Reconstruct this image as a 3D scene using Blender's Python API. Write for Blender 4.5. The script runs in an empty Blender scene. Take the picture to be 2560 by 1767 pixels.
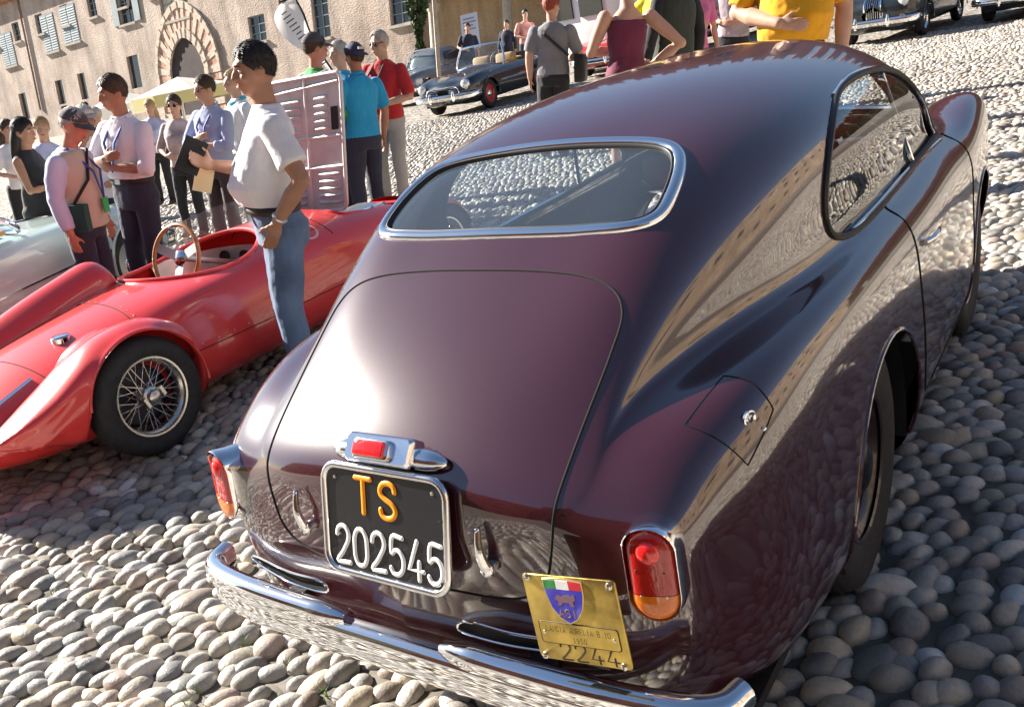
import bpy, bmesh, math, random
import numpy as np
from mathutils import Vector, Matrix, Quaternion
from mathutils.bvhtree import BVHTree
from mathutils import noise as mnoise

SC = bpy.context.scene
COL = SC.collection
rnd = random.Random(7)
PI = math.pi
R = math.radians

# ------------------------------------------------------------------ camera
# world: x to the right of the maroon coupe, y along it, z up; metres
CAM = Vector((1.179, -0.955, 1.581))
FOCAL = 2197.43            # focal length in photo pixels (photo 2560 wide)
_pitch, _roll, _yaw = 0.3498, 0.1918, -0.6431
FWD = Vector((math.sin(_yaw) * math.cos(_pitch), math.cos(_yaw) * math.cos(_pitch), -math.sin(_pitch)))
_r = Vector((math.cos(_yaw), -math.sin(_yaw), 0))
_u = _r.cross(FWD)
RGT = _r * math.cos(_roll) - _u * math.sin(_roll)
UPV = _r * math.sin(_roll) + _u * math.cos(_roll)
cam_d = bpy.data.cameras.new('camera')
cam = bpy.data.objects.new('camera', cam_d)
COL.objects.link(cam)
cam.matrix_world = Matrix(((RGT.x, UPV.x, -FWD.x, CAM.x), (RGT.y, UPV.y, -FWD.y, CAM.y), (RGT.z, UPV.z, -FWD.z, CAM.z), (0, 0, 0, 1)))
cam_d.sensor_fit = 'HORIZONTAL'
cam_d.sensor_width = 36
cam_d.lens = FOCAL / 2560 * 36
cam_d.clip_start = 0.05
cam_d.clip_end = 3000
SC.camera = cam

# ------------------------------------------------------------------ sky and sun
SUN = Vector((-0.852, -0.075, 0.518)).normalized()
world = bpy.data.worlds.new('World')
SC.world = world
world.use_nodes = True
wn = world.node_tree
wn.nodes.clear()
sky = wn.nodes.new('ShaderNodeTexSky')
sky.sky_type = 'NISHITA'
sky.sun_disc = False
sky.sun_elevation = math.asin(SUN.z)
sky.sun_rotation = math.atan2(SUN.x, SUN.y)
sky.air_density = 1.0
sky.dust_density = 0.4
sky.ozone_density = 1.6
bg = wn.nodes.new('ShaderNodeBackground')
bg.inputs['Strength'].default_value = 0.042
wo = wn.nodes.new('ShaderNodeOutputWorld')
wn.links.new(sky.outputs[0], bg.inputs[0])
wn.links.new(bg.outputs[0], wo.inputs[0])
sun_d = bpy.data.lights.new('sun', 'SUN')
sun_d.energy = 5.0
sun_d.angle = R(0.5)
sun_d.color = (1.0, 0.92, 0.82)
sun = bpy.data.objects.new('sun', sun_d)
sun.rotation_euler = (-SUN).to_track_quat('-Z', 'Y').to_euler()
COL.objects.link(sun)
vs = SC.view_settings
vs.view_transform = 'Standard'
vs.look = 'None'
vs.exposure = 1.82
vs.gamma = 1.0
vs.use_curve_mapping = False
SC.cycles.max_bounces = 8
SC.cycles.transparent_max_bounces = 12

# the square falls away to one side: walls and people stand plumb, leaning against the slope
_rh = Vector((RGT.x, RGT.y, 0)).normalized()
LEAN = 0.14
PLUMB = Vector((_rh.x * LEAN, _rh.y * LEAN, 1.0))

def ray_dir(px, py):
    """direction through a point of the photo (2560 x 1767)"""
    return (FWD * FOCAL + RGT * (px - 1280) - UPV * (py - 883.5)).normalized()

def ground_at(px, py, z=0.0):
    d = ray_dir(px, py)
    return CAM + d * ((z - CAM.z) / d.z)

def at_depth(px, py, dep):
    d = ray_dir(px, py)
    return CAM + d * (dep / d.dot(FWD))

def to_px(p):
    d = Vector(p) - CAM
    z = d.dot(FWD)
    if z <= 0.05:
        return None
    return (1280 + FOCAL * d.dot(RGT) / z, 883.5 - FOCAL * d.dot(UPV) / z, z)

# ------------------------------------------------------------------ object helpers
def empty(name, loc=(0, 0, 0), rz=0.0, label=None, cat=None, group=None):
    o = bpy.data.objects.new(name, None)
    COL.objects.link(o)
    o.empty_display_size = 0.1
    o.location = loc
    o.rotation_euler = (0, 0, rz)
    tag(o, label, cat, group)
    return o

def tag(o, label=None, cat=None, group=None, kind=None):
    if label: o['label'] = label
    if cat: o['category'] = cat
    if group: o['group'] = group
    if kind: o['kind'] = kind
    return o

def mesh_obj(name, verts, faces, mat=None, parent=None, smooth=True, sharp=None):
    me = bpy.data.meshes.new(name)
    me.from_pydata([tuple(v) for v in verts], [], [tuple(f) for f in faces])
    me.update()
    return link_mesh(name, me, mat, parent, smooth, sharp)

def link_mesh(name, me, mat=None, parent=None, smooth=True, sharp=None):
    if mat is not None:
        for m in (mat if isinstance(mat, (list, tuple)) else [mat]):
            me.materials.append(m)
    if smooth:
        me.polygons.foreach_set('use_smooth', [True] * len(me.polygons))
        if sharp is not None:
            me.set_sharp_from_angle(angle=R(sharp))
    o = bpy.data.objects.new(name, me)
    COL.objects.link(o)
    if parent is not None:
        o.parent = parent
    return o

def copy_tree(o, parent=None):
    c = o.copy()
    COL.objects.link(c)
    c.parent = parent
    for ch in list(o.children):
        copy_tree(ch, c)
    return c

class MB:
    """collects shapes into one mesh"""
    def __init__(s):
        s.v = []; s.f = []; s.m = []; s.cur = 0
    def add(s, verts, faces):
        b = len(s.v)
        s.v += [tuple(v) for v in verts]
        s.f += [tuple(i + b for i in f) for f in faces]
        s.m += [s.cur] * len(faces)
        return s
    def box(s, c, d, M=None):
        c = Vector(c); x, y, z = (k / 2 for k in d)
        vs_ = [Vector((sx * x, sy * y, sz * z)) for sz in (-1, 1) for sy in (-1, 1) for sx in (-1, 1)]
        if M is not None: vs_ = [M @ v for v in vs_]
        return s.add([v + c for v in vs_], [(0, 2, 3, 1), (4, 5, 7, 6), (0, 1, 5, 4), (2, 6, 7, 3), (0, 4, 6, 2), (1, 3, 7, 5)])
    def tube(s, pts, r, n=8, caps=True, closed=False, up=None, sx=1.0):
        """sweep; r a number or one per point; sx flattens the section sideways"""
        P = [Vector(p) for p in pts]; N = len(P)
        rr = [r] * N if not hasattr(r, '__len__') else list(r)
        prev = None; rings = []
        for i in range(N):
            if closed: t = P[(i + 1) % N] - P[i - 1]
            else: t = P[min(i + 1, N - 1)] - P[max(i - 1, 0)]
            if t.length < 1e-9: t = Vector((0, 0, 1))
            t.normalize()
            if prev is None:
                a = Vector(up) if up is not None else (Vector((0, 0, 1)) if abs(t.z) < 0.9 else Vector((1, 0, 0)))
            else: a = prev
            a = a - t * a.dot(t)
            if a.length < 1e-6: a = t.orthogonal()
            a.normalize(); prev = a
            b = t.cross(a)
            rings.append([P[i] + (a * math.sin(2 * PI * k / n) + b * math.cos(2 * PI * k / n) * sx) * rr[i] for k in range(n)])
        vs_ = [v for g in rings for v in g]; fs = []
        for i in range(N if closed else N - 1):
            j = (i + 1) % N
            for k in range(n):
                fs.append((i * n + k, i * n + (k + 1) % n, j * n + (k + 1) % n, j * n + k))
        if caps and not closed:
            fs.append(tuple(range(n - 1, -1, -1))); fs.append(tuple((N - 1) * n + k for k in range(n)))
        return s.add(vs_, fs)
    def lathe(s, prof, M=None, n=24, ang=2 * PI):
        """profile of (radius, height) about local z"""
        vs_ = []; fs = []; m = len(prof)
        for k in range(n):
            a = ang * k / n
            for (r_, z_) in prof: vs_.append(Vector((r_ * math.cos(a), r_ * math.sin(a), z_)))
        if M is not None: vs_ = [M @ v for v in vs_]
        for k in range(n):
            k2 = (k + 1) % n
            for i in range(m - 1): fs.append((k * m + i, k2 * m + i, k2 * m + i + 1, k * m + i + 1))
        return s.add(vs_, fs)
    def ell(s, c, r, M=None, nu=12, nv=8):
        c = Vector(c); vs_ = []; fs = []
        for i in range(nv + 1):
            th = PI * i / nv
            for k in range(nu):
                a = 2 * PI * k / nu
                v = Vector((r[0] * math.sin(th) * math.cos(a), r[1] * math.sin(th) * math.sin(a), r[2] * math.cos(th)))
                vs_.append((M @ v if M is not None else v) + c)
        for i in range(nv):
            for k in range(nu): fs.append((i * nu + k, (i + 1) * nu + k, (i + 1) * nu + (k + 1) % nu, i * nu + (k + 1) % nu))
        return s.add(vs_, fs)
    def prism(s, poly, d, M=None, z0=0.0, bevel=0.0):
        """2-D outline (x, y) raised by d along local z, top edge bevelled"""
        n = len(poly)
        lay = [(poly, z0), (poly, z0 + d - bevel)]
        if bevel:
            cx = sum(p[0] for p in poly) / n; cy = sum(p[1] for p in poly) / n
            w = max(max(abs(p[0] - cx), abs(p[1] - cy)) for p in poly)
            kf = 1 - bevel / w
            lay.append(([(cx + (p[0] - cx) * kf, cy + (p[1] - cy) * kf) for p in poly], z0 + d))
        vs_ = [Vector((p[0], p[1], z)) for (pl, z) in lay for p in pl]
        if M is not None: vs_ = [M @ v for v in vs_]
        fs = [tuple(range(n - 1, -1, -1)), tuple((len(lay) - 1) * n + k for k in range(n))]
        for i in range(len(lay) - 1):
            for k in range(n): fs.append((i * n + k, i * n + (k + 1) % n, (i + 1) * n + (k + 1) % n, (i + 1) * n + k))
        return s.add(vs_, fs)
    def obj(s, name, mat, parent=None, smooth=True, sharp=40):
        me = bpy.data.meshes.new(name)
        me.from_pydata(s.v, [], s.f)
        me.update()
        bm = bmesh.new(); bm.from_mesh(me)
        bmesh.ops.recalc_face_normals(bm, faces=bm.faces)
        bm.to_mesh(me); bm.free()
        if any(s.m): me.polygons.foreach_set('material_index', s.m)
        return link_mesh(name, me, mat, parent, smooth, sharp)

def frame_m(o, x, y, z=None):
    """matrix with axes x, y (and x cross y) at o"""
    x = Vector(x).normalized(); y = Vector(y); y = (y - x * y.dot(x)).normalized(); z = x.cross(y)
    return Matrix(((x.x, y.x, z.x, o[0]), (x.y, y.y, z.y, o[1]), (x.z, y.z, z.z, o[2]), (0, 0, 0, 1)))

def rrect(w, h, r, n=5, cx=0, cy=0):
    p = []
    for (sx, sy, a0) in ((1, 1, 0), (-1, 1, 90), (-1, -1, 180), (1, -1, 270)):
        for i in range(n + 1):
            a = R(a0 + 90 * i / n)
            p.append((cx + sx * (w / 2 - r) + r * math.cos(a), cy + sy * (h / 2 - r) + r * math.sin(a)))
    return p

def nat_spline(t, P, tq):
    """natural cubic spline through P (n,k) at parameters t, read at tq"""
    t = np.asarray(t, float); P = np.asarray(P, float); n = len(t); h = np.diff(t)
    A = np.zeros((n, n)); B = np.zeros((n,) + P.shape[1:])
    A[0, 0] = A[-1, -1] = 1
    for i in range(1, n - 1):
        A[i, i - 1] = h[i - 1]; A[i, i] = 2 * (h[i - 1] + h[i]); A[i, i + 1] = h[i]
        B[i] = 6 * ((P[i + 1] - P[i]) / h[i] - (P[i] - P[i - 1]) / h[i - 1])
    M = np.linalg.solve(A, B.reshape(n, -1)).reshape(B.shape)
    tq = np.asarray(tq, float); i = np.clip(np.searchsorted(t, tq, side='right') - 1, 0, n - 2)
    sh = (len(tq),) + (1,) * (P.ndim - 1)
    a = ((t[i + 1] - tq) / h[i]).reshape(sh); b = ((tq - t[i]) / h[i]).reshape(sh); hh = h[i].reshape(sh)
    return a * P[i] + b * P[i + 1] + ((a ** 3 - a) * M[i] + (b ** 3 - b) * M[i + 1]) * hh * hh / 6

def smooth_closed(pts, n=80):
    """closed Catmull-Rom through points"""
    P = [Vector(p) for p in pts]; m = len(P); out = []
    for q in range(n):
        u = q * m / n; i = int(u); f = u - i
        a, b, c, d = P[i - 1], P[i % m], P[(i + 1) % m], P[(i + 2) % m]
        out.append(0.5 * ((2 * b) + (c - a) * f + (2 * a - 5 * b + 4 * c - d) * f * f + (3 * b - a - 3 * c + d) * f ** 3))
    return out

def smooth_open(pts, n=40):
    P = [Vector(p) for p in pts]; m = len(P)
    P = [P[0] * 2 - P[1]] + P + [P[-1] * 2 - P[-2]]; out = []
    for q in range(n + 1):
        u = q * (m - 1) / n; i = min(int(u), m - 2); f = u - i
        a, b, c, d = P[i], P[i + 1], P[i + 2], P[i + 3]
        out.append(0.5 * ((2 * b) + (c - a) * f + (2 * a - 5 * b + 4 * c - d) * f * f + (3 * b - a - 3 * c + d) * f ** 3))
    return out

# ------------------------------------------------------------------ materials
MATS = {}
def mat(name, col=(0.5, 0.5, 0.5), rough=0.5, metal=0.0, coat=0.0, spec=0.5, trans=0.0, ior=1.45, coat_rough=0.02,
        var=0.0, vscale=6.0, bump=0.0, bscale=40.0, sss=0.0, alpha=1.0, sheen=0.0, dist=0.01, rvar=0.0):
    if name in MATS: return MATS[name]
    m = bpy.data.materials.new(name); m.use_nodes = True
    nt = m.node_tree; b = nt.nodes['Principled BSDF']
    b.inputs['Base Color'].default_value = (*col, 1)
    b.inputs['Roughness'].default_value = rough
    b.inputs['Metallic'].default_value = metal
    b.inputs['Coat Weight'].default_value = coat
    b.inputs['Coat Roughness'].default_value = coat_rough
    b.inputs['Specular IOR Level'].default_value = spec
    b.inputs['Transmission Weight'].default_value = trans
    b.inputs['IOR'].default_value = ior
    b.inputs['Subsurface Weight'].default_value = sss
    b.inputs['Sheen Weight'].default_value = sheen
    b.inputs['Alpha'].default_value = alpha
    if sss:
        b.inputs['Subsurface Radius'].default_value = (0.012, 0.005, 0.003)
        b.inputs['Subsurface Scale'].default_value = 1.0
    tc = nt.nodes.new('ShaderNodeTexCoord')
    if var or rvar:
        nz = nt.nodes.new('ShaderNodeTexNoise'); nz.inputs['Scale'].default_value = vscale; nz.inputs['Detail'].default_value = 6
        nt.links.new(tc.outputs['Object'], nz.inputs['Vector'])
    if var:
        rp = nt.nodes.new('ShaderNodeValToRGB')
        rp.color_ramp.elements[0].position = 0.3; rp.color_ramp.elements[1].position = 0.7
        rp.color_ramp.elements[0].color = (*[c * (1 - var) for c in col], 1)
        rp.color_ramp.elements[1].color = (*[min(1, c * (1 + var)) for c in col], 1)
        nt.links.new(nz.outputs['Fac'], rp.inputs['Fac']); nt.links.new(rp.outputs['Color'], b.inputs['Base Color'])
    if rvar:
        mr = nt.nodes.new('ShaderNodeMapRange'); mr.inputs['To Min'].default_value = max(0, rough - rvar); mr.inputs['To Max'].default_value = rough + rvar
        nt.links.new(nz.outputs['Fac'], mr.inputs['Value']); nt.links.new(mr.outputs[0], b.inputs['Roughness'])
    if bump:
        n2 = nt.nodes.new('ShaderNodeTexNoise'); n2.inputs['Scale'].default_value = bscale; n2.inputs['Detail'].default_value = 5
        nt.links.new(tc.outputs['Object'], n2.inputs['Vector'])
        bp = nt.nodes.new('ShaderNodeBump'); bp.inputs['Strength'].default_value = bump; bp.inputs['Distance'].default_value = dist
        nt.links.new(n2.outputs['Fac'], bp.inputs['Height']); nt.links.new(bp.outputs['Normal'], b.inputs['Normal'])
    MATS[name] = m
    return m

CHROME = mat('chrome', (0.86, 0.87, 0.88), 0.06, 1.0, rvar=0.03, vscale=30)
STEEL = mat('brushed_aluminium', (0.62, 0.61, 0.6), 0.34, 1.0, var=0.12, vscale=9, rvar=0.08)
RUBBER = mat('tyre_rubber', (0.022, 0.022, 0.024), 0.75, var=0.25, vscale=30, bump=0.2, bscale=90)
BLACK = mat('black_trim', (0.012, 0.012, 0.013), 0.5)
GAP = mat('dark_gap', (0.004, 0.004, 0.004), 0.9)
GLASS = mat('clear_glass', (0.9, 0.95, 0.95), 0.0, trans=1.0, ior=1.45)

def thin_glass(name, tint=(0.85, 0.92, 0.92), gloss=0.1, haze=0.0, hcol=(0.5, 0.6, 0.7)):
    """thin pane: clear with a real Fresnel reflection"""
    if name in MATS: return MATS[name]
    m = bpy.data.materials.new(name); m.use_nodes = True; nt = m.node_tree; nt.nodes.clear()
    out = nt.nodes.new('ShaderNodeOutputMaterial')
    tr = nt.nodes.new('ShaderNodeBsdfTransparent'); tr.inputs[0].default_value = (*tint, 1)
    gl = nt.nodes.new('ShaderNodeBsdfGlossy'); gl.inputs['Roughness'].default_value = 0.0
    lw = nt.nodes.new('ShaderNodeLayerWeight'); lw.inputs['Blend'].default_value = 0.5
    fr = nt.nodes.new('ShaderNodeMath'); fr.operation = 'POWER'; fr.inputs[1].default_value = 4.5
    nt.links.new(lw.outputs['Facing'], fr.inputs[0])
    mr = nt.nodes.new('ShaderNodeMapRange'); mr.inputs['To Min'].default_value = 0.04 + gloss * 0.3; mr.inputs['To Max'].default_value = 1.0
    nt.links.new(fr.outputs[0], mr.inputs['Value'])
    mx = nt.nodes.new('ShaderNodeMixShader')
    nt.links.new(mr.outputs[0], mx.inputs[0]); nt.links.new(tr.outputs[0], mx.inputs[1]); nt.links.new(gl.outputs[0], mx.inputs[2])
    last = mx
    if haze:
        df = nt.nodes.new('ShaderNodeBsdfDiffuse'); df.inputs[0].default_value = (*hcol, 1)
        m2 = nt.nodes.new('ShaderNodeMixShader'); m2.inputs[0].default_value = haze
        nt.links.new(mx.outputs[0], m2.inputs[1]); nt.links.new(df.outputs[0], m2.inputs[2]); last = m2
    nt.links.new(last.outputs[0], out.inputs[0])
    MATS[name] = m
    return m

def paint(name, col, flake=0.0, coat=1.0, rough=0.35, spec=0.5, dust=0.0, coat_ior=1.5):
    """car paint: coloured base under a clear coat, with faint orange peel"""
    if name in MATS: return MATS[name]
    m = mat(name, col, rough, flake, coat, spec=spec, coat_rough=0.015)
    nt = m.node_tree; b = nt.nodes['Principled BSDF']
    b.inputs['Coat IOR'].default_value = coat_ior
    tc = nt.nodes.new('ShaderNodeTexCoord')
    nz = nt.nodes.new('ShaderNodeTexNoise'); nz.inputs['Scale'].default_value = 5.0; nz.inputs['Detail'].default_value = 1
    nt.links.new(tc.outputs['Object'], nz.inputs['Vector'])
    bp = nt.nodes.new('ShaderNodeBump'); bp.inputs['Strength'].default_value = 0.05; bp.inputs['Distance'].default_value = 0.01
    nt.links.new(nz.outputs['Fac'], bp.inputs['Height']); nt.links.new(bp.outputs['Normal'], b.inputs['Coat Normal'])
    if dust:
        n2 = nt.nodes.new('ShaderNodeTexNoise'); n2.inputs['Scale'].default_value = 420; n2.inputs['Detail'].default_value = 2
        nt.links.new(tc.outputs['Object'], n2.inputs['Vector'])
        mr = nt.nodes.new('ShaderNodeMapRange'); mr.inputs['From Min'].default_value = 0.44; mr.inputs['From Max'].default_value = 0.66
        mr.inputs['To Min'].default_value = 0.01; mr.inputs['To Max'].default_value = 0.01 + dust
        nt.links.new(n2.outputs['Fac'], mr.inputs['Value']); nt.links.new(mr.outputs[0], b.inputs['Coat Roughness'])
    return m
# ------------------------------------------------------------------ the square: ground and cobbles
def stone_material(name, src):
    m = bpy.data.materials.new(name); m.use_nodes = True; nt = m.node_tree; b = nt.nodes['Principled BSDF']
    if src == 'object':
        ci = nt.nodes.new('ShaderNodeObjectInfo'); cout = ci.outputs['Color']
    else:
        ci = nt.nodes.new('ShaderNodeAttribute'); ci.attribute_name = 'stone_colour'; cout = ci.outputs['Color']
    ge = nt.nodes.new('ShaderNodeNewGeometry')
    nz = nt.nodes.new('ShaderNodeTexNoise'); nz.inputs['Scale'].default_value = 60; nz.inputs['Detail'].default_value = 5
    nt.links.new(ge.outputs['Position'], nz.inputs['Vector'])
    mr = nt.nodes.new('ShaderNodeMapRange'); mr.inputs['To Min'].default_value = 0.72; mr.inputs['To Max'].default_value = 1.22
    nt.links.new(nz.outputs['Fac'], mr.inputs['Value'])
    mx = nt.nodes.new('ShaderNodeMix'); mx.data_type = 'RGBA'; mx.blend_type = 'MULTIPLY'; mx.inputs['Factor'].default_value = 1
    nt.links.new(cout, mx.inputs['A']); nt.links.new(mr.outputs[0], mx.inputs['B'])
    nt.links.new(mx.outputs['Result'], b.inputs['Base Color'])
    b.inputs['Roughness'].default_value = 0.5
    n2 = nt.nodes.new('ShaderNodeTexNoise'); n2.inputs['Scale'].default_value = 130; n2.inputs['Detail'].default_value = 4
    nt.links.new(ge.outputs['Position'], n2.inputs['Vector'])
    bp = nt.nodes.new('ShaderNodeBump'); bp.inputs['Strength'].default_value = 0.35; bp.inputs['Distance'].default_value = 0.006
    nt.links.new(n2.outputs['Fac'], bp.inputs['Height']); nt.links.new(bp.outputs['Normal'], b.inputs['Normal'])
    return m

def ground_material():
    m = bpy.data.materials.new('cobbled_earth'); m.use_nodes = True; nt = m.node_tree; b = nt.nodes['Principled BSDF']
    ge = nt.nodes.new('ShaderNodeNewGeometry')
    vo = nt.nodes.new('ShaderNodeTexVoronoi'); vo.inputs['Scale'].default_value = 10.5
    mp = nt.nodes.new('ShaderNodeMapping'); mp.inputs['Scale'].default_value = (1, 1, 0)
    nt.links.new(ge.outputs['Position'], mp.inputs['Vector']); nt.links.new(mp.outputs[0], vo.inputs['Vector'])
    rp = nt.nodes.new('ShaderNodeValToRGB')
    for p, c in ((0.0, (0.44, 0.41, 0.36)), (0.45, (0.36, 0.33, 0.29)), (0.75, (0.13, 0.115, 0.095))):
        e = rp.color_ramp.elements.new(p); e.color = (*c, 1)
    rp.color_ramp.elements.remove(rp.color_ramp.elements[0]); rp.color_ramp.elements.remove(rp.color_ramp.elements[-1])
    sc = nt.nodes.new('ShaderNodeMath'); sc.operation = 'MULTIPLY'; sc.inputs[1].default_value = 1.25
    nt.links.new(vo.outputs['Distance'], sc.inputs[0]); nt.links.new(sc.outputs[0], rp.inputs['Fac'])
    # near the camera the real stones stand on plain earth
    sub = nt.nodes.new('ShaderNodeVectorMath'); sub.operation = 'DISTANCE'; sub.inputs[1].default_value = (1.0, 1.5, 0)
    nt.links.new(ge.outputs['Position'], sub.inputs[0])
    mr = nt.nodes.new('ShaderNodeMapRange'); mr.inputs['From Min'].default_value = 15; mr.inputs['From Max'].default_value = 19
    nt.links.new(sub.outputs['Value'], mr.inputs['Value'])
    mx = nt.nodes.new('ShaderNodeMix'); mx.data_type = 'RGBA'; mx.inputs['A'].default_value = (0.12, 0.105, 0.085, 1)
    nt.links.new(mr.outputs[0], mx.inputs['Factor']); nt.links.new(rp.outputs['Color'], mx.inputs['B'])
    nz = nt.nodes.new('ShaderNodeTexNoise'); nz.inputs['Scale'].default_value = 0.5; nz.inputs['Detail'].default_value = 6
    nt.links.new(ge.outputs['Position'], nz.inputs['Vector'])
    m2 = nt.nodes.new('ShaderNodeMapRange'); m2.inputs['To Min'].default_value = 0.8; m2.inputs['To Max'].default_value = 1.2
    nt.links.new(nz.outputs['Fac'], m2.inputs['Value'])
    mu = nt.nodes.new('ShaderNodeMix'); mu.data_type = 'RGBA'; mu.blend_type = 'MULTIPLY'; mu.inputs['Factor'].default_value = 1
    nt.links.new(mx.outputs['Result'], mu.inputs['A']); nt.links.new(m2.outputs[0], mu.inputs['B'])
    nt.links.new(mu.outputs['Result'], b.inputs['Base Color'])
    b.inputs['Roughness'].default_value = 0.8
    bp = nt.nodes.new('ShaderNodeBump'); bp.inputs['Strength'].default_value = 0.9; bp.inputs['Distance'].default_value = 0.03; bp.invert = True
    nt.links.new(vo.outputs['Distance'], bp.inputs['Height']); nt.links.new(bp.outputs['Normal'], b.inputs['Normal'])
    return m

GZ = -0.021
ground = mesh_obj('ground', [(-400, -400, GZ), (400, -400, GZ), (400, 400, GZ), (-400, 400, GZ)], [(0, 1, 2, 3)], ground_material(), smooth=False)
tag(ground, kind='structure')

def build_cobbles():
    rs = np.random.RandomState(3)
    pitch = 0.081
    xs = np.arange(-16, 8, pitch); ys = np.arange(-4.5, 19, pitch * 0.86)
    gx, gy = np.meshgrid(xs, ys)
    gx = gx + (np.arange(len(ys)) % 2)[:, None] * pitch / 2
    n = gx.size
    X = gx.ravel() + rs.uniform(-.28, .28, n) * pitch; Y = gy.ravel() + rs.uniform(-.28, .28, n) * pitch
    # keep what the picture or the paintwork's reflections can show
    dx = X - CAM.x; dy = Y - CAM.y
    dep = dx * FWD.x + dy * FWD.y + (0 - CAM.z) * FWD.z
    px = 1280 + FOCAL * (dx * RGT.x + dy * RGT.y - CAM.z * RGT.z) / np.maximum(dep, .1)
    py = 883.5 - FOCAL * (dx * UPV.x + dy * UPV.y - CAM.z * UPV.z) / np.maximum(dep, .1)
    inview = (dep > .3) & (px > -150) & (px < 2710) & (py > -250) & (py < 1950)
    dist = np.hypot(X - 1.0, Y - 1.5)
    near = (X > -4.5) & (X < 7.5) & (Y > -3.8) & (Y < 12)
    keep = (inview & (dist < 18)) | near
    X, Y, px, py, dep, inview, dist = X[keep], Y[keep], px[keep], py[keep], dep[keep], inview[keep], dist[keep]
    n = len(X)
    fld = 1.45 - 1.15 / (1 + np.exp(-(X - 0.2) * 2.2)) + 0.5 * np.sin(X * .9 + Y * .6) * np.cos(Y * .8 - X * .3)
    ang = fld + rs.normal(0, .3, n)
    sz = np.clip(rs.normal(1.02, .13, n), .72, 1.4); a = rs.uniform(.042, .060, n) * sz; b = rs.uniform(.031, .041, n) * sz ** .8; h = rs.uniform(.026, .040, n) * sz ** .5
    zc = rs.uniform(-.030, -.019, n)
    big = rs.rand(n) < .06
    a[big] *= 1.25; b[big] *= 1.25; h[big] *= 1.15
    base = np.array([[.42, .385, .32], [.35, .325, .285], [.37, .315, .26], [.30, .285, .265], [.46, .43, .375], [.34, .275, .23], [.25, .248, .232], [.44, .38, .29]])
    ci = rs.randint(0, len(base), n); c = base[ci] * rs.uniform(.68, 1.32, n)[:, None]
    wh = rs.rand(n) < .03; c[wh] = np.array([.62, .6, .56])
    # pieces seen largest: those in view, not under the coupe, nearest
    under = (np.abs(X) < .60) & (Y > .12) & (Y < 3.6)
    score = np.where(inview & ~under & (px > 0) & (px < 2560) & (py > 0) & (py < 1767), 1 / dep ** 2 * a * b * (1.2 + CAM.z / dep), 0)
    top = set(np.argsort(-score)[:300].tolist())
    def dome(nu, lat):
        V = []; F = []
        for (r_, z_) in lat:
            for k in range(nu):
                t = 2 * PI * k / nu
                V.append((r_ * math.cos(t), r_ * math.sin(t), z_))
        V.append((0, 0, 1)); L = len(lat)
        for i in range(L - 1):
            for k in range(nu): F.append((i * nu + k, i * nu + (k + 1) % nu, (i + 1) * nu + (k + 1) % nu, (i + 1) * nu + k))
        for k in range(nu): F.append(((L - 1) * nu + k, (L - 1) * nu + (k + 1) % nu, L * nu))
        return np.array(V), F
    # individual stones
    vdome, fdome = dome(14, [(.92, -.55), (1.0, 0.0), (.95, .32), (.80, .62), (.55, .85), (.28, .965)])
    sm = stone_material('river_stone', 'object')
    variants = []
    for k in range(10):
        rv = np.random.RandomState(40 + k); v = vdome.copy()
        for q in range(len(v)):
            p = Vector(v[q]) * 0.9 + Vector((k * 9.1, 0, 0)); s = 1 + .17 * mnoise.noise(p)
            v[q] *= s
        me = bpy.data.meshes.new('cobble'); me.from_pydata([tuple(q) for q in v], [], fdome); me.update()
        me.materials.append(sm); me.polygons.foreach_set('use_smooth', [True] * len(me.polygons)); variants.append(me)
    for i in sorted(top):
        o = bpy.data.objects.new('cobble', variants[i % 10]); COL.objects.link(o); o.parent = ground
        o.location = (X[i], Y[i], zc[i]); o.rotation_euler = (rs.normal(0, .1), rs.normal(0, .1), ang[i]); o.scale = (a[i], b[i], h[i])
        o.color = (*c[i], 1)
    # the rest as one part
    rest = np.array([i for i in range(n) if i not in top])
    fine = rest[dist[rest] < 6.5]; coarse = rest[dist[rest] >= 6.5]
    Vs = []; Fl = []; Cs = []; base_i = 0
    for idx, (nu, lat) in ((fine, (10, [(.95, -.5), (1.0, .0), (.90, .45), (.62, .79), (.3, .955)])), (coarse, (7, [(1.0, -.2), (.8, .6)]))):
        dv, df = dome(nu, lat); m = len(dv); k = len(idx)
        v = np.repeat(dv[None], k, 0) * (1 + rs.uniform(-.045, .045, (k, m, 1)))
        v = v * np.stack([a[idx], b[idx], h[idx]], 1)[:, None, :]
        tx = rs.normal(0, .12, k); v[:, :, 2] += v[:, :, 0] * tx[:, None]
        ca, sa = np.cos(ang[idx])[:, None], np.sin(ang[idx])[:, None]
        w = np.empty_like(v); w[:, :, 0] = v[:, :, 0] * ca - v[:, :, 1] * sa + X[idx][:, None]
        w[:, :, 1] = v[:, :, 0] * sa + v[:, :, 1] * ca + Y[idx][:, None]; w[:, :, 2] = v[:, :, 2] + zc[idx][:, None]
        Vs.append(w.reshape(-1, 3)); Cs.append(np.repeat(c[idx], m, 0))
        for (sel) in (4, 3):
            ff = np.array([f for f in df if len(f) == sel])
            if len(ff): Fl.append((ff[None] + (np.arange(k) * m)[:, None, None] + base_i).reshape(-1, sel))
        base_i += k * m
    V = np.concatenate(Vs); C = np.concatenate(Cs)
    me = bpy.data.meshes.new('cobbles')
    loops = np.concatenate([f.ravel() for f in Fl]); tot = np.concatenate([np.full(len(f), f.shape[1]) for f in Fl])
    me.vertices.add(len(V)); me.vertices.foreach_set('co', V.ravel())
    me.loops.add(len(loops)); me.loops.foreach_set('vertex_index', loops.astype(np.int32))
    me.polygons.add(len(tot)); st = np.concatenate([[0], np.cumsum(tot)[:-1]])
    me.polygons.foreach_set('loop_start', st.astype(np.int32))
    me.polygons.foreach_set('use_smooth', [True] * len(tot))
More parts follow.
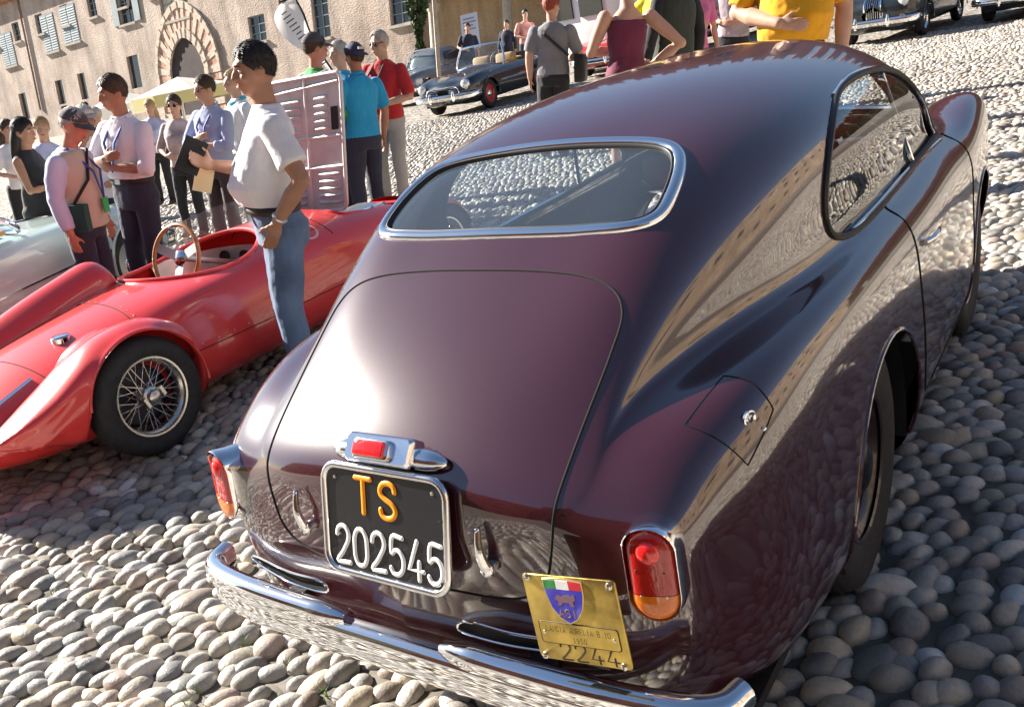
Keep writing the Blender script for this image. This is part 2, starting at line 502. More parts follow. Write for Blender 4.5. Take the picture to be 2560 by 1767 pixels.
    me.update(calc_edges=True)
    at = me.color_attributes.new('stone_colour', 'FLOAT_COLOR', 'POINT')
    at.data.foreach_set('color', np.concatenate([C, np.ones((len(C), 1))], 1).ravel())
    o = link_mesh('cobbles', me, stone_material('river_stones', 'attr'), ground)
    o['kind'] = 'stuff'
build_cobbles()

def build_grass():
    """short tufts in the joints, thickest where the photo shows green"""
    rs = np.random.RandomState(8); V = []; F = []
    spots = [(-.95, .25), (-.75, -.05), (-.55, .1), (-1.9, .2), (-.35, -.2)]
    for (cx, cy) in spots:
        for q in range(rs.randint(3, 8)):
            x = cx + rs.normal(0, .10); y = cy + rs.normal(0, .10)
            for b in range(rs.randint(4, 10)):
                a = rs.uniform(0, 2 * PI); l = rs.uniform(.012, .035); h = rs.uniform(.015, .045); p = Vector((x + rs.normal(0, .012), y + rs.normal(0, .012), GZ)); w = Vector((-math.sin(a), math.cos(a), 0)) * .0018
                m_ = p + Vector((math.cos(a) * l * .35, math.sin(a) * l * .35, h * .7)); e = p + Vector((math.cos(a) * l, math.sin(a) * l, h))
                i = len(V); V += [p - w, p + w, m_ + w, m_ - w, e]; F += [(i, i + 1, i + 2, i + 3), (i + 3, i + 2, i + 4)]
    o = mesh_obj('grass', V, F, mat('joint_grass', (.10, .17, .02), .7, var=.4, vscale=20), None, smooth=False)
    tag(o, 'tufts of short grass growing in the joints between the cobbles', 'grass', kind='stuff')
build_grass()
# ------------------------------------------------------------------ the maroon coupe
MAROON = paint('maroon_paint', (0.038, 0.0055, 0.009), 0.0, 1.0, 0.26, spec=.35, dust=0.115, coat_ior=2.0)
coupe = empty('coupe', (0, 0, 0), 0, 'glossy dark maroon fastback coupe in the foreground seen from behind', 'car')

# control net: rings of half-profile points, tail to nose. j: 0 top centre, 1 top, 2 lid edge / shoulder, 3 valley, 4 wing top,
# 5 wing side, 6 lower side, 7 bottom edge, 8 bottom centre
RINGS = [
 [(0,.090,.68),(.03,.090,.68),(.06,.090,.675),(.068,.090,.67),(.073,.090,.662),(.076,.09,.65),(.075,.088,.63),(.07,.086,.61),(.05,.084,.60),(0,.083,.595)],
 [(0,.112,.765),(.13,.113,.763),(.235,.115,.75),(.265,.116,.738),(.29,.117,.72),(.31,.117,.69),(.31,.11,.61),(.285,.104,.54),(.21,.094,.49),(0,.080,.475)],
 [(0,.150,.835),(.22,.156,.828),(.365,.165,.806),(.415,.168,.792),(.46,.171,.778),(.52,.172,.758),(.558,.158,.665),(.548,.150,.53),(.48,.135,.41),(0,.105,.39)],
 [(0,.27,.93),(.22,.275,.922),(.365,.28,.897),(.43,.275,.868),(.48,.27,.848),(.562,.265,.828),(.630,.275,.67),(.634,.275,.50),(.585,.265,.35),(0,.22,.33)],
 [(0,.50,1.070),(.22,.50,1.066),(.385,.50,1.046),(.46,.49,.972),(.510,.48,.900),(.597,.46,.898),(.685,.46,.70),(.692,.46,.50),(.655,.46,.30),(0,.45,.28)],
 [(0,.80,1.238),(.22,.80,1.232),(.430,.80,1.198),(.530,.79,1.060),(.566,.78,.922),(.638,.77,.918),(.710,.77,.72),(.718,.77,.50),(.68,.77,.27),(0,.77,.25)],
 [(0,1.15,1.342),(.22,1.15,1.334),(.458,1.15,1.278),(.582,1.14,1.130),(.598,1.13,.925),(.657,1.12,.918),(.722,1.12,.73),(.728,1.12,.50),(.69,1.12,.26),(0,1.12,.24)],
 [(0,1.6,1.386),(.22,1.6,1.376),(.478,1.6,1.305),(.609,1.6,1.150),(.618,1.6,.930),(.668,1.6,.905),(.724,1.6,.73),(.728,1.6,.50),(.69,1.6,.25),(0,1.6,.24)],
 [(0,2.05,1.387),(.22,2.05,1.377),(.478,2.05,1.300),(.611,2.07,1.140),(.622,2.1,.930),(.672,2.1,.905),(.722,2.1,.73),(.728,2.1,.50),(.69,2.1,.25),(0,2.1,.24)],
 [(0,2.42,1.322),(.22,2.41,1.314),(.446,2.39,1.245),(.592,2.44,1.090),(.624,2.5,.945),(.674,2.5,.910),(.720,2.5,.73),(.724,2.5,.50),(.69,2.5,.25),(0,2.5,.24)],
 [(0,2.88,1.010),(.22,2.87,1.008),(.40,2.84,.992),(.51,2.85,.960),(.600,2.85,.950),(.674,2.85,.940),(.718,2.85,.73),(.72,2.85,.50),(.68,2.85,.25),(0,2.85,.24)],
 [(0,3.25,.965),(.20,3.25,.960),(.36,3.25,.920),(.46,3.22,.925),(.55,3.2,.970),(.640,3.2,.985),(.705,3.2,.76),(.708,3.2,.50),(.66,3.2,.26),(0,3.2,.25)],
 [(0,3.60,.870),(.16,3.60,.865),(.30,3.58,.830),(.38,3.54,.850),(.47,3.5,.905),(.58,3.48,.925),(.660,3.46,.72),(.65,3.46,.50),(.60,3.45,.30),(0,3.5,.28)],
 [(0,3.80,.70),(.10,3.80,.70),(.2,3.79,.69),(.27,3.76,.69),(.34,3.74,.69),(.42,3.70,.68),(.47,3.68,.62),(.45,3.68,.50),(.38,3.7,.38),(0,3.76,.36)],
 [(0,3.84,.58),(.03,3.84,.58),(.05,3.84,.575),(.055,3.84,.572),(.06,3.84,.57),(.07,3.84,.56),(.07,3.84,.55),(.06,3.84,.54),(.04,3.84,.53),(0,3.84,.53)],
]
def body_surface(rings, nu=150, nv=64, smooth_n=2):
    P = np.array(rings, float)
    nr, npt = P.shape[:2]
    # full loop profile: mirror so that the centre line stays smooth
    full = np.concatenate([P[:, ::-1] * np.array([-1, 1, 1]), P[:, 1:]], 1)       # bottom centre ... top centre ... bottom centre
    d = np.linalg.norm(np.diff(P, axis=1), axis=2)[3:10].mean(0)
    tj = np.concatenate([[0], np.cumsum(d)]); tf = np.concatenate([-tj[::-1], tj[1:]])
    di = np.linalg.norm(np.diff(P[:, :8], axis=0), axis=2).mean(1)
    ti = np.concatenate([[0], np.cumsum(np.maximum(di, .05))])
    uq = np.interp(np.linspace(0, nr - 1, nu), np.arange(nr), ti)
    vq = np.linspace(tf[0], tf[-1], 2 * nv + 1)
    G = nat_spline(ti, full, uq)                        # nu, 2npt-1, 3
    G = nat_spline(tf, G.transpose(1, 0, 2), vq).transpose(1, 0, 2)
    for _ in range(smooth_n):
        H = G.copy()
        H[1:-1] = .25 * G[:-2] + .5 * G[1:-1] + .25 * G[2:]
        G = H.copy()
        G[:, 1:-1] = .25 * H[:, :-2] + .5 * H[:, 1:-1] + .25 * H[:, 2:]
    return G
G = body_surface(RINGS, 300, 130, 5)
NU, NV = G.shape[:2]
bverts = [tuple(p) for p in G.reshape(-1, 3)]
bfaces = [(i * NV + j, i * NV + j + 1, (i + 1) * NV + j + 1, (i + 1) * NV + j) for i in range(NU - 1) for j in range(NV - 1)]
BODY_BVH = BVHTree.FromPolygons([Vector(v) for v in bverts], bfaces)

def hit(o, d):
    p, nrm, i, _ = BODY_BVH.ray_cast(Vector(o), Vector(d).normalized())
    if p is None: return None, None
    if nrm.dot(Vector(d)) > 0: nrm = -nrm
    return p, nrm

def drop(x, y, d=(0, .45, -1)):
    """point of the coupe's skin met going down (and a little forward) at (x, y)"""
    d = Vector(d).normalized(); o = Vector((x, y, 1.0)) - d * 2
    # (x, y) is where the ray crosses z = 1
    return hit(o, d)

def inside(poly, x, y):
    c = False; j = len(poly) - 1
    for i in range(len(poly)):
        if (poly[i][1] > y) != (poly[j][1] > y) and x < (poly[j][0] - poly[i][0]) * (y - poly[i][1]) / (poly[j][1] - poly[i][1]) + poly[i][0]: c = not c
        j = i
    return c

# ---- openings: outlines as loops on the skin
# rear window, in (x, y) seen along a line square to the glass
RWD = Vector((0, .46, -1)).normalized()
def rw_uv(p):   # x and distance up the glass
    return p[0], p[1] * 1.0 + (p[2] - 1.0) * 0.46
_ro = [(0,.708),(.12,.709),(.23,.713),(.335,.727),(.383,.768),(.390,.85),(.377,.95),(.345,1.022),(.28,1.055),(.15,1.071),(0,1.075)]
rear_outline = smooth_closed([(x, u, 0) for x, u in _ro + [(-x, u) for x, u in _ro[-2:0:-1]]], 140)
rear_poly = [(p.x, p.y) for p in rear_outline]
# side windows in (y, z)
side_outline = smooth_closed([(y, z, 0) for y, z in ((1.19,1.01),(1.25,.95),(1.45,.932),(2.0,.94),(2.42,.952),(2.51,.972),(2.42,1.09),(2.26,1.20),(2.05,1.255),(1.75,1.272),(1.5,1.255),(1.30,1.19),(1.20,1.10))], 100)
side_poly = [(p.x, p.y) for p in side_outline]
# windscreen in (x, z) seen from ahead
ws_outline = smooth_closed([(x, z, 0) for x, z in ((-.44,1.03),(-.2,1.035),(0,1.037),(.2,1.035),(.44,1.03),(.455,1.07),(.42,1.20),(.37,1.265),(.2,1.295),(0,1.30),(-.2,1.295),(-.37,1.265),(-.42,1.20),(-.455,1.07))], 100)
ws_poly = [(p.x, p.y) for p in ws_outline]
WHEELS = ((1.19, .335), (3.05, .335))
def arch_r(y0): return .365

def z_side(y, z, side):
    """skin point of the flank at (y, z)"""
    return hit((side * 2.0, y, z), (-side, 0, 0))[0]
def on_rear(x, u):
    o = Vector((x, u, 1.0)) - RWD * 1.5 + Vector((0, 0, 0))
    # u = y + .46 (z-1): the line through (x,u,1) along RWD keeps u nearly fixed
    d = Vector((0, .46, -1)).normalized()
    lo = Vector((x, u, 1.0))
    dd = Vector((0, -.46, 1)).normalized()
    return hit(lo + dd * 1.5, -dd)
rear3 = [on_rear(p.x, p.y)[0] for p in rear_outline]
side3 = {sd: [z_side(p.x, p.y, sd) for p in side_outline] for sd in (-1, 1)}
ws3 = [hit((p.x, 5, p.y + .9), (0, -1, -.30))[0] if False else hit((p.x, 4.0, p.y), (0, -1, 0))[0] for p in ws_outline]
# boot lid outline in (x, u) with the same slanting view
_lo = [(0,.487),(.15,.485),(.27,.474),(.350,.447),(.388,.395),(.393,.31),(.388,.18),(.382,.05),(.372,-.06),(.345,-.135),(.27,-.172),(.15,-.180),(0,-.182)]
lid_outline = smooth_closed([(x, u, 0) for x, u in _lo + [(-x, u) for x, u in _lo[-2:0:-1]]], 160)
LD = Vector((0, -.85, .53)).normalized()
def on_lid(x, u):
    """u runs up the lid, measured square to the view line LD through (0,0,.78)"""
    t = Vector((0, .53, .85)).normalized()
    o = Vector((x, .13, .78)) + t * u + LD * 1.2
    return hit(o, -LD)
lid3 = [on_lid(p.x, p.y)[0] for p in lid_outline]
lid_poly = [(p.x, p.y) for p in lid_outline]
def lid_uv(c):
    t = Vector((0, .53, .85)).normalized(); return c.x, (Vector(c) - Vector((0, .13, .78))).dot(t)
arch3 = {}
for k, (wy, wz) in enumerate(WHEELS):
    for sd in (-1, 1):
        arch3[(k, sd)] = [z_side(wy + .368 * math.cos(R(a)), wz + .368 * math.sin(R(a)), sd) for a in range(-12, 193, 3)]
flap_outline = [(.30, .50), (.47, .50), (.50, .47), (.50, .31), (.47, .28), (.30, .28)]

bm = bmesh.new()
bvs = [bm.verts.new(v) for v in bverts]
for f in bfaces:
    try: bm.faces.new([bvs[k] for k in f])
    except ValueError: pass
bmesh.ops.remove_doubles(bm, verts=bm.verts, dist=1e-5)
bm.faces.ensure_lookup_table()
def region(c):
    if c.z > .95 and .45 < c.y < 1.5 and abs(c.x) < .5:
        u = c.y + .46 * (c.z - 1.0)
        if inside(rear_poly, c.x, u): return 'rear'
    if abs(c.x) > .36 and c.z > .9 and inside(side_poly, c.y, c.z): return 'side_r' if c.x > 0 else 'side_l'
    if c.y > 2.3 and c.z > 1.0 and abs(c.x) < .5 and inside(ws_poly, c.x, c.z): return 'screen'
    for (wy, wz) in WHEELS:
        if abs(c.x) > .45 and c.z < .75 and (c.y - wy) ** 2 + (c.z - wz) ** 2 < .368 ** 2: return 'arch'
    if c.y < .7 and abs(c.x) < .42 and c.z > .55:
        a_, b_ = lid_uv(c)
        if inside(lid_poly, a_, b_): return 'lid'
    return 'body'
reg = {f.index: region(f.calc_center_median()) for f in bm.faces}
# pull the vertices along each outline onto it so that edges are clean
LOOPS = {'rear': rear3, 'side_r': side3[1], 'side_l': side3[-1], 'screen': ws3, 'lid': lid3}
from mathutils.kdtree import KDTree
def dense(loop, closed=True, n=6):
    out = []; m = len(loop)
    for i in range(m if closed else m - 1):
        a, b = loop[i], loop[(i + 1) % m]
        for q in range(n): out.append(a.lerp(b, q / n))
    return out
kds = {}
for k, lp in list(LOOPS.items()) + [('arch%d%d' % kk, v) for kk, v in arch3.items()]:
    pts = dense([p for p in lp if p is not None], not k.startswith('arch'))
    kd = KDTree(len(pts))
    for i, p in enumerate(pts): kd.insert(p, i)
    kd.balance(); kds[k] = kd
for v in bm.verts:
    rs_ = {reg[f.index] for f in v.link_faces}
    if len(rs_) > 1:
        other = [r_ for r_ in rs_ if r_ != 'body'][0]
        if other == 'arch': best = min((kds['arch%d%d' % kk].find(v.co) for kk in arch3), key=lambda t: t[2])
        else: best = kds[other].find(v.co)
        if best[2] < .03: v.co = best[0]
def take(kinds, name, material, parent, off=0.0):
    vmap = {}; V = []; F = []
    bm.normal_update()
    for f in bm.faces:
        if reg[f.index] in kinds:
            ids = []
            for v in f.verts:
                if v.index not in vmap:
                    vmap[v.index] = len(V); V.append(v.co + v.normal * off)
                ids.append(vmap[v.index])
            F.append(ids)
    return mesh_obj(name, V, F, material, parent)
bm.verts.index_update()
bm.normal_update()
if sum((f.normal.dot(f.calc_center_median() - Vector((0, 1.9, .6))) for f in bm.faces)) < 0:
    bmesh.ops.reverse_faces(bm, faces=bm.faces); bm.normal_update()
COUPE_GLASS = thin_glass('coupe_glass', (.86, .91, .95), .16, .06, (.42, .54, .70))
SIDE_GLASS = thin_glass('coupe_side_glass', (.78, .85, .86), .40)
body = take(('body',), 'body', MAROON, coupe)
boot_lid = take(('lid',), 'boot_lid', MAROON, coupe)
rear_window = take(('rear',), 'rear_window', COUPE_GLASS, coupe, -.006)
for k_ in ('side_r', 'side_l'): take((k_,), 'side_window', SIDE_GLASS, coupe, -.008)
take(('screen',), 'windscreen', thin_glass('coupe_screen_glass', (.92, .95, .95), .05), coupe, -.006)

def rim(loop, r, name, material, parent, closed=True, flat=1.0, n=8, off=0.0):
    mb = MB(); mb.tube([p + (Vector((0, 0, 0))) for p in loop if p is not None], r, n=n, closed=closed, sx=flat)
    return mb.obj(name, material, parent)
# chrome frame of the rear window: a broad flat moulding lying on the skin
def moulding(loop, prof, name, material, parent):
    """prof: (sideways outwards, height) pairs swept round a closed loop on the skin"""
    m = len(loop); V = []; F = []; k = len(prof)
    cen = sum(loop, Vector()) / m
    for i in range(m):
        t = (loop[(i + 1) % m] - loop[i - 1]).normalized()
        nn = BODY_BVH.find_nearest(loop[i])[1]
        if nn.dot(loop[i] - Vector((0, 1.9, .5))) < 0: nn = -nn
        s_ = t.cross(nn).normalized()
        if s_.dot(loop[i] - cen) < 0: s_ = -s_
        for (a_, h_) in prof: V.append(loop[i] + s_ * a_ + nn * h_)
    for i in range(m):
        j = (i + 1) % m
        for q in range(k - 1): F.append((i * k + q, j * k + q, j * k + q + 1, i * k + q + 1))
    return mesh_obj(name, V, F, material, parent)
FR = [(.017, -.004), (.015, .004), (.010, .009), (.003, .0115), (-.005, .010), (-.0105, .006), (-.013, -.004)]
wf = moulding(rear3, FR, 'window_frame', CHROME, rear_window)
moulding(rear3, [(-.0125, .002), (-.014, .005), (-.0175, .003), (-.018, -.008)], 'window_seal', BLACK, rear_window)
for sd in (-1, 1):
    rim(side3[sd], .010, 'window_surround', BLACK, coupe)
rim(ws3, .012, 'screen_surround', CHROME, coupe)
lg = rim(lid3, .0026, 'lid_gap', GAP, boot_lid)
for kk, v in arch3.items(): rim(v, .0055, 'wheel_arch_lip', MAROON, coupe, closed=False)
bm.free()
# ------------------------------------------------------------------ coupe: lights, plate, bumper, wheels, inside
def red_lens(name, col, spec=0.5):
    m = mat(name, col, 0.12, coat=1.0, spec=spec, sss=0.25)
    nt = m.node_tree; b = nt.nodes['Principled BSDF']
    ge = nt.nodes.new('ShaderNodeTexCoord')
    vo = nt.nodes.new('ShaderNodeTexVoronoi'); vo.inputs['Scale'].default_value = 160
    nt.links.new(ge.outputs['Object'], vo.inputs['Vector'])
    bp = nt.nodes.new('ShaderNodeBump'); bp.inputs['Strength'].default_value = 0.12; bp.inputs['Distance'].default_value = 0.003
    nt.links.new(vo.outputs['Distance'], bp.inputs['Height']); nt.links.new(bp.outputs['Normal'], b.inputs['Normal'])
    return m
RED_LENS = red_lens('red_lens', (0.42, 0.012, 0.012))
AMBER_LENS = red_lens('amber_lens', (0.70, 0.17, 0.008))
BULB_LENS = red_lens('bright_red_lens', (0.75, 0.02, 0.02))

def obround(w, h, n=14):
    r = w / 2; p = []
    for i in range(n + 1):
        a = PI * i / n; p.append((r * math.cos(a), h / 2 - r + r * math.sin(a)))
    for i in range(n + 1):
        a = PI + PI * i / n; p.append((r * math.cos(a), -h / 2 + r + r * math.sin(a)))
    return p

def tail_light(sd):
    p, nrm = hit((sd * .556, -1, .688), (0, 1, 0))
    nv = Vector((sd * .22, -.97, .10)).normalized()
    up = Vector((sd * -.05, .10, 1)); x = up.cross(nv)
    M = frame_m(p + nv * .004, x, up)                  # local z = outward
    if M.col[2].to_3d().dot(nv) < 0: M = frame_m(p + nv * .004, -x, up)
    root = empty('tail_light'); root.parent = coupe
    W, H = .097, .182
    mb = MB(); lay = [(1.0, -.05), (1.01, .0), (1.0, .014), (.97, .022), (.92, .024), (.90, .018), (.89, .006)]
    pts = []
    for (k, z) in lay:
        o_ = obround(W * (1 - (1 - k) * 1.0), H * (1 - (1 - k) * .45))
        pts.append([M @ Vector((a, b + .004 * (z > 0), z + (.012 if (b > H * .2 and .0 < z) else 0) * min(1, max(0, (b - H * .2) / (H * .3))))) for a, b in o_])
    n = len(pts[0])
    mb.add([v for r_ in pts for v in r_], [(i * n + k, i * n + (k + 1) % n, (i + 1) * n + (k + 1) % n, (i + 1) * n + k) for i in range(len(pts) - 1) for k in range(n)])
    mb.obj('bezel', CHROME, root)
    # lens: a pillow in two colours, split two thirds down
    def pillow(name, lo, hi, material):
        w, h = W * .885, H * .945; V = []; F = []; nu, nv_ = 14, 12
        for j in range(nv_ + 1):
            b = lo + (hi - lo) * j / nv_
            r = w / 2; e = max(0, abs(b) - (h / 2 - r)); hw = math.sqrt(max(0, r * r - e * e))
            for i in range(nu + 1):
                s_ = -1 + 2 * i / nu; a = hw * math.sin(s_ * PI / 2)
                q = min(1, (a / r) ** 2 + (e / r) ** 2)
                V.append(M @ Vector((a, b, .010 + .020 * math.sqrt(max(0, 1 - q * q)))))
        for j in range(nv_):
            for i in range(nu): F.append((j * (nu + 1) + i, j * (nu + 1) + i + 1, (j + 1) * (nu + 1) + i + 1, (j + 1) * (nu + 1) + i))
        return mesh_obj(name, V, F, material, root)
    h = H * .945
    pillow('red_lens', -h * .19, h / 2, RED_LENS)
    pillow('amber_lens', -h / 2, -h * .197, AMBER_LENS)
    mb = MB(); mb.lathe([(.021, 0), (.020, .006), (.014, .011), (.005, .013), (0, .013)], M @ Matrix.Translation((0, h * .27, .026)), 20)
    mb.obj('reflector', BULB_LENS, root)
    for (a, b) in ((-.025, .012), (.022, .010), (-.022, -.036), (.022, -.036)):
        mb = MB(); mb.lathe([(.0032, -.002), (.0032, .003), (.0018, .0045), (0, .0045)], M @ Matrix.Translation((a, b, .025)), 8)
        mb.obj('lens_screw', BLACK if b > 0 else STEEL, root)
for sd in (-1, 1): tail_light(sd)

# --- number plate
ORANGE = mat('plate_orange', (0.95, 0.33, 0.010), 0.4)
PWHITE = mat('plate_white', (0.72, 0.72, 0.70), 0.4)
PBLACK = mat('plate_black', (0.012, 0.013, 0.016), 0.28, coat=0.3)
STROKES = {  # polylines in a 1 wide x 1.6 high cell
 'T': [[(0, 1.6), (1, 1.6)], [(.5, 1.6), (.5, 0)]],
 'S': [[(.95, 1.25), (.9, 1.45), (.7, 1.58), (.45, 1.6), (.2, 1.52), (.05, 1.3), (.08, 1.08), (.3, .9), (.7, .72), (.92, .52), (.95, .3), (.8, .1), (.55, 0), (.3, .02), (.1, .15), (.04, .36)]],
 '2': [[(.04, 1.2), (.1, 1.42), (.3, 1.57), (.55, 1.6), (.8, 1.5), (.93, 1.25), (.88, 1.0), (.7, .75), (.4, .4), (.02, 0), (.98, 0)]],
 '0': [[(.5, 1.6), (.78, 1.5), (.95, 1.2), (.97, .8), (.95, .4), (.78, .1), (.5, 0), (.22, .1), (.05, .4), (.03, .8), (.05, 1.2), (.22, 1.5), (.5, 1.6)]],
 '5': [[(.9, 1.6), (.2, 1.6), (.12, .9), (.35, 1.02), (.6, 1.03), (.83, .9), (.95, .65), (.93, .35), (.75, .1), (.48, 0), (.2, .06), (.03, .25)]],
 '4': [[(.72, 0), (.72, .75)], [(.6, 1.6), (.02, .38), (1.02, .38)]],
 'L': [[(.05, 1.6), (.05, 0), (.9, 0)]], 'A': [[(0, 0), (.5, 1.6), (1, 0)], [(.18, .5), (.82, .5)]],
 'N': [[(.05, 0), (.05, 1.6), (.95, 0), (.95, 1.6)]],
 'C': [[(.95, 1.25), (.75, 1.55), (.45, 1.6), (.15, 1.4), (.03, .8), (.15, .2), (.45, 0), (.75, .05), (.95, .35)]],
 'I': [[(.5, 0), (.5, 1.6)]], 'U': [[(.05, 1.6), (.05, .4), (.2, .08), (.5, 0), (.8, .08), (.95, .4), (.95, 1.6)]],
 'R': [[(.05, 0), (.05, 1.6), (.6, 1.6), (.9, 1.4), (.9, 1.0), (.6, .8), (.05, .8)], [(.5, .8), (.95, 0)]],
 'E': [[(.9, 1.6), (.05, 1.6), (.05, 0), (.9, 0)], [(.05, .82), (.75, .82)]],
 'B': [[(.05, 0), (.05, 1.6), (.55, 1.6), (.82, 1.42), (.82, 1.05), (.55, .85), (.05, .85)], [(.55, .85), (.92, .65), (.92, .22), (.6, 0), (.05, 0)]],
 '1': [[(.2, 1.3), (.55, 1.6), (.55, 0)]], '.': [[(.45, 0), (.55, 0)]], ' ': [],
 '9': [[(.92, 1.1), (.7, .78), (.35, .75), (.08, 1.0), (.1, 1.4), (.4, 1.6), (.75, 1.5), (.94, 1.15), (.9, .6), (.65, .1), (.4, 0), (.12, .12)]],
 'M': [[(0, 0), (.08, 1.6), (.5, .5), (.92, 1.6), (1, 0)]], 'O': [[(.5, 1.6), (.15, 1.4), (.03, .8), (.15, .2), (.5, 0), (.85, .2), (.97, .8), (.85, 1.4), (.5, 1.6)]],
 'D': [[(.05, 0), (.05, 1.6), (.5, 1.6), (.85, 1.35), (.95, .8), (.85, .25), (.5, 0), (.05, 0)]],
 'G': [[(.95, 1.25), (.75, 1.55), (.45, 1.6), (.15, 1.4), (.03, .8), (.15, .2), (.45, 0), (.75, .05), (.95, .3), (.95, .75), (.55, .75)]],
}
def stroke_text(text, M, x0, y0, w, h, pitch, r, name, material, parent, n=8, flat=.5, lift=0.0, slant=0.0):
    mb = MB()
    for i, ch in enumerate(text):
        for pl in STROKES.get(ch, []):
            cl = pl[0] == pl[-1]
            pts = [(x0 + i * pitch + a * w + slant * b * h / 1.6, y0 + b * h / 1.6) for a, b in pl]
            if len(pl) > 5: pts = [(p.x, p.y) for p in (smooth_closed([(a, b, 0) for a, b in pts[:-1]], 40) if cl else smooth_open([(a, b, 0) for a, b in pts], 44))]
            P = [Vector((a, b, lift)) for a, b in pts]
            sub = MB(); sub.tube(P, r, n=n, closed=cl and len(pl) > 5, up=(0, 0, 1))
            # rounded ends
            if not (cl and len(pl) > 5):
                for e in (P[0], P[-1]): sub.ell(e, (r, r, r), None, n, 4)
            sub.v = [(v[0], v[1], lift + (v[2] - lift) * flat) for v in sub.v]
            mb.add([M @ Vector(v) for v in sub.v], sub.f)
    return mb.obj(name, material, parent)

plate = empty('number_plate'); plate.parent = coupe
pt = Vector((0, .126, .816)); pb = Vector((0, .066, .600))
pc = (pt + pb) / 2 + Vector((.012, -.012, 0.010)); pup = (pt - pb).normalized()
PM = frame_m(pc, (1, 0, 0), pup)
if PM.col[2].y > 0: PM = frame_m(pc, (-1, 0, 0), pup)
PM = PM @ Matrix.Rotation(R(0), 4, 'Z')
PW, PH = .332, .234
mb = MB(); mb.prism(rrect(PW - .02, PH - .02, .034, 6), .004, PM); mb.obj('plate_panel', PBLACK, plate)
mb = MB(); mb.tube([PM @ Vector((a, b, .004)) for a, b in rrect(PW - .012, PH - .012, .036, 6)], .0078, n=10, closed=True)
mb.obj('plate_surround', mat('plate_chrome', (.80, .80, .80), .16, 1.0, rvar=.06, vscale=40), plate)
stroke_text('T', PM, -.070, .020, .040, .071, 0, .0058, 'lettering', ORANGE, plate, lift=.0055)
stroke_text('S', PM, -.006, .018, .042, .071, 0, .0058, 'lettering', ORANGE, plate, lift=.0055)
stroke_text('202545', PM, -.130, -.092, .036, .076, .0485, .0052, 'lettering', PWHITE, plate, n=10, lift=.0055)
for (a, b) in ((-.128, .085), (.128, .085), (-.126, -.02), (-.122, -.032)):
    mb = MB(); mb.lathe([(.0042, 0), (.004, .002), (0, .003)], PM @ Matrix.Translation((a, b, .004)), 8); mb.obj('plate_rivet', STEEL, plate)
for (a, b) in ((.150, .035), (.150, -.085)):
    mb = MB(); mb.lathe([(.0034, 0), (.003, .0015), (0, .002)], PM @ Matrix.Translation((a, b, .0115)), 8); mb.obj('plate_screw', BLACK, plate)
# bracket behind the plate
mb = MB(); mb.box((0, .118, .68), (.20, .03, .08)); mb.obj('plate_bracket', BLACK, plate)

# --- lamp over the plate
lamp = empty('plate_lamp'); lamp.parent = coupe
lp, ln = hit((.004, -.8, .842), (0, 1, 0))
LMx = Vector((1, 0, 0)); LMu = (Vector((0, 0.60, 0.80))).normalized()
LM = frame_m(lp + Vector((0, -.006, .004)), LMx, LMu)
def bevel_block(mb, M, w, h, d, r, z0=0.0, tp=.82, seg=5):
    lay = [(1.0, z0), (1.0, z0 + d * .62), (.96, z0 + d * .86), (tp, z0 + d)]
    V = []; F = []; n = 4 * (seg + 1)
    for (k, z) in lay:
        for (a, b) in rrect(w * k if k == 1 else w - (1 - k) * h, h * k, r * k, seg): V.append(M @ Vector((a, b, z)))
    for i in range(len(lay) - 1):
        for q in range(n): F.append((i * n + q, i * n + (q + 1) % n, (i + 1) * n + (q + 1) % n, (i + 1) * n + q))
    F.append(tuple((len(lay) - 1) * n + q for q in range(n)))
    mb.add(V, F)
WCH = mat('lamp_chrome', (.85, .86, .88), .14, 1.0, rvar=.05, vscale=30)
mb = MB(); bevel_block(mb, LM, .172, .060, .040, .010); mb.obj('lamp_body', WCH, lamp)
for sd in (-1, 1):
    mb = MB()
    ring = [(.0, 1.0), (.025, .95), (.045, .75), (.060, .35), (.066, .05)]
    V = []; F = []
    for (t_, k) in ring:
        for q in range(9):
            a = PI * q / 8
            V.append(LM @ Vector((sd * (.083 + t_) * 1.0, (.021 * k + .003) * math.cos(a) - .006, .026 * (k * .9 + .1) * math.sin(a))))
    for i in range(len(ring) - 1):
        for q in range(8): F.append((i * 9 + q, i * 9 + q + 1, (i + 1) * 9 + q + 1, (i + 1) * 9 + q))
    F.append(tuple(range((len(ring) - 1) * 9, len(ring) * 9)))
    mb.add(V, F); mb.obj('lamp_wing', WCH, lamp)
LR = LM @ Matrix.Translation((-.006, -.002, .036))
mb = MB(); bevel_block(mb, LR, .094, .042, .016, .010); mb.obj('lens_surround', WCH, lamp)
mb = MB(); bevel_block(mb, LR @ Matrix.Translation((0, 0, .014)), .080, .031, .010, .006); mb.obj('red_lens', BULB_LENS, lamp)

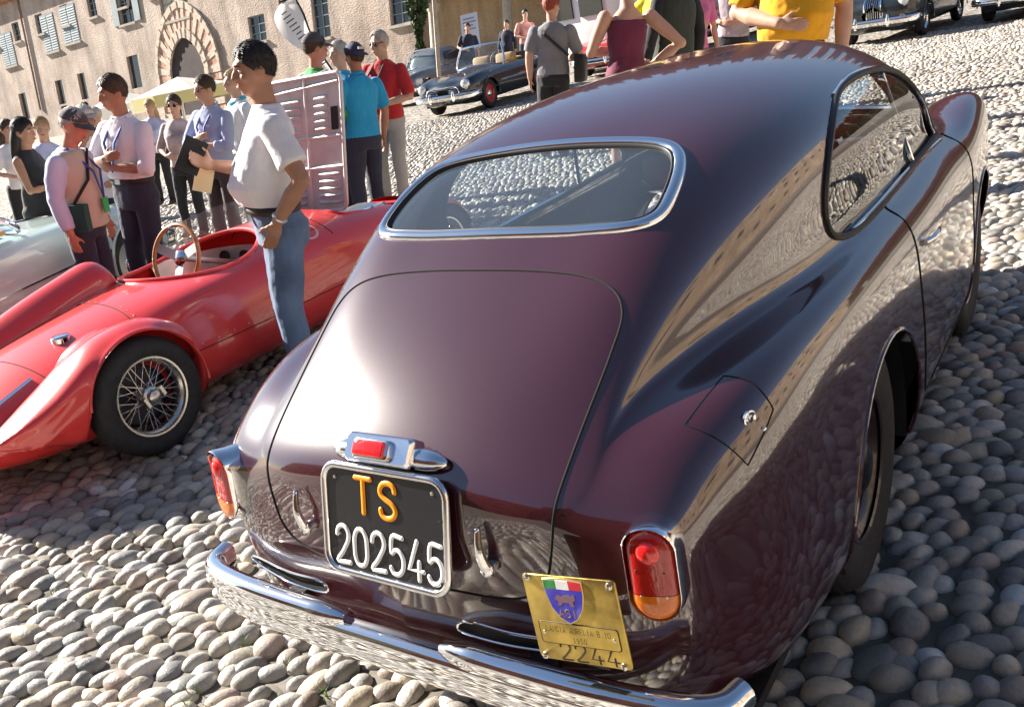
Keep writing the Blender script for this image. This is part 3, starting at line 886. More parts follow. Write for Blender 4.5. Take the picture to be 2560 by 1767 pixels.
# --- boot handles
for hx in (-.243, .243):
    h0, _ = hit((hx, -1, .662), (0, 1, 0)); h1, _ = hit((hx - .004, -1, .742), (0, 1, 0))
    root = empty('boot_handle'); root.parent = coupe
    pts = []; rad = []
    for i in range(9):
        t = i / 8; p = h0.lerp(h1, t) + Vector((-.004 * t, -.016 - .010 * math.sin(t * PI) , 0))
        pts.append(p); rad.append(.0150 - .0085 * t ** .7)
    mb = MB(); mb.tube(pts, rad, n=10, sx=.8); mb.ell(pts[0], (.0165, .012, .018), None, 12, 8); mb.ell(pts[-1], (.0052, .007, .006), None, 8, 6)
    mb.obj('lever', CHROME, root)
    mb = MB(); mb.lathe([(.011, .0), (.011, .02), (.008, .026), (0, .026)], frame_m(h0 + Vector((0, .004, -.002)), (1, 0, 0), (0, 0, 1)), 14)
    mb.v = [(v[0], 2 * (h0.y + .004) - v[1], v[2]) if v[1] > h0.y + .004 else v for v in mb.v]
    mb.obj('lock_boss', CHROME, root)
    mb = MB(); mb.box(h0 + Vector((0, -.0275, -.002)), (.0016, .002, .006)); mb.obj('keyhole', BLACK, root)

# --- rear bumper: a lower blade right across and an upper rail that breaks for the plate
BX = [(-.690, .165), (-.668, .112), (-.60, .078), (-.46, .052), (-.30, .040), (-.15, .035), (0, .034), (.15, .035), (.30, .040), (.46, .052), (.60, .078), (.668, .112), (.690, .165)]
bpath = smooth_open([(x, y, 0) for x, y in BX], 112)
def bumper_piece(path, prof, name, zof, parent, material=CHROME, taper=None):
    V = []; F = []; k = len(prof); n = len(path)
    for i, p in enumerate(path):
        t = (path[min(i + 1, n - 1)] - path[max(i - 1, 0)]).normalized(); out = Vector((t.y, -t.x, 0))
        s_ = taper(i / (n - 1)) if taper else 1.0
        for (a, z) in prof: V.append(p + out * (a * s_ if a > 0 else a) + Vector((0, 0, zof - .03 * (p.x / .69) ** 2 + z * (1.0 if s_ == 1 else (.35 + .65 * s_)))))
    for i in range(n - 1):
        for q in range(k - 1): F.append((i * k + q, i * k + q + 1, (i + 1) * k + q + 1, (i + 1) * k + q))
    F.append(tuple(range(k))); F.append(tuple((n - 1) * k + q for q in range(k - 1, -1, -1)))
    return mesh_obj(name, V, F, material, parent, sharp=60)
bumper = empty('rear_bumper'); bumper.parent = coupe
LOWP = [(-.022, .030), (-.005, .0335), (.008, .030), (.016, .020), (.019, .008), (.017, -.004), (.010, -.016), (.014, -.026), (.018, -.036), (.014, -.048), (.002, -.056), (-.015, -.058)]
bumper_piece(bpath, LOWP, 'bumper_blade', .452, bumper)
UPP = [(-.024, -.014), (-.026, .018), (-.018, .031), (-.004, .036), (.010, .033), (.020, .024), (.024, .010), (.022, -.004), (.014, -.014)]
def tp(u): return max(.05, min(1.0, (1 - u) / .10)) ** .5
for sd in (-1, 1):
    seg_ = [p for p in bpath if p.x * sd > .128]
    if sd < 0: seg2 = list(seg_)
    else: seg2 = list(seg_)[::-1]
    # run from the outer end towards the middle, thinning out at the break
    if sd > 0:
        V = [Vector((-p.x, p.y, p.z)) for p in seg2]
        o = bumper_piece(V, UPP, 'bumper_rail', .484, bumper, taper=tp)
        for v in o.data.vertices: v.co.x = -v.co.x
        o.data.flip_normals()
    else: bumper_piece(seg2, UPP, 'bumper_rail', .484, bumper, taper=tp)
# valance behind the bumper and two chrome edged slots in it
for sd in (-1, 1):
    mb = MB(); pr = smooth_closed([(sd * a, y, z) for a, y, z in ((.20, .055, .560), (.30, .058, .558), (.42, .075, .558), (.46, .085, .545), (.42, .078, .532), (.30, .055, .532), (.20, .05, .534), (.175, .05, .545))], 40)
    mb.tube(pr, .0028, n=8, closed=True); mb.obj('valance_slot_trim', CHROME, coupe)
    mb = MB(); mb.add([p + Vector((0, .004, 0)) for p in pr], [tuple(range(40))]); mb.obj('valance_slot', GAP, coupe)
    mb = MB(); mb.box((sd * .33, .085, .47), (.05, .07, .03)); mb.obj('bumper_bracket', BLACK, bumper)

# --- brass plaque fixed over the bumper
BRASS = mat('worn_brass', (.54, .40, .11), .34, 1.0, var=.30, vscale=26, rvar=.16, bump=.08, bscale=60)
NICK = mat('nickel_screw', (.7, .66, .58), .25, 1.0)
plaque = empty('brass_plaque'); plaque.parent = coupe
QM = frame_m((.472, .024, .660), (.985, .03, .115), (-.10, .10, 1))
if QM.col[2].y > 0: QM = frame_m((.472, .024, .660), (-.985, -.03, -.115), (-.10, .10, 1))
QW, QH = .178, .160
mb = MB(); mb.prism(rrect(QW, QH, .008, 4), .0032, QM, bevel=.0008); mb.obj('brass_plate', BRASS, plaque)
for (a, b) in ((-.078, .074), (.078, .070), (-.078, -.074), (.074, -.074)):
    mb = MB(); mb.lathe([(.0068, 0), (.0062, .0025), (.004, .004), (0, .0045)], QM @ Matrix.Translation((a, b, .003)), 14); s_ = mb.obj('plaque_screw', NICK, plaque)
    mb = MB(); mb.box(QM @ Vector((a, b, .0075)), (.009, .0012, .0008), QM.to_3x3() @ Matrix.Rotation(.7 + a * 9, 3, 'Z')); mb.obj('screw_slot', BLACK, s_)
# enamel shield: three bands over a blue field
def shield(w, h):
    p = [(-w, h), (-.5 * w, h * 1.07), (0, h * 1.10), (.5 * w, h * 1.07), (w, h), (w * .97, h * .3), (w * .8, -h * .35), (w * .45, -h * .85), (0, -h * 1.12), (-w * .45, -h * .85), (-w * .8, -h * .35), (-w * .97, h * .3)]
    return p
SM = QM @ Matrix.Translation((-.010, .036, .0032))
sw, sh = .036, .036
EN = dict(rough=.18, coat=.6)
mb = MB(); mb.prism(shield(sw * 1.06, sh * 1.06), .0022, SM, bevel=.0006); sh_o = mb.obj('shield', mat('shield_rim', (.75, .62, .35), .25, 1.0), plaque)
mb = MB(); mb.prism([(a, min(b, sh * .62)) for a, b in shield(sw, sh) if True], .0028, SM); mb.obj('blue_field', mat('enamel_blue', (.035, .03, .42), **EN), sh_o)
for k, (c_, nm) in enumerate((((.01, .22, .05), 'green'), ((.75, .75, .74), 'white'), ((.55, .02, .03), 'red'))):
    x0 = -sw + k * 2 * sw / 3; x1 = x0 + 2 * sw / 3
    mb = MB(); mb.prism([(x0, sh * .60), (x1, sh * .60), (x1, sh * (1.05 - .05 * (k == 2))), (x0, sh * (1.05 - .05 * (k == 0)))], .0029, SM); mb.obj('enamel_band', mat('enamel_' + nm, c_, **EN), sh_o)
GOLD = mat('dull_gold', (.22, .13, .16), .5, .3)
# a small winged lion silhouette and three letters, worn
mb = MB()
mb.prism([(-.020, .004), (-.012, .013), (-.006, .009), (.002, .012), (.012, .010), (.019, .014), (.020, .005), (.014, .0), (.016, -.008), (.010, -.008), (.006, -.002), (-.006, -.002), (-.010, -.008), (-.016, -.008), (-.013, .0)], .0033, SM); mb.obj('emblem', GOLD, sh_o)
stroke_text('ASI', SM, -.017, -.029, .009, .014, .0125, .0013, 'shield_lettering', GOLD, sh_o, n=4, lift=.0028)
NM = QM @ Matrix.Translation((0, -.027, .0032))
mb = MB(); mb.prism(rrect(.150, .038, .004, 3), .0016, NM, bevel=.0006); npl = mb.obj('name_strip', BRASS, plaque)
mb = MB(); mb.tube([NM @ Vector((a, b, .0004)) for a, b in rrect(.1515, .0395, .0045, 3)], .0011, n=5, closed=True); mb.obj('strip_edge', mat('engraved', (.05, .03, .012), .6), npl)
for a in (-.067, .067):
    mb = MB(); mb.lathe([(.0034, 0), (.003, .0018), (0, .0024)], NM @ Matrix.Translation((a, 0, .0016)), 10); mb.obj('strip_screw', NICK, npl)
ENG = mat('engraved', (.05, .03, .012), .6)
stroke_text('LANCIA AURELIA B.10', NM, -.0625, .0030, .0046, .0100, .0066, .0009, 'engraving', ENG, npl, n=4, lift=.0015, flat=.3)
stroke_text('1950', NM, -.013, -.0145, .0045, .0095, .0070, .0009, 'engraving', ENG, npl, n=4, lift=.0015, flat=.3)
stroke_text('2244', QM, -.044, -.076, .021, .031, .0295, .0023, 'engraving', ENG, plaque, n=5, lift=.0030, flat=.4)
mb = MB(); mb.box((.48, .055, .57), (.07, .05, .012)); mb.obj('plaque_bracket', BLACK, plaque)

# --- fuel flap on the right rear wing, with its lock
def skin_near(p):
    q, n, i, d = BODY_BVH.find_nearest(Vector(p))
    if n.dot(q - Vector((0, 1.9, .5))) < 0: n = -n
    return q, n
flap = empty('fuel_flap'); flap.parent = coupe
FC = [(.5527, .3456, .869), (.5757, .4912, .9019), (.625, .497, .890), (.664, .490, .840), (.655, .372, .785), (.612, .352, .838)]
fl = []
for i in range(6):
    a_, b_ = Vector(FC[i]), Vector(FC[(i + 1) % 6])
    for q in range(8): fl.append(skin_near(a_.lerp(b_, q / 8))[0])
mb = MB(); mb.tube(fl, .0016, n=6, closed=True); mb.obj('flap_gap', GAP, flap)
kp, kn = skin_near((.6412, .4262, .8491))
KM = frame_m(kp, kn.cross(Vector((0, 0, 1))), Vector((0, 0, 1)))
if KM.col[2].to_3d().dot(kn) < 0: KM = frame_m(kp, -kn.cross(Vector((0, 0, 1))), Vector((0, 0, 1)))
mb = MB(); mb.lathe([(.0165, -.002), (.0165, .0025), (.014, .004), (.0115, .0025), (.0075, .0025), (.0068, .004), (0, .0045)], KM, 24); lk = mb.obj('flap_lock', CHROME, flap)
mb = MB(); mb.box(KM @ Vector((0, 0, .0045)), (.0022, .010, .001), KM.to_3x3()); mb.obj('keyhole', BLACK, lk)
k2, n2 = skin_near((.6595, .4432, .8228))
mb = MB(); mb.ell(k2, (.0055, .0055, .0055), None, 10, 6); mb.obj('flap_stop', CHROME, flap)

# --- doors: shut lines, handles
for sd in (-1, 1):
    dr = empty('door'); dr.parent = coupe
    dl = [z_side(y, z, sd) for y, z in [(1.63, .935), (1.60, .86), (1.60, .72), (1.62, .58), (1.64, .45), (1.67, .36), (1.74, .325), (2.0, .32), (2.3, .32), (2.62, .32), (2.68, .36), (2.69, .5), (2.68, .7), (2.63, .85), (2.58, .945)]]
    sm_ = [z_side(p.x, p.y, sd) for p in smooth_open([(p.y, p.z, 0) for p in dl], 60)]
    mb = MB(); mb.tube([p for p in sm_ if p], .003, n=6); mb.obj('door_gap', GAP, dr)
    hp, hn = skin_near((sd * .72, 1.74, .80))
    mb = MB(); mb.tube([hp + hn * .004 + Vector((0, -.05, 0)), hp + hn * .022 + Vector((0, -.02, .002)), hp + hn * .026 + Vector((0, .04, .002)), hp + hn * .022 + Vector((0, .09, 0))], [.010, .009, .008, .006], n=10)
    mb.obj('door_handle', CHROME, dr)
    # thin chrome strip along the flank and the belt moulding under the glass
    mb = MB(); mb.tube([z_side(y, .945 - .012 * abs(y - 1.9), sd) + Vector((sd * .002, 0, 0)) for y in np.linspace(1.34, 2.50, 24)], .0065, n=8); mb.obj('belt_moulding', CHROME, coupe)
    # vent window post
    a_, b_ = z_side(2.10, .955, sd), z_side(2.00, 1.245, sd)
    mb = MB(); mb.tube([a_, b_], .007, n=8); mb.obj('vent_post', CHROME, coupe)
    mb = MB(); mb.tube([z_side(p.x, p.y, sd) for p in smooth_open([(2.50, .96, 0), (2.40, 1.10, 0), (2.25, 1.205, 0), (2.05, 1.262, 0), (1.75, 1.280, 0), (1.5, 1.262, 0)], 30)], .006, n=8); mb.obj('drip_rail', CHROME, coupe)

# --- wheels
def steel_wheel(name, c, sd, parent, rad=.335, wid=.155, rimr=.20, rim_mat=None, hub_mat=CHROME, wire=False):
    w = empty(name, c); w.parent = parent
    Mx = frame_m((0, 0, 0), (0, 1, 0), (0, 0, 1))       # local z -> +x
    if sd < 0: Mx = Matrix.Rotation(PI, 4, 'Z') @ Mx
    h = wid / 2
    mb = MB()
    mb.lathe([(rimr, -h * .8), (rimr + .03, -h), (rad - .05, -h * 1.04), (rad - .015, -h * .9), (rad, -h * .6), (rad, h * .6), (rad - .015, h * .9), (rad - .05, h * 1.04), (rimr + .03, h), (rimr, h * .8)], Mx, 48)
    for k in range(4):
        rr = rad + .0012; zz = -h * .45 + h * .3 * k
        mb.lathe([(rr, zz), (rr + .003, zz + .004), (rr + .003, zz + .014), (rr, zz + .018)], Mx, 48)
    mb.obj('tyre', RUBBER, w)
    mb = MB()
    mb.lathe([(rimr, -h * .8), (rimr + .006, -h * .7), (rimr - .02, -h * .5), (rimr - .025, h * .4), (rimr - .012, h * .6), (rimr + .004, h * .74), (rimr + .008, h * .82), (rimr + .002, h * .86), (rimr - .006, h * .80)] , Mx, 40)
    if not wire: mb.lathe([(rimr - .02, h * .35), (rimr - .05, h * .40), (rimr - .09, h * .62), (.06, h * .55), (0, h * .55)], Mx, 40)
    mb.obj('rim', rim_mat or mat('rim_dark', (.02, .006, .008), .35, coat=.6), w)
    if not wire:
        mb = MB(); mb.lathe([(.085, h * .58), (.08, h * .72), (.055, h * .92), (.02, h * 1.0), (0, h * 1.0)], Mx, 30); mb.obj('hub_cap', hub_mat, w)
    return w, Mx
for (wy, wz) in WHEELS:
    for sd in (-1, 1):
        steel_wheel('wheel', (sd * .588, wy, wz), sd, coupe, hub_mat=mat('hub_dark_chrome', (.10, .09, .09), .2, 1.0))
mb = MB(); mb.box((0, 1.9, .235), (1.26, 3.2, .03)); mb.obj('floor_pan', BLACK, coupe)
for k_, (wy, wz) in enumerate(WHEELS):
    for sd in (-1, 1):
        mb = MB(); n_ = 20; V = []; F = []
        for i in range(n_ + 1):
            a = R(-14 + 208 * i / n_)
            for x in (.46, .685 if k_ == 0 else .65): V.append((sd * x, wy + .372 * math.cos(a), wz + .372 * math.sin(a)))
        for i in range(n_): F.append((2 * i, 2 * i + 1, 2 * i + 3, 2 * i + 2))
        mb.add(V, F); mb.add([(sd * .46, wy + .372 * math.cos(R(a)), wz + .372 * math.sin(R(a))) for a in range(-14, 195, 10)], [tuple(range(21))])
        mb.obj('wheel_well', BLACK, coupe)

# --- inside: seats, dash, steering wheel, roof lining
LEATHER = mat('grey_cloth', (.035, .04, .05), .8, var=.2, vscale=20)
for sx in (-.30, .30):
    st = empty('front_seat'); st.parent = coupe
    mb = MB(); bevel_block(mb, frame_m((sx, 1.80, .62), (1, 0, 0), (0, -.22, 1)), .46, .50, .13, .09, tp=.9); mb.obj('seat_back', LEATHER, st)
    mb = MB(); bevel_block(mb, frame_m((sx, 2.02, .44), (1, 0, 0), (0, 1, .1)), .46, .46, .15, .08, tp=.9); mb.obj('seat_cushion', LEATHER, st)
mb = MB(); bevel_block(mb, frame_m((0, 1.02, .62), (1, 0, 0), (0, -.35, 1)), 1.05, .46, .14, .08, tp=.92); mb.obj('rear_bench', LEATHER, coupe)
mb = MB(); mb.box((0, .86, .93), (.96, .40, .015)); mb.obj('parcel_shelf', LEATHER, coupe)
mb = MB(); bevel_block(mb, frame_m((0, 2.62, .86), (1, 0, 0), (0, .3, 1)), 1.1, .16, .12, .03); mb.obj('dashboard', MAROON, coupe)
mb = MB(); mb.tube([Vector((.33 + .19 * math.cos(a), 2.36 - .07 * math.sin(a), .90 + .178 * math.sin(a))) for a in np.linspace(0, 2 * PI, 33)[:-1]], .011, n=8, closed=True)
for a in (.3, PI - .3, -PI / 2): mb.tube([Vector((.33, 2.37, .90)), Vector((.33 + .19 * math.cos(a), 2.36 - .07 * math.sin(a), .90 + .178 * math.sin(a)))], .008, n=6)
mb.tube([Vector((.33, 2.37, .90)), Vector((.33, 2.62, .78))], .016, n=8); mb.obj('steering_wheel', BLACK, coupe)
mb = MB(); bevel_block(mb, frame_m((0, 2.40, 1.235), (1, 0, 0), (0, -.1, 1)), .20, .05, .02, .02); mb.obj('interior_mirror', CHROME, coupe)
mb = MB(); bevel_block(mb, frame_m((.20, .88, .945), (1, 0, 0), (0, 1, 0)), .10, .05, .035, .012); mb.obj('interior_lamp', BULB_LENS, coupe)
# ------------------------------------------------------------------ buildings round the square
def wall_mat(name, c1, c2, c3, scale=1.2, bump=.5, brick=None):
    m = bpy.data.materials.new(name); m.use_nodes = True; nt = m.node_tree; b = nt.nodes['Principled BSDF']
    ge = nt.nodes.new('ShaderNodeNewGeometry')
    n1 = nt.nodes.new('ShaderNodeTexNoise'); n1.inputs['Scale'].default_value = scale * .25; n1.inputs['Detail'].default_value = 9; n1.inputs['Roughness'].default_value = .65
    nt.links.new(ge.outputs['Position'], n1.inputs['Vector'])
    rp = nt.nodes.new('ShaderNodeValToRGB')
    rp.color_ramp.elements[0].position = .32; rp.color_ramp.elements[0].color = (*c1, 1)
    rp.color_ramp.elements[1].position = .68; rp.color_ramp.elements[1].color = (*c3, 1)
    e = rp.color_ramp.elements.new(.5); e.color = (*c2, 1)
    nt.links.new(n1.outputs['Fac'], rp.inputs['Fac'])
    last = rp.outputs['Color']
    n2 = nt.nodes.new('ShaderNodeTexNoise'); n2.inputs['Scale'].default_value = 7; n2.inputs['Detail'].default_value = 6
    mp = nt.nodes.new('ShaderNodeMapping'); mp.inputs['Scale'].default_value = (1, 1, 2.2)
    nt.links.new(ge.outputs['Position'], mp.inputs['Vector']); nt.links.new(mp.outputs[0], n2.inputs['Vector'])
    mr = nt.nodes.new('ShaderNodeMapRange'); mr.inputs['To Min'].default_value = .65; mr.inputs['To Max'].default_value = 1.3
    nt.links.new(n2.outputs['Fac'], mr.inputs['Value'])
    mx = nt.nodes.new('ShaderNodeMix'); mx.data_type = 'RGBA'; mx.blend_type = 'MULTIPLY'; mx.inputs['Factor'].default_value = 1
    nt.links.new(last, mx.inputs['A']); nt.links.new(mr.outputs[0], mx.inputs['B']); last = mx.outputs['Result']
    n3 = nt.nodes.new('ShaderNodeTexNoise'); n3.inputs['Scale'].default_value = 1.1; n3.inputs['Detail'].default_value = 7; n3.inputs['Roughness'].default_value = .6
    mp3 = nt.nodes.new('ShaderNodeMapping'); mp3.inputs['Scale'].default_value = (1, 1, .16)
    nt.links.new(ge.outputs['Position'], mp3.inputs['Vector']); nt.links.new(mp3.outputs[0], n3.inputs['Vector'])
    r3 = nt.nodes.new('ShaderNodeMapRange'); r3.inputs['From Min'].default_value = .35; r3.inputs['From Max'].default_value = .62; r3.inputs['To Min'].default_value = .66; r3.inputs['To Max'].default_value = 1.06
    nt.links.new(n3.outputs['Fac'], r3.inputs['Value'])
    m3 = nt.nodes.new('ShaderNodeMix'); m3.data_type = 'RGBA'; m3.blend_type = 'MULTIPLY'; m3.inputs['Factor'].default_value = 1
    nt.links.new(last, m3.inputs['A']); nt.links.new(r3.outputs[0], m3.inputs['B']); last = m3.outputs['Result']
    nt.links.new(last, b.inputs['Base Color']); b.inputs['Roughness'].default_value = .9
    bp = nt.nodes.new('ShaderNodeBump'); bp.inputs['Strength'].default_value = bump; bp.inputs['Distance'].default_value = .05
    nt.links.new(n2.outputs['Fac'], bp.inputs['Height']); nt.links.new(bp.outputs['Normal'], b.inputs['Normal'])
    return m
STONE_PLASTER = wall_mat('stone_plaster', (.36, .27, .215), (.50, .40, .325), (.60, .50, .42), bump=.9)
BRICKWALL = wall_mat('old_brick', (.22, .075, .045), (.30, .11, .065), (.38, .17, .11))
PALE = wall_mat('pale_stone', (.44, .38, .29), (.54, .47, .37), (.62, .56, .46))
OCHRE = wall_mat('ochre_render', (.40, .29, .17), (.48, .36, .22), (.55, .43, .29))
BROWNSTONE = wall_mat('brown_stone', (.20, .15, .10), (.27, .20, .14), (.34, .27, .20))
PANE = mat('dark_pane', (.03, .035, .04), .08, spec=.7)
SHUTTER = mat('grey_blue_shutter', (.20, .25, .27), .7, var=.15, vscale=3)
TILE = mat('roof_tile', (.32, .14, .08), .9, var=.3, vscale=2)
SILL = mat('stone_sill', (.55, .50, .42), .8, var=.15, vscale=4)

class Facade:
    """plumb front on the sloping square: s runs along it, t up it"""
    def __init__(s, O, u, width, height, depth, name, label, mat_, cat='building'):
        s.O = Vector(O); s.u = Vector(u).normalized(); s.v = PLUMB.copy(); n = s.u.cross(s.v).normalized()
        if n.dot(CAM - s.O) < 0: n = -n
        s.n = n; s.w = width; s.h = height; s.d = depth; s.mat = mat_
        s.root = empty(name, (0, 0, 0), 0, label, cat)
        s.holes = []
    def st(s, px, py):
        d = ray_dir(px, py); k = (s.O - CAM).dot(s.n) / d.dot(s.n); P = CAM + d * k - s.O
        # solve P = a u + b v
        uu, uv, vv = 1.0, s.u.dot(s.v), s.v.dot(s.v); pu, pv = P.dot(s.u), P.dot(s.v)
        det = uu * vv - uv * uv
        return ((pu * vv - pv * uv) / det, (pv * uu - pu * uv) / det)
    def P(s, a, b, o=0.0): return s.O + s.u * a + s.v * b + s.n * o
    def wall(s, t0=-1.5, holes=None, deep=.3):
        hs = s.holes if holes is None else holes
        xs = sorted({0.0, s.w} | {x for h in hs for x in (h[0], h[1]) if 0 < x < s.w})
        ys = sorted({t0, s.h} | {y for h in hs for y in (h[2], h[3]) if t0 < y < s.h})
        mb = MB()
        for i in range(len(xs) - 1):
            for j in range(len(ys) - 1):
                cx, cy = (xs[i] + xs[i + 1]) / 2, (ys[j] + ys[j + 1]) / 2
                if any(h[0] < cx < h[1] and h[2] < cy < h[3] for h in hs): continue
                mb.add([s.P(xs[i], ys[j]), s.P(xs[i + 1], ys[j]), s.P(xs[i + 1], ys[j + 1]), s.P(xs[i], ys[j + 1])], [(0, 1, 2, 3)])
        for h in hs:
            q = [(h[0], h[2]), (h[1], h[2]), (h[1], h[3]), (h[0], h[3])]
            for i in range(4):
                a, b = q[i], q[(i + 1) % 4]
                mb.add([s.P(*a), s.P(*b), s.P(*b, -deep), s.P(*a, -deep)], [(0, 1, 2, 3)])
        # body of the building behind
        c = [(0, t0), (s.w, t0), (s.w, s.h), (0, s.h)]
        mb.add([s.P(a, b, -.001) for a, b in c] + [s.P(a, b, -s.d) for a, b in c], [(4, 5, 6, 7), (0, 4, 7, 3), (1, 5, 6, 2), (3, 7, 6, 2)])
        return mb.obj('wall', s.mat, s.root, smooth=False)
    def window(s, a0, a1, b0, b1, style='pane', bars=(1, 2), sill=True, deep=.22):
        s.holes.append((a0, a1, b0, b1))
        if style == 'shut':
            f = MB(); w = (a1 - a0) / 2
            root = None
            for k in range(2):
                mb = MB(); x0 = a0 + k * w + .02; x1 = a0 + (k + 1) * w - .02
                mb.add([s.P(x0, b0 + .02, .03), s.P(x1, b0 + .02, .03), s.P(x1, b1 - .02, .03), s.P(x0, b1 - .02, .03), s.P(x0, b0 + .02, -.05), s.P(x1, b0 + .02, -.05), s.P(x1, b1 - .02, -.05), s.P(x0, b1 - .02, -.05)],
                       [(0, 1, 2, 3), (7, 6, 5, 4), (0, 4, 5, 1), (1, 5, 6, 2), (2, 6, 7, 3), (3, 7, 4, 0)])
                n = 14
                for q in range(n):
                    y0 = b0 + .1 + (b1 - b0 - .2) * q / n; y1 = y0 + (b1 - b0 - .2) / n * .55
                    mb.add([s.P(x0 + .06, y0, .05), s.P(x1 - .06, y0, .05), s.P(x1 - .06, y1, .031), s.P(x0 + .06, y1, .031)], [(0, 1, 2, 3)])
                mb.obj('shutter', SHUTTER, s.root, smooth=False)
        else:
            mb = MB(); mb.add([s.P(a0, b0, -deep), s.P(a1, b0, -deep), s.P(a1, b1, -deep), s.P(a0, b1, -deep)], [(0, 1, 2, 3)])
            wo_ = mb.obj('window', PANE if style != 'blind' else mat('pale_blind', (.5, .46, .36), .8), s.root, smooth=False)
            fr = MB(); t_ = .06
            def bar(x0, x1, y0, y1):
                fr.add([s.P(x0, y0, -deep + .06), s.P(x1, y0, -deep + .06), s.P(x1, y1, -deep + .06), s.P(x0, y1, -deep + .06), s.P(x0, y0, -deep + .004), s.P(x1, y0, -deep + .004), s.P(x1, y1, -deep + .004), s.P(x0, y1, -deep + .004)],
                       [(0, 1, 2, 3), (0, 4, 5, 1), (1, 5, 6, 2), (2, 6, 7, 3), (3, 7, 4, 0)])
            if style != 'hole':
                bar(a0, a0 + t_, b0, b1); bar(a1 - t_, a1, b0, b1); bar(a0 + t_, a1 - t_, b0, b0 + t_); bar(a0 + t_, a1 - t_, b1 - t_, b1)
                for k in range(bars[0]):
                    x = a0 + (a1 - a0) * (k + 1) / (bars[0] + 1); bar(x - t_ / 2, x + t_ / 2, b0 + t_, b1 - t_)
                for k in range(bars[1]):
                    y = b0 + (b1 - b0) * (k + 1) / (bars[1] + 1); bar(a0 + t_, a1 - t_, y - t_ / 3, y + t_ / 3)
                fr.obj('frame', SHUTTER, wo_, smooth=False)
        if sill:
            mb = MB(); x0, x1 = a0 - .12, a1 + .12
            mb.add([s.P(x0, b0 - .14, .14), s.P(x1, b0 - .14, .14), s.P(x1, b0 - .002, .16), s.P(x0, b0 - .002, .16), s.P(x0, b0 - .14, .002), s.P(x1, b0 - .14, .002), s.P(x1, b0 - .002, .002), s.P(x0, b0 - .002, .002)],
                   [(0, 1, 2, 3), (0, 4, 5, 1), (1, 5, 6, 2), (2, 6, 7, 3), (3, 7, 4, 0)])
            mb.obj('sill', SILL, s.root, smooth=False)
    def open_shutters(s, a0, a1, b0, b1):
        w = (a1 - a0) / 2
        for (x0, x1) in ((a0 - w * .9, a0 - .02), (a1 + .02, a1 + w * .9)):
            mb = MB(); mb.add([s.P(x0, b0, .10), s.P(x1, b0, .06), s.P(x1, b1, .06), s.P(x0, b1, .10), s.P(x0, b0, .04), s.P(x1, b0, .004), s.P(x1, b1, .004), s.P(x0, b1, .04)], [(0, 1, 2, 3), (0, 4, 5, 1), (1, 5, 6, 2), (2, 6, 7, 3), (3, 7, 4, 0)])
            mb.obj('shutter', SHUTTER, s.root, smooth=False)

def az_dir(a): return Vector((math.sin(R(a)), math.cos(R(a)), 0))

# --- the long plastered palace on the left
corner = at_depth(1045, 150, 46); corner.z = 0
PAL = Facade(corner, az_dir(-86), 70, 10.5, 10, 'plastered_palace', 'long weathered plaster palace with grey shutters and a brick striped pointed portal', STONE_PLASTER)
def win_px(F, x0, x1, y0, y1, **k):
    """window from the photo's left, right, top and bottom"""
    ax, _ = F.st(x0, (y0 + y1) / 2); bx, _ = F.st(x1, (y0 + y1) / 2); _, tb = F.st((x0 + x1) / 2, y1); _, tt = F.st((x0 + x1) / 2, y0)
    a0, a1 = min(ax, bx), max(ax, bx)
    F.window(a0, a1, tb, tt, **k); return (a0, a1, tb, tt)
win_px(PAL, 4, 36, 80, 168, style='shut'); win_px(PAL, 106, 141, 32, 132, style='shut'); win_px(PAL, 153, 194, 10, 110, style='shut')
w4 = win_px(PAL, 293, 330, -50, 62, bars=(1, 3)); PAL.open_shutters(*w4)
win_px(PAL, 398, 470, -40, 52, style='blind', bars=(2, 3))
win_px(PAL, 622, 664, 38, 106, bars=(1, 2)); win_px(PAL, 780, 822, -20, 98, bars=(1, 3)); win_px(PAL, 972, 1024, -50, 62, bars=(1, 3))
win_px(PAL, 322, 350, 138, 222, style='hole', sill=False); win_px(PAL, 142, 160, 200, 262, style='hole', sill=False); win_px(PAL, 198, 216, 182, 250, style='hole', sill=False); win_px(PAL, 52, 70, 232, 300, style='hole', sill=False)
# upper storey beyond the picture, met only in reflections
for k in range(15):
    PAL.window(2.5 + k * 4.1, 3.7 + k * 4.1, 7.6, 9.0, bars=(1, 2))
# pointed portal: opening, stone order, ring of alternating voussoirs
def arch_pts(F, cx, base, spring, half, rise, n=14):
    pts = [(cx - half, base), (cx - half, spring)]
    for i in range(1, n + 1):
        q = i / n; pts.append((cx - half * math.cos(q * PI / 2) ** 1.15, spring + rise * math.sin(q * PI / 2) ** .95))
    for i in range(n - 1, -1, -1):
        q = i / n; pts.append((cx + half * math.cos(q * PI / 2) ** 1.15, spring + rise * math.sin(q * PI / 2) ** .95))
    return pts + [(cx + half, base)]
pc0, pb0 = PAL.st(455, 190); pa, ptop = PAL.st(452, 97); pl_, _ = PAL.st(428, 170); pr_, _ = PAL.st(516, 170)
half = abs(pl_ - pr_) / 2; pcx = (pl_ + pr_) / 2; base_t = -.2; spring = ptop - (ptop) * .52
ap = arch_pts(PAL, pcx, base_t, spring, half, ptop - spring)
door = MB(); door.add([PAL.P(a, b, -.02) for a, b in ap] + [PAL.P(a, b, .012) for a, b in ap], [tuple(range(len(ap))), tuple(range(len(ap), 2 * len(ap)))])
door.obj('portal_shade', mat('portal_shade_brown', (.045, .028, .026), .8, var=.3, vscale=2), PAL.root, smooth=False)  # flat dark sheet, its colour standing in for shade inside the open portal
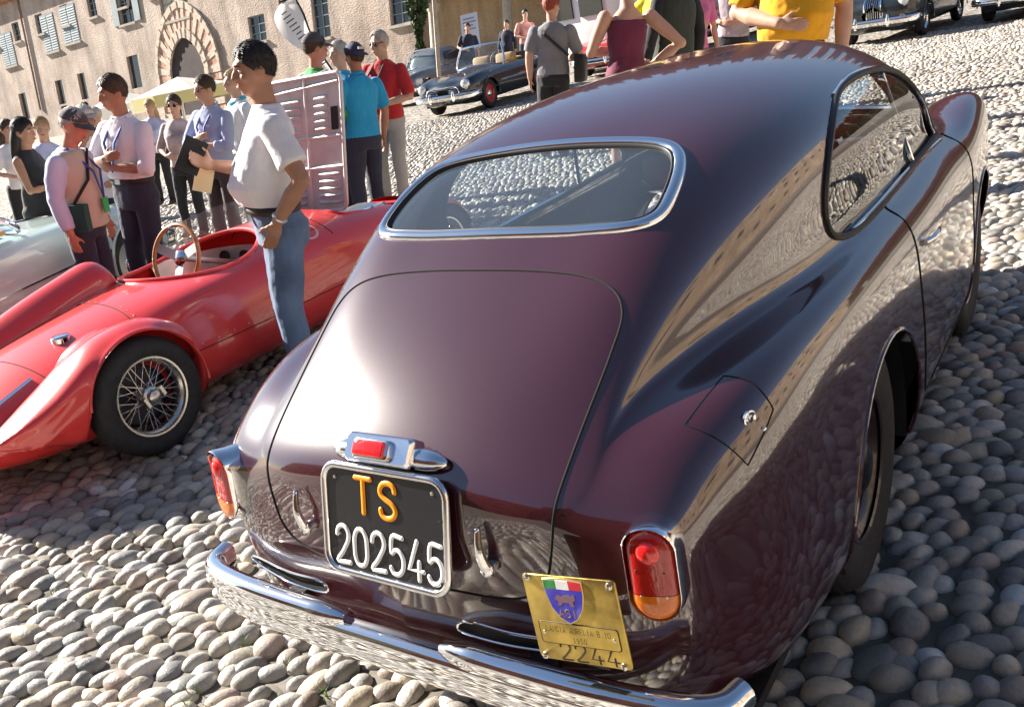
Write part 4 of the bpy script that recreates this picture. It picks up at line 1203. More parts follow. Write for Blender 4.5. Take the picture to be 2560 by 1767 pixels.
def arch_ring(h0, h1, o, n, mats, name, rise_k=1.0):
    a_in = arch_pts(PAL, pcx, base_t, spring, h0, (ptop - spring) * h0 / half, n // 2); a_out = arch_pts(PAL, pcx, base_t, spring, h1, (ptop - spring) * h1 / half * 1.02, n // 2)
    m_ = len(a_in)
    k = 0
    for i in range(m_ - 1):
        segs = 5 if i in (0, m_ - 2) else 1
        for q in range(segs):
            def L(A, t): return (A[i][0] + (A[i + 1][0] - A[i][0]) * t, A[i][1] + (A[i + 1][1] - A[i][1]) * t)
            e = .02; qd = [L(a_in, q / segs + e), L(a_out, q / segs + e), L(a_out, (q + 1) / segs - e), L(a_in, (q + 1) / segs - e)]
            oo = o + .03 * (k % 2)
            mb = MB(); mb.add([PAL.P(a, b, oo) for a, b in qd] + [PAL.P(a, b, .003) for a, b in qd], [(0, 1, 2, 3), (0, 4, 5, 1), (1, 5, 6, 2), (2, 6, 7, 3), (3, 7, 4, 0)])
            mb.obj(name, mats[k % len(mats)], PAL.root, smooth=False); k += 1
VRED = mat('voussoir_brick', (.46, .27, .19), .9, var=.3, vscale=5); VPALE = mat('voussoir_stone', (.58, .48, .38), .85, var=.25, vscale=5)
arch_ring(half * 1.0, half * 1.22, .16, 24, [VPALE], 'arch_stone')
arch_ring(half * 1.23, half * 1.72, .08, 28, [VRED, VPALE], 'voussoir')
arch_ring(half * 1.73, half * 1.86, .14, 24, [VPALE], 'hood_mould')
# car half seen inside the portal's shade is left to the dark; drain pipes
for (xa, ya, xb, yb) in ((42, -20, 104, 275), (700, -40, 704, 75)):
    a0, b0 = PAL.st(xa, ya); a1, b1 = PAL.st(xb, yb)
    mb = MB(); mb.tube([PAL.P(a0, b0, .10), PAL.P(a0 * .5 + a1 * .5, (b0 + b1) / 2, .10), PAL.P(a1, b1, .10)], .075, n=8); mb.obj('drain_pipe', mat('pipe_copper', (.24, .17, .13), .6), PAL.root)
PAL.wall()
mb = MB(); mb.add([PAL.P(-.4, PAL.h, .5), PAL.P(PAL.w + .4, PAL.h, .5), PAL.P(PAL.w + .4, PAL.h + .35, .62), PAL.P(-.4, PAL.h + .35, .62), PAL.P(-.4, PAL.h + 2.4, -5), PAL.P(PAL.w + .4, PAL.h + 2.4, -5), PAL.P(-.4, PAL.h, -.1), PAL.P(PAL.w + .4, PAL.h, -.1)], [(0, 1, 2, 3), (3, 2, 5, 4), (0, 6, 7, 1)])
mb.obj('roof', TILE, PAL.root, smooth=False)
# merlons along the eaves line of the far wing
# --- brick palace ahead: pale arcade below, brick above with merlons (its top is met in the paintwork)
c2 = at_depth(1062, 150, 44); c2.z = 0
BRK = Facade(c2, az_dir(66), 62, 10.0, 10, 'brick_palace', 'brick palace with a pale arcade of round columns at street level', BRICKWALL)
for k in range(15):
    for (b0, b1) in ((5.2, 6.6), (7.9, 8.9)):
        if (k * 7 + int(b0)) % 4 != 1: BRK.window(1.6 + k * 4.0, 2.6 + k * 4.0, b0, b1, bars=(1, 1))
BRK.wall(t0=3.9)
mr_ = MB()
for k in range(38):
    x0 = .2 + k * 1.62; x1 = x0 + .95; tops = [(x0, 11.3), ((x0 + x1) / 2, 10.75), (x1, 11.3)]
    f_ = [(x0, 10.0), (x1, 10.0), (x1, 11.3), ((x0 + x1) / 2, 10.8), (x0, 11.3)]
    mb = MB(); mb.add([BRK.P(a, b, .05) for a, b in f_] + [BRK.P(a, b, -.4) for a, b in f_], [(0, 1, 2, 3, 4), (9, 8, 7, 6, 5)] + [(i, (i + 1) % 5, 5 + (i + 1) % 5, 5 + i) for i in range(5)])
    mb.obj('merlon', BRICKWALL, BRK.root, smooth=False)
# arcade
for k in range(16):
    x = .55 + k * 3.7
    mb = MB(); prof = [(.34, 0), (.34, .25), (.27, .32), (.25, .4), (.235, 2.9), (.27, 2.95), (.34, 3.15), (.34, 3.3)]
    pts = [BRK.P(x, z_, .28) for r_, z_ in prof]; mb.tube(pts, [r_ for r_, z_ in prof], n=16)
    mb.obj('column', PALE, BRK.root, sharp=30)
    n = 12; hw = 1.55; cxm = x + 1.85
    V = []; 
    for i in range(n + 1):
        a = PI * i / n; V.append((cxm - hw * math.cos(a), 3.3 + hw * .0 + (1.0) * math.sin(a) * .55))
    poly = [(cxm - 1.85, 3.3)] + V + [(cxm + 1.85, 3.3), (cxm + 1.85, 3.9), (cxm - 1.85, 3.9)]
    mb = MB(); m_ = len(V)
    top = [(cxm - 1.85 + 3.7 * i / n, 3.898) for i in range(n + 1)]
    low = list(V); low[0] = (cxm - 1.85, 3.3); low[-1] = (cxm + 1.85, 3.3)
    mb.add([BRK.P(a, b, .5) for a, b in low] + [BRK.P(a, b, .5) for a, b in top] + [BRK.P(a, b, .06) for a, b in low], [(i, i + 1, m_ + i + 1, m_ + i) for i in range(n)] + [(i, i + 1, 2 * m_ + i + 1, 2 * m_ + i) for i in range(n)])
    mb.obj('arch', PALE, BRK.root, smooth=False)
mb = MB(); mb.add([BRK.P(0, -1, -2.8), BRK.P(62, -1, -2.8), BRK.P(62, 3.9, -2.8), BRK.P(0, 3.9, -2.8), BRK.P(0, 3.9, .06), BRK.P(62, 3.9, .06)], [(0, 1, 2, 3), (3, 2, 5, 4)]); mb.obj('arcade_back', OCHRE, BRK.root, smooth=False)
# pale pilaster strip and flat pole at the corner between the two palaces
pole = empty('flag_pole', (0, 0, 0), 0, 'tall pale square pole standing before the corner of the plastered palace', 'pole')
q0 = ground_at(1078, 190); dpt = (q0 - CAM).dot(FWD)
pb_ = at_depth(1086, 175, 24); pb_.z = 0
mb = MB(); mb.tube([pb_, pb_ + PLUMB * 6], .075, n=4); mb.obj('pole_shaft', PALE, pole, sharp=30)
mb = MB(); mb.box(pb_ + PLUMB * .1, (.4, .4, .2)); mb.obj('pole_foot', SILL, pole, smooth=False)

# --- palace on the right (only met in the paintwork), west front in the sun
RGTB = Facade((30, -30, 0), (0, 1, 0), 95, 13.0, 10, 'brown_stone_palace', 'long brown stone palace with rows of windows closing the right side of the square', BROWNSTONE)
for k in range(21):
    for (b0, b1) in ((3.0, 4.6), (7.0, 9.0), (10.6, 11.6)):
      if (k * 5 + int(b0)) % 7 not in (2, 4): RGTB.window(2 + k * 4.4, 3.6 + k * 4.4, b0, b1, bars=(0, 0), sill=False)
RGTB.wall()
# --- brick houses behind the photographer (only met in the paintwork)
for k, (x0, w_, h_, m_) in enumerate(((-52, 18, 14.5, BRICKWALL), (-34, 15, 18, OCHRE), (-19, 13, 14, BRICKWALL), (-6, 16, 17, BRICKWALL), (10, 20, 13, OCHRE))):
    Fb = Facade((x0, -24 - (k % 2) * 1.5, 0), (1, 0, 0), w_, h_, 8, 'town_house', ('tall brick house at the far corner behind the viewer', 'taller ochre house between two brick ones behind the viewer', 'narrow brick house behind the viewer', 'tallest wide brick house behind the viewer', 'low wide ochre house behind the viewer')[k], m_)
    for q in range(int(w_ / 3.6)):
        for b0 in np.arange(1.5, h_ - 3, 3.6): Fb.window(1.1 + q * 3.6, 2.2 + q * 3.6, b0, b0 + 1.8, bars=(0, 0), sill=False)
    Fb.wall()
    mb = MB(); mb.add([Fb.P(-.2, h_, .4), Fb.P(w_ + .2, h_, .4), Fb.P(w_ + .2, h_ + 2.2, -4), Fb.P(-.2, h_ + 2.2, -4)], [(0, 1, 2, 3)]); mb.obj('roof', TILE, Fb.root, smooth=False)
# ------------------------------------------------------------------ the red racing car beside the coupe
RED = paint('racing_red', (0.68, 0.045, 0.042), 0.0, 1.0, 0.3, spec=.4, dust=.2)
RC = Vector((-3.17, .97, 0)); RH = R(2.0)        # turned a little to the left
racer = empty('racing_car', RC, RH, 'small open red vintage racing car with wire wheels and its bonnet raised', 'racing car')
def loft_half(rings, nu, nv, sm=2, ch=0.03, power=.5):
    P = np.array(rings, float); nr, npt = P.shape[:2]
    full = np.concatenate([P[:, ::-1] * np.array([-1, 1, 1]), P[:, 1:]], 1)
    d = np.linalg.norm(np.diff(P, axis=1), axis=2).mean(0); tj = np.concatenate([[0], np.cumsum(np.maximum(d, .01))]); tf = np.concatenate([-tj[::-1], tj[1:]])
    di = np.linalg.norm(np.diff(P[:, :-1], axis=0), axis=2).mean(1); ti = np.concatenate([[0], np.cumsum(np.maximum(di, ch))])
    uq = np.interp(np.linspace(0, nr - 1, nu), np.arange(nr), ti); vq = np.linspace(tf[0], tf[-1], 2 * nv + 1)
    G = nat_spline(ti, full, uq); G = nat_spline(tf, G.transpose(1, 0, 2), vq).transpose(1, 0, 2)
    for _ in range(sm):
        H = G.copy(); H[1:-1] = .25 * G[:-2] + .5 * G[1:-1] + .25 * G[2:]
        G = H.copy(); G[:, 1:-1] = .25 * H[:, :-2] + .5 * H[:, 1:-1] + .25 * H[:, 2:]
    return G
def grid_mesh(G, name, material, parent, drop_face=None):
    nu, nv = G.shape[:2]; V = [tuple(p) for p in G.reshape(-1, 3)]; F = []
    for i in range(nu - 1):
        for j in range(nv - 1):
            f = (i * nv + j, i * nv + j + 1, (i + 1) * nv + j + 1, (i + 1) * nv + j)
            if drop_face and drop_face(sum((Vector(V[k]) for k in f), Vector()) / 4): continue
            F.append(f)
    me = bpy.data.meshes.new(name); me.from_pydata(V, [], F); me.update()
    b = bmesh.new(); b.from_mesh(me); bmesh.ops.remove_doubles(b, verts=b.verts, dist=1e-5)
    bmesh.ops.delete(b, geom=[v for v in b.verts if not v.link_faces], context='VERTS')
    bmesh.ops.recalc_face_normals(b, faces=b.faces); b.to_mesh(me); b.free()
    return link_mesh(name, me, material, parent, True)
def rsec(y, top, w, bot, sh=.72, side=None, cr=.03):
    s_ = side if side is not None else w
    mid = bot + (top - bot) * .45
    return [(0, y, top), (w * .4, y, top - cr * .5), (w * sh, y, top - cr - (top - bot) * .06), (w * .93, y, top - (top - bot) * .26), (s_, y, mid), (s_ * .97, y, bot + (top - bot) * .16), (w * .78, y, bot), (0, y, bot - .01)]
RR = [rsec(-.80, .36, .05, .32), rsec(-.77, .40, .16, .25), rsec(-.62, .455, .30, .19), rsec(-.35, .52, .42, .15), rsec(-.05, .575, .49, .13), rsec(.30, .635, .53, .12), rsec(.62, .672, .545, .12, .78),
      rsec(1.0, .690, .55, .12, .8), rsec(1.45, .735, .545, .12, .78), rsec(1.75, .745, .53, .12, .72), rsec(2.2, .71, .50, .13), rsec(2.7, .64, .44, .15), rsec(3.05, .55, .34, .20), rsec(3.22, .47, .2, .26), rsec(3.26, .40, .05, .34)]
RR = [[(x, y * .80 if y < 0 else y, z) for x, y, z in r_] for r_ in RR]
RG = loft_half(RR, 130, 40, 2)
def cock(c): return c.z > .48 and ((c.x + .02) / .40) ** 2 + ((c.y - 1.10) / .40) ** 2 < 1
def eng(c): return c.z > .5 and abs(c.x) < .34 and 2.0 < c.y < 2.9
grid_mesh(RG, 'body', RED, racer, lambda c: cock(c) or eng(c))
RB = BVHTree.FromPolygons([Vector(p) for p in RG.reshape(-1, 3)], [(i * RG.shape[1] + j, i * RG.shape[1] + j + 1, (i + 1) * RG.shape[1] + j + 1, (i + 1) * RG.shape[1] + j) for i in range(RG.shape[0] - 1) for j in range(RG.shape[1] - 1)])
def rtop(x, y):
    p = RB.ray_cast(Vector((x, y, 2)), Vector((0, 0, -1)))[0]; return p
rim_ = [rtop(-.02 + .40 * math.cos(a), 1.10 + .40 * math.sin(a)) for a in np.linspace(0, 2 * PI, 61)[:-1]]
mb = MB(); mb.tube([p + Vector((0, 0, .002)) for p in rim_], .014, n=8, closed=True); mb.obj('cockpit_rim', RED, racer)
mb = MB(); er = [rtop(x, y) for x, y in rrect(.68, .9, .08, 4, 0, 2.45)]; mb.tube(er, .012, n=6, closed=True); mb.obj('engine_bay_rim', RED, racer)
mb = MB(); mb.box((0, 2.45, .42), (.60, .85, .06)); mb.obj('engine_bay_floor', BLACK, racer)
mb = MB()
bevel_block(mb, frame_m((0, 2.4, .44), (1, 0, 0), (0, 1, 0)), .26, .6, .17, .03); mb.obj('engine', STEEL, racer)
for q in range(4):
    mb = MB(); mb.tube([Vector((.12, 2.2 + q * .13, .58)), Vector((.2, 2.2 + q * .13, .60)), Vector((.27, 2.2 + q * .13, .54))], .022, n=8); mb.obj('carburettor_trumpet', CHROME, racer)
# cockpit inside
SILV = mat('silver_panel', (.60, .60, .60), .42, .7, var=.15, vscale=8)
mb = MB(); mb.box((-.02, 1.08, .22), (.84, .86, .02)); mb.obj('cockpit_floor', BLACK, racer)
mb = MB(); V = []; F = []
for i in range(17):
    a = PI * i / 16; V += [(-.02 + .42 * math.cos(a), 1.12 + .40 * math.sin(a) * .98, .64), (-.02 + .40 * math.cos(a), 1.15 + .36 * math.sin(a), .36)]
for i in range(16): F.append((2 * i, 2 * i + 1, 2 * i + 3, 2 * i + 2))
mb.add(V, F); mb.obj('dashboard', SILV, racer)
for x in (-.16, .02, .16):
    mb = MB(); mb.lathe([(.042, 0), (.042, .012), (.036, .016), (0, .016)], frame_m((x, 1.44, .585), (-1, 0, 0), (0, .2, 1)), 18); mb.obj('dial', BLACK, racer)
mb = MB(); bevel_block(mb, frame_m((-.10, .80, .47), (1, 0, 0), (0, -.25, 1)), .46, .40, .10, .09, tp=.9); mb.obj('seat_back', mat('dark_red_leather', (.10, .02, .018), .5), racer)
# wood rimmed steering wheel with drilled alloy spokes
WOOD = mat('varnished_wood', (.36, .16, .05), .25, coat=.8, var=.2, vscale=30)
sc_ = Vector((-.02, 1.01, .715)); sn = Vector((.05, -.93, .36)).normalized(); sx = Vector((1, 0, 0)); sx = (sx - sn * sx.dot(sn)).normalized(); sy = sn.cross(sx)
if sy.z < 0: sy = -sy
def swp(a, r_=.185, o=0): return sc_ + sx * (r_ * math.cos(a)) + sy * (r_ * math.sin(a)) + sn * o
mb = MB(); mb.tube([swp(a) for a in np.linspace(0, 2 * PI, 41)[:-1]], .0125, n=8, closed=True); mb.obj('steering_wheel_rim', WOOD, racer)
for a0 in (R(20), R(160), R(270)):
    mb = MB(); P = [swp(a0, .178, 0), swp(a0, .10, -.02), swp(a0, .02, -.03)]
    t_ = (P[0] - P[2]).normalized(); s2 = t_.cross(sn)
    mb.add([P[0] - s2 * .026, P[0] + s2 * .026, P[2] + s2 * .030, P[2] - s2 * .030, P[0] - s2 * .026 - sn * .004, P[0] + s2 * .026 - sn * .004, P[2] + s2 * .030 - sn * .004, P[2] - s2 * .030 - sn * .004], [(0, 1, 2, 3), (7, 6, 5, 4), (0, 4, 5, 1), (1, 5, 6, 2), (2, 6, 7, 3), (3, 7, 4, 0)])
    mb.obj('steering_spoke', SILV, racer, smooth=False)
mb = MB(); mb.lathe([(.045, 0), (.045, .01), (.03, .022), (0, .026)], Matrix(((sx.x, sy.x, sn.x, sc_.x - sn.x * .03), (sx.y, sy.y, sn.y, sc_.y - sn.y * .03), (sx.z, sy.z, sn.z, sc_.z - sn.z * .03), (0, 0, 0, 1))), 16); mb.obj('steering_hub', CHROME, racer)
mb = MB(); mb.tube([sc_ - sn * .03, sc_ - sn * .5], .016, n=8); mb.obj('steering_column', STEEL, racer)
# low wrap windscreen
mb = MB(); W_ = []
for i in range(13):
    a = PI * (.12 + .76 * i / 12); W_.append(rtop(-.02 + .40 * math.cos(a), 1.14 + .40 * math.sin(a)))
V = []; F = []
for p in W_: V += [p + Vector((0, 0, .0)), p + Vector((0, .05, .16))]
for i in range(12): F.append((2 * i, 2 * i + 1, 2 * i + 3, 2 * i + 2))
mb.add(V, F); mb.obj('aero_screen', thin_glass('aero_glass', (.9, .93, .92), .25, .12, (.8, .8, .8)), racer)
# headrest fairing: tall rounded fin running back over the tail
def fin_ring(y, zt, w, zb): return [(0, y, zt), (w * .55, y, zt - .015 - w * .12), (w * .92, y, zt - (zt - zb) * .30), (w, y, zt - (zt - zb) * .6), (w * 1.1, y, zb), (w * .5, y, zb - .02), (0, y, zb - .02)]
FRG = [fin_ring(.73, .60, .02, .56), fin_ring(.725, .76, .10, .55), fin_ring(.69, .800, .135, .54), fin_ring(.55, .800, .150, .52), fin_ring(.30, .745, .150, .48), fin_ring(0, .660, .132, .44), fin_ring(-.30, .575, .105, .38), fin_ring(-.60, .48, .065, .32), fin_ring(-.78, .41, .02, .30)]
FRG = [[(x, y * .80 if y < 0 else y, z) for x, y, z in r_] for r_ in FRG]
FG = loft_half(FRG, 60, 16, 1); FG[:, :, 0] += -.30
grid_mesh(FG, 'headrest_fairing', RED, racer)
# panel seam over the tail
mb = MB(); mb.tube([rtop(x, .42 - .06 * (x / .4) ** 2) + Vector((0, 0, .0005)) for x in np.linspace(-.12, .44, 20)], .003, n=6); mb.obj('panel_seam', GAP, racer)
# rear wings over the wheels
WR, WYY = .30, .17
CR = [(.565, .20), (.555, .36), (.51, .49), (.42, .575), (.30, .625), (.15, .628), (0, .595), (-.18, .525), (-.38, .445), (-.56, .375), (-.70, .32), (-.78, .28)]
def wing_grid(sd):
    CR2 = [(y * .80 if y < 0 else y, z) for y, z in CR]
    pts = nat_spline(np.arange(len(CR)), np.array(CR2), np.linspace(0, len(CR) - 1, 56)); rows = []
    for (y, z) in pts:
        dz2 = .318 ** 2 - (y - WYY) ** 2
        low = .285 + math.sqrt(dz2) if dz2 > 0 else (.14 if y > -.02 else .14 + .22 * min(1, (-.02 - y) / .55))
        low = min(low, z - .012)
        k = np.clip((.565 - y) / .12, 0, 1) ** .5 * np.clip((y + .64) / .30, 0.02, 1) ** .5
        tpr = np.clip((.0 - y) / .64, 0, 1) ** 1.5; xo = .50 + .185 * k - .16 * tpr; xi = .34 - .1 * tpr
        prof = [(xi, z - .10), (xi + .05, z - .035), (.46 + .04 * k, z - .004), (.50 + .09 * k, z - .006), (.50 + .15 * k, z - .03), (xo - .004, z - .075), (xo, z - .13), (xo - .004, z - .2)]
        q = []
        for (x, zz) in [(min(x_, xo), z_) for x_, z_ in prof]: q.append((sd * x, y, max(zz, low)))
        if dz2 <= 0:
            q[-1] = (sd * (xo - .02), y, low + (z - low) * .25); q.append((sd * (xo - .10), y, low)); q.append((sd * xi, y, low))
        else: q.append((sd * (xo - .015), y, low)); q.append((sd * (xo - .03), y, low + .004))
        rows.append(q)
    G_ = np.array(rows)
    G_ = nat_spline(np.arange(10), G_.transpose(1, 0, 2), np.linspace(0, 9, 30)).transpose(1, 0, 2)
    return G_
for sd in (-1, 1):
    wg = wing_grid(sd)
    grid_mesh(wg, 'rear_wing', RED, racer)
    mb = MB(); V = []
    mb.tube([Vector((sd * .668, WYY + .318 * math.cos(a), .285 + .318 * math.sin(a))) for a in np.linspace(R(-8), R(168), 40)], .008, n=8); mb.obj('wheel_arch_lip', RED, racer)
# front cycle wings (mostly hidden)
for sd in (-1, 1):
    mb = MB(); V = []; F = []
    for i in range(17):
        a = R(8 + 165 * i / 16)
        for k in range(7): xx = -.09 + .03 * k; V.append((sd * .62 + xx, 2.62 + (.335 - .06 * (xx / .09) ** 2) * math.cos(a), .29 + (.335 - .06 * (xx / .09) ** 2) * math.sin(a)))
    for i in range(16):
        for k in range(6): F.append((i * 7 + k, i * 7 + k + 1, (i + 1) * 7 + k + 1, (i + 1) * 7 + k))
    mb.add(V, F); mb.obj('front_wing', RED, racer)
# wire wheels
RIMC = mat('wire_wheel_alloy', (.72, .70, .66), .28, 1.0, rvar=.1, vscale=20)
def wire_wheel(c, sd):
    w = empty('wheel', c); w.parent = racer
    Mx = frame_m((0, 0, 0), (0, 1, 0), (0, 0, 1))
    if sd < 0: Mx = Matrix.Rotation(PI, 4, 'Z') @ Mx
    rad, rr, h = .285, .188, .068
    mb = MB(); mb.lathe([(rr - .004, -h * .75), (rr + .02, -h), (rad - .05, -h * 1.08), (rad - .02, -h * .95), (rad - .003, -h * .6), (rad, 0), (rad - .003, h * .6), (rad - .02, h * .95), (rad - .05, h * 1.08), (rr + .02, h), (rr - .004, h * .75)], Mx, 48)
    mb.obj('tyre', RUBBER, w)
    mb = MB(); mb.lathe([(rr - .003, -h * .7), (rr - .02, -h * .5), (rr - .024, h * .3), (rr - .018, h * .55), (rr - .004, h * .68), (rr + .003, h * .84), (rr + .001, h * .92), (rr - .008, h * .90), (rr - .012, h * .7)], Mx, 44); mb.obj('rim', RIMC, w)
    mb = MB(); mb.lathe([(.036, -h * .4), (.036, h * .5), (.046, h * .55), (.046, h * .75), (.034, h * .85), (.030, h * 1.15), (.020, h * 1.25), (0, h * 1.25)], Mx, 24)
    mb.obj('hub', RIMC, w)
    mb = MB()
    for s_ in (-1, 1): mb.box(Mx @ Vector((s_ * .048, s_ * .012, h * .95)), (.016, .05, .022), Mx.to_3x3() @ Matrix.Rotation(.3, 3, 'Z'))
    mb.obj('knock_off_spinner', RIMC, w, sharp=30)
    sm_ = None
    for k in range(36):
        a = 2 * PI * k / 36; lay = k % 3; da = (.42 if k % 2 else -.42) * (1 if lay else .8)
        z0 = (-h * .35, h * .1, h * .5)[lay]; z1 = (h * .1, -h * .15, h * .28)[lay]
        mb = MB(); mb.tube([Mx @ Vector((.036 * math.cos(a + da * 2.2), .036 * math.sin(a + da * 2.2), z0)), Mx @ Vector(((rr - .02) * math.cos(a), (rr - .02) * math.sin(a), z1))], .0017, n=5, caps=False)
        mb.obj('spoke', RIMC, w)
    mb = MB(); mb.lathe([(.14, -h * .3), (.15, -h * .9), (.05, -h * .95), (0, -h)], Mx, 28); mb.obj('brake_drum', mat('brake_drum', (.05, .045, .06), .5, .6), w)
for (x, y) in ((.60, WYY), (-.60, WYY), (.62, 2.62), (-.62, 2.62)): wire_wheel((x, y, .285), 1 if x > 0 else -1)
mb = MB(); mb.tube([Vector((-.6, WYY, .285)), Vector((.6, WYY, .285))], .03, n=8); mb.tube([Vector((-.6, 2.62, .285)), Vector((.6, 2.62, .285))], .02, n=8); mb.obj('axle', BLACK, racer)
# raised bonnet: aluminium underside with louvres and ribs, leaning with the slope
BW0, BW1, BZ0, BZ1, BY = -.52, .16, .64, 1.53, 2.28
LX = .26
bon = empty('raised_bonnet'); bon.parent = racer
def bp(a, b, o=0.0): return Vector((BW0 + (BW1 - BW0) * a + LX * b * (BZ1 - BZ0), BY - o, BZ0 + (BZ1 - BZ0) * b))
ALU = mat('bonnet_aluminium', (.60, .62, .64), .55, .30, var=.14, vscale=7, rvar=.1)
mb = MB(); oc = rrect(.97, .97, .06, 5, .5, .5); n = len(oc)
mb.add([bp(a, b, 0) for a, b in oc] + [bp(a, b, -.012) for a, b in oc], [tuple(range(n)), tuple(range(2 * n - 1, n - 1, -1))] + [(i, (i + 1) % n, n + (i + 1) % n, n + i) for i in range(n)])
mb.obj('bonnet_sheet', [ALU], bon, smooth=False)
mb = MB(); mb.tube([bp(a, b, .004) for a, b in oc], .013, n=8, closed=True); mb.obj('bonnet_edge', ALU, bon)
for (a0, b0, a1, b1) in ((.52, .02, .52, .98), (.03, .56, .97, .56), (.03, .34, .97, .34), (.05, .90, .95, .93)):
    mb = MB(); mb.tube([bp(a0, b0, .004), bp(a1, b1, .004)], .012, n=6); mb.obj('bonnet_rib', ALU, bon)
for col_, (x0, x1) in enumerate(((.08, .44), (.62, .93))):
    for (b0, nn) in ((.06, 5), (.60, 5)):
        if col_ == 1 and b0 > .5: x1 = .80
        for q in range(nn):
            b = b0 + q * .053; V = []; F = []
            for i in range(9):
                t = i / 8; e = math.sin(PI * t) ** .5; a = x0 + (x1 - x0) * t
                V += [bp(a, b, .002), bp(a, b + .018, .004 + .022 * e), bp(a, b + .034, .002)]
            for i in range(8): F += [(3 * i, 3 * i + 1, 3 * i + 4, 3 * i + 3), (3 * i + 1, 3 * i + 2, 3 * i + 5, 3 * i + 4)]
            mb = MB(); mb.add(V, F); mb.obj('louvre', ALU, bon)
mb = MB(); mb.add([bp(.84, .60, .006), bp(.93, .60, .006), bp(.93, .76, .006), bp(.84, .76, .006)], [(0, 1, 2, 3)]); mb.obj('bonnet_slot', BLACK, bon, smooth=False)
mb = MB(); mb.tube([bp(.7, .0, .01), Vector((.1, 2.1, .64))], .008, n=6); mb.obj('bonnet_stay', STEEL, bon)
# roundel, tail lamp, filler strap
def on_side(x, y, z):
    q, nn, i, d = RB.find_nearest(Vector((x, y, z))); 
    if nn.dot(q - Vector((0, 1.2, .4))) < 0: nn = -nn
    return q, nn
q, nn = on_side(.40, 1.62, .70)
Mq = frame_m(q + nn * .003, Vector((0, 1, 0)), nn.cross(Vector((0, 1, 0))) if nn.cross(Vector((0, 1, 0))).z > 0 else -nn.cross(Vector((0, 1, 0))))
mb = MB()
V = []; F = []
for i in range(24):
    a = 2 * PI * i / 24
    for r_ in (.075, .092):
        pp, n2 = on_side(*(q + Vector((0, 1, 0)) * r_ * math.cos(a) + (nn.cross(Vector((0, 1, 0)))) * r_ * math.sin(a))); V.append(pp + n2 * .003)
for i in range(24): j = (i + 1) % 24; F.append((2 * i, 2 * i + 1, 2 * j + 1, 2 * j))
mb.add(V, F); mb.obj('roundel', mat('pale_pink_mark', (.75, .45, .45), .4), racer)
mb = MB(); mb.lathe([(.03, 0), (.03, .03), (.022, .038), (0, .04)], frame_m((.545, -.36, .36), (1, 0, 0), (0, .3, 1)), 16); mb.obj('tail_lamp', mat('amber_lamp', (.75, .42, .06), .2, coat=.8), racer)
mb = MB(); mb.tube([rtop(.30, -.46) + Vector((0, 0, .004)), rtop(.31, -.32) + Vector((0, 0, .004)), rtop(.32, -.16) + Vector((0, 0, .004))], .010, n=8); mb.obj('chrome_strip', CHROME, racer)

# seams, rivets and a filler cap on the skin
for y_ in (1.78, -.12):
    mb = MB(); mb.tube([rtop(x, y_) + Vector((0, 0, .0005)) for x in np.linspace(-.46, .46, 30) if rtop(x, y_) is not None], .0026, n=6); mb.obj('panel_seam', GAP, racer)
sd_seam = [on_side(.56, y, .34 - .02 * (y - 1)) for y in np.linspace(.55, 2.1, 26)]
mb = MB(); mb.tube([p + n_ * .0005 for p, n_ in sd_seam], .0026, n=6); mb.obj('panel_seam', GAP, racer)
for p, n_ in [on_side(.56, y, .365 - .02 * (y - 1)) for y in np.linspace(.6, 2.05, 15)]:
    mb = MB(); mb.ell(p, (.0045, .0045, .0045), None, 8, 4); mb.obj('rivet', STEEL, racer)
for x in np.linspace(-.06, .42, 9):
    p = rtop(x, .45 - .06 * (x / .4) ** 2); mb = MB(); mb.ell(p, (.0045, .0045, .0035), None, 8, 4); mb.obj('rivet', STEEL, racer)
fp = rtop(.20, .10)
mb = MB(); mb.lathe([(.045, -.01), (.045, .012), (.038, .02), (.012, .024), (0, .024)], Matrix.Translation(fp), 20); mb.obj('filler_cap', CHROME, racer)
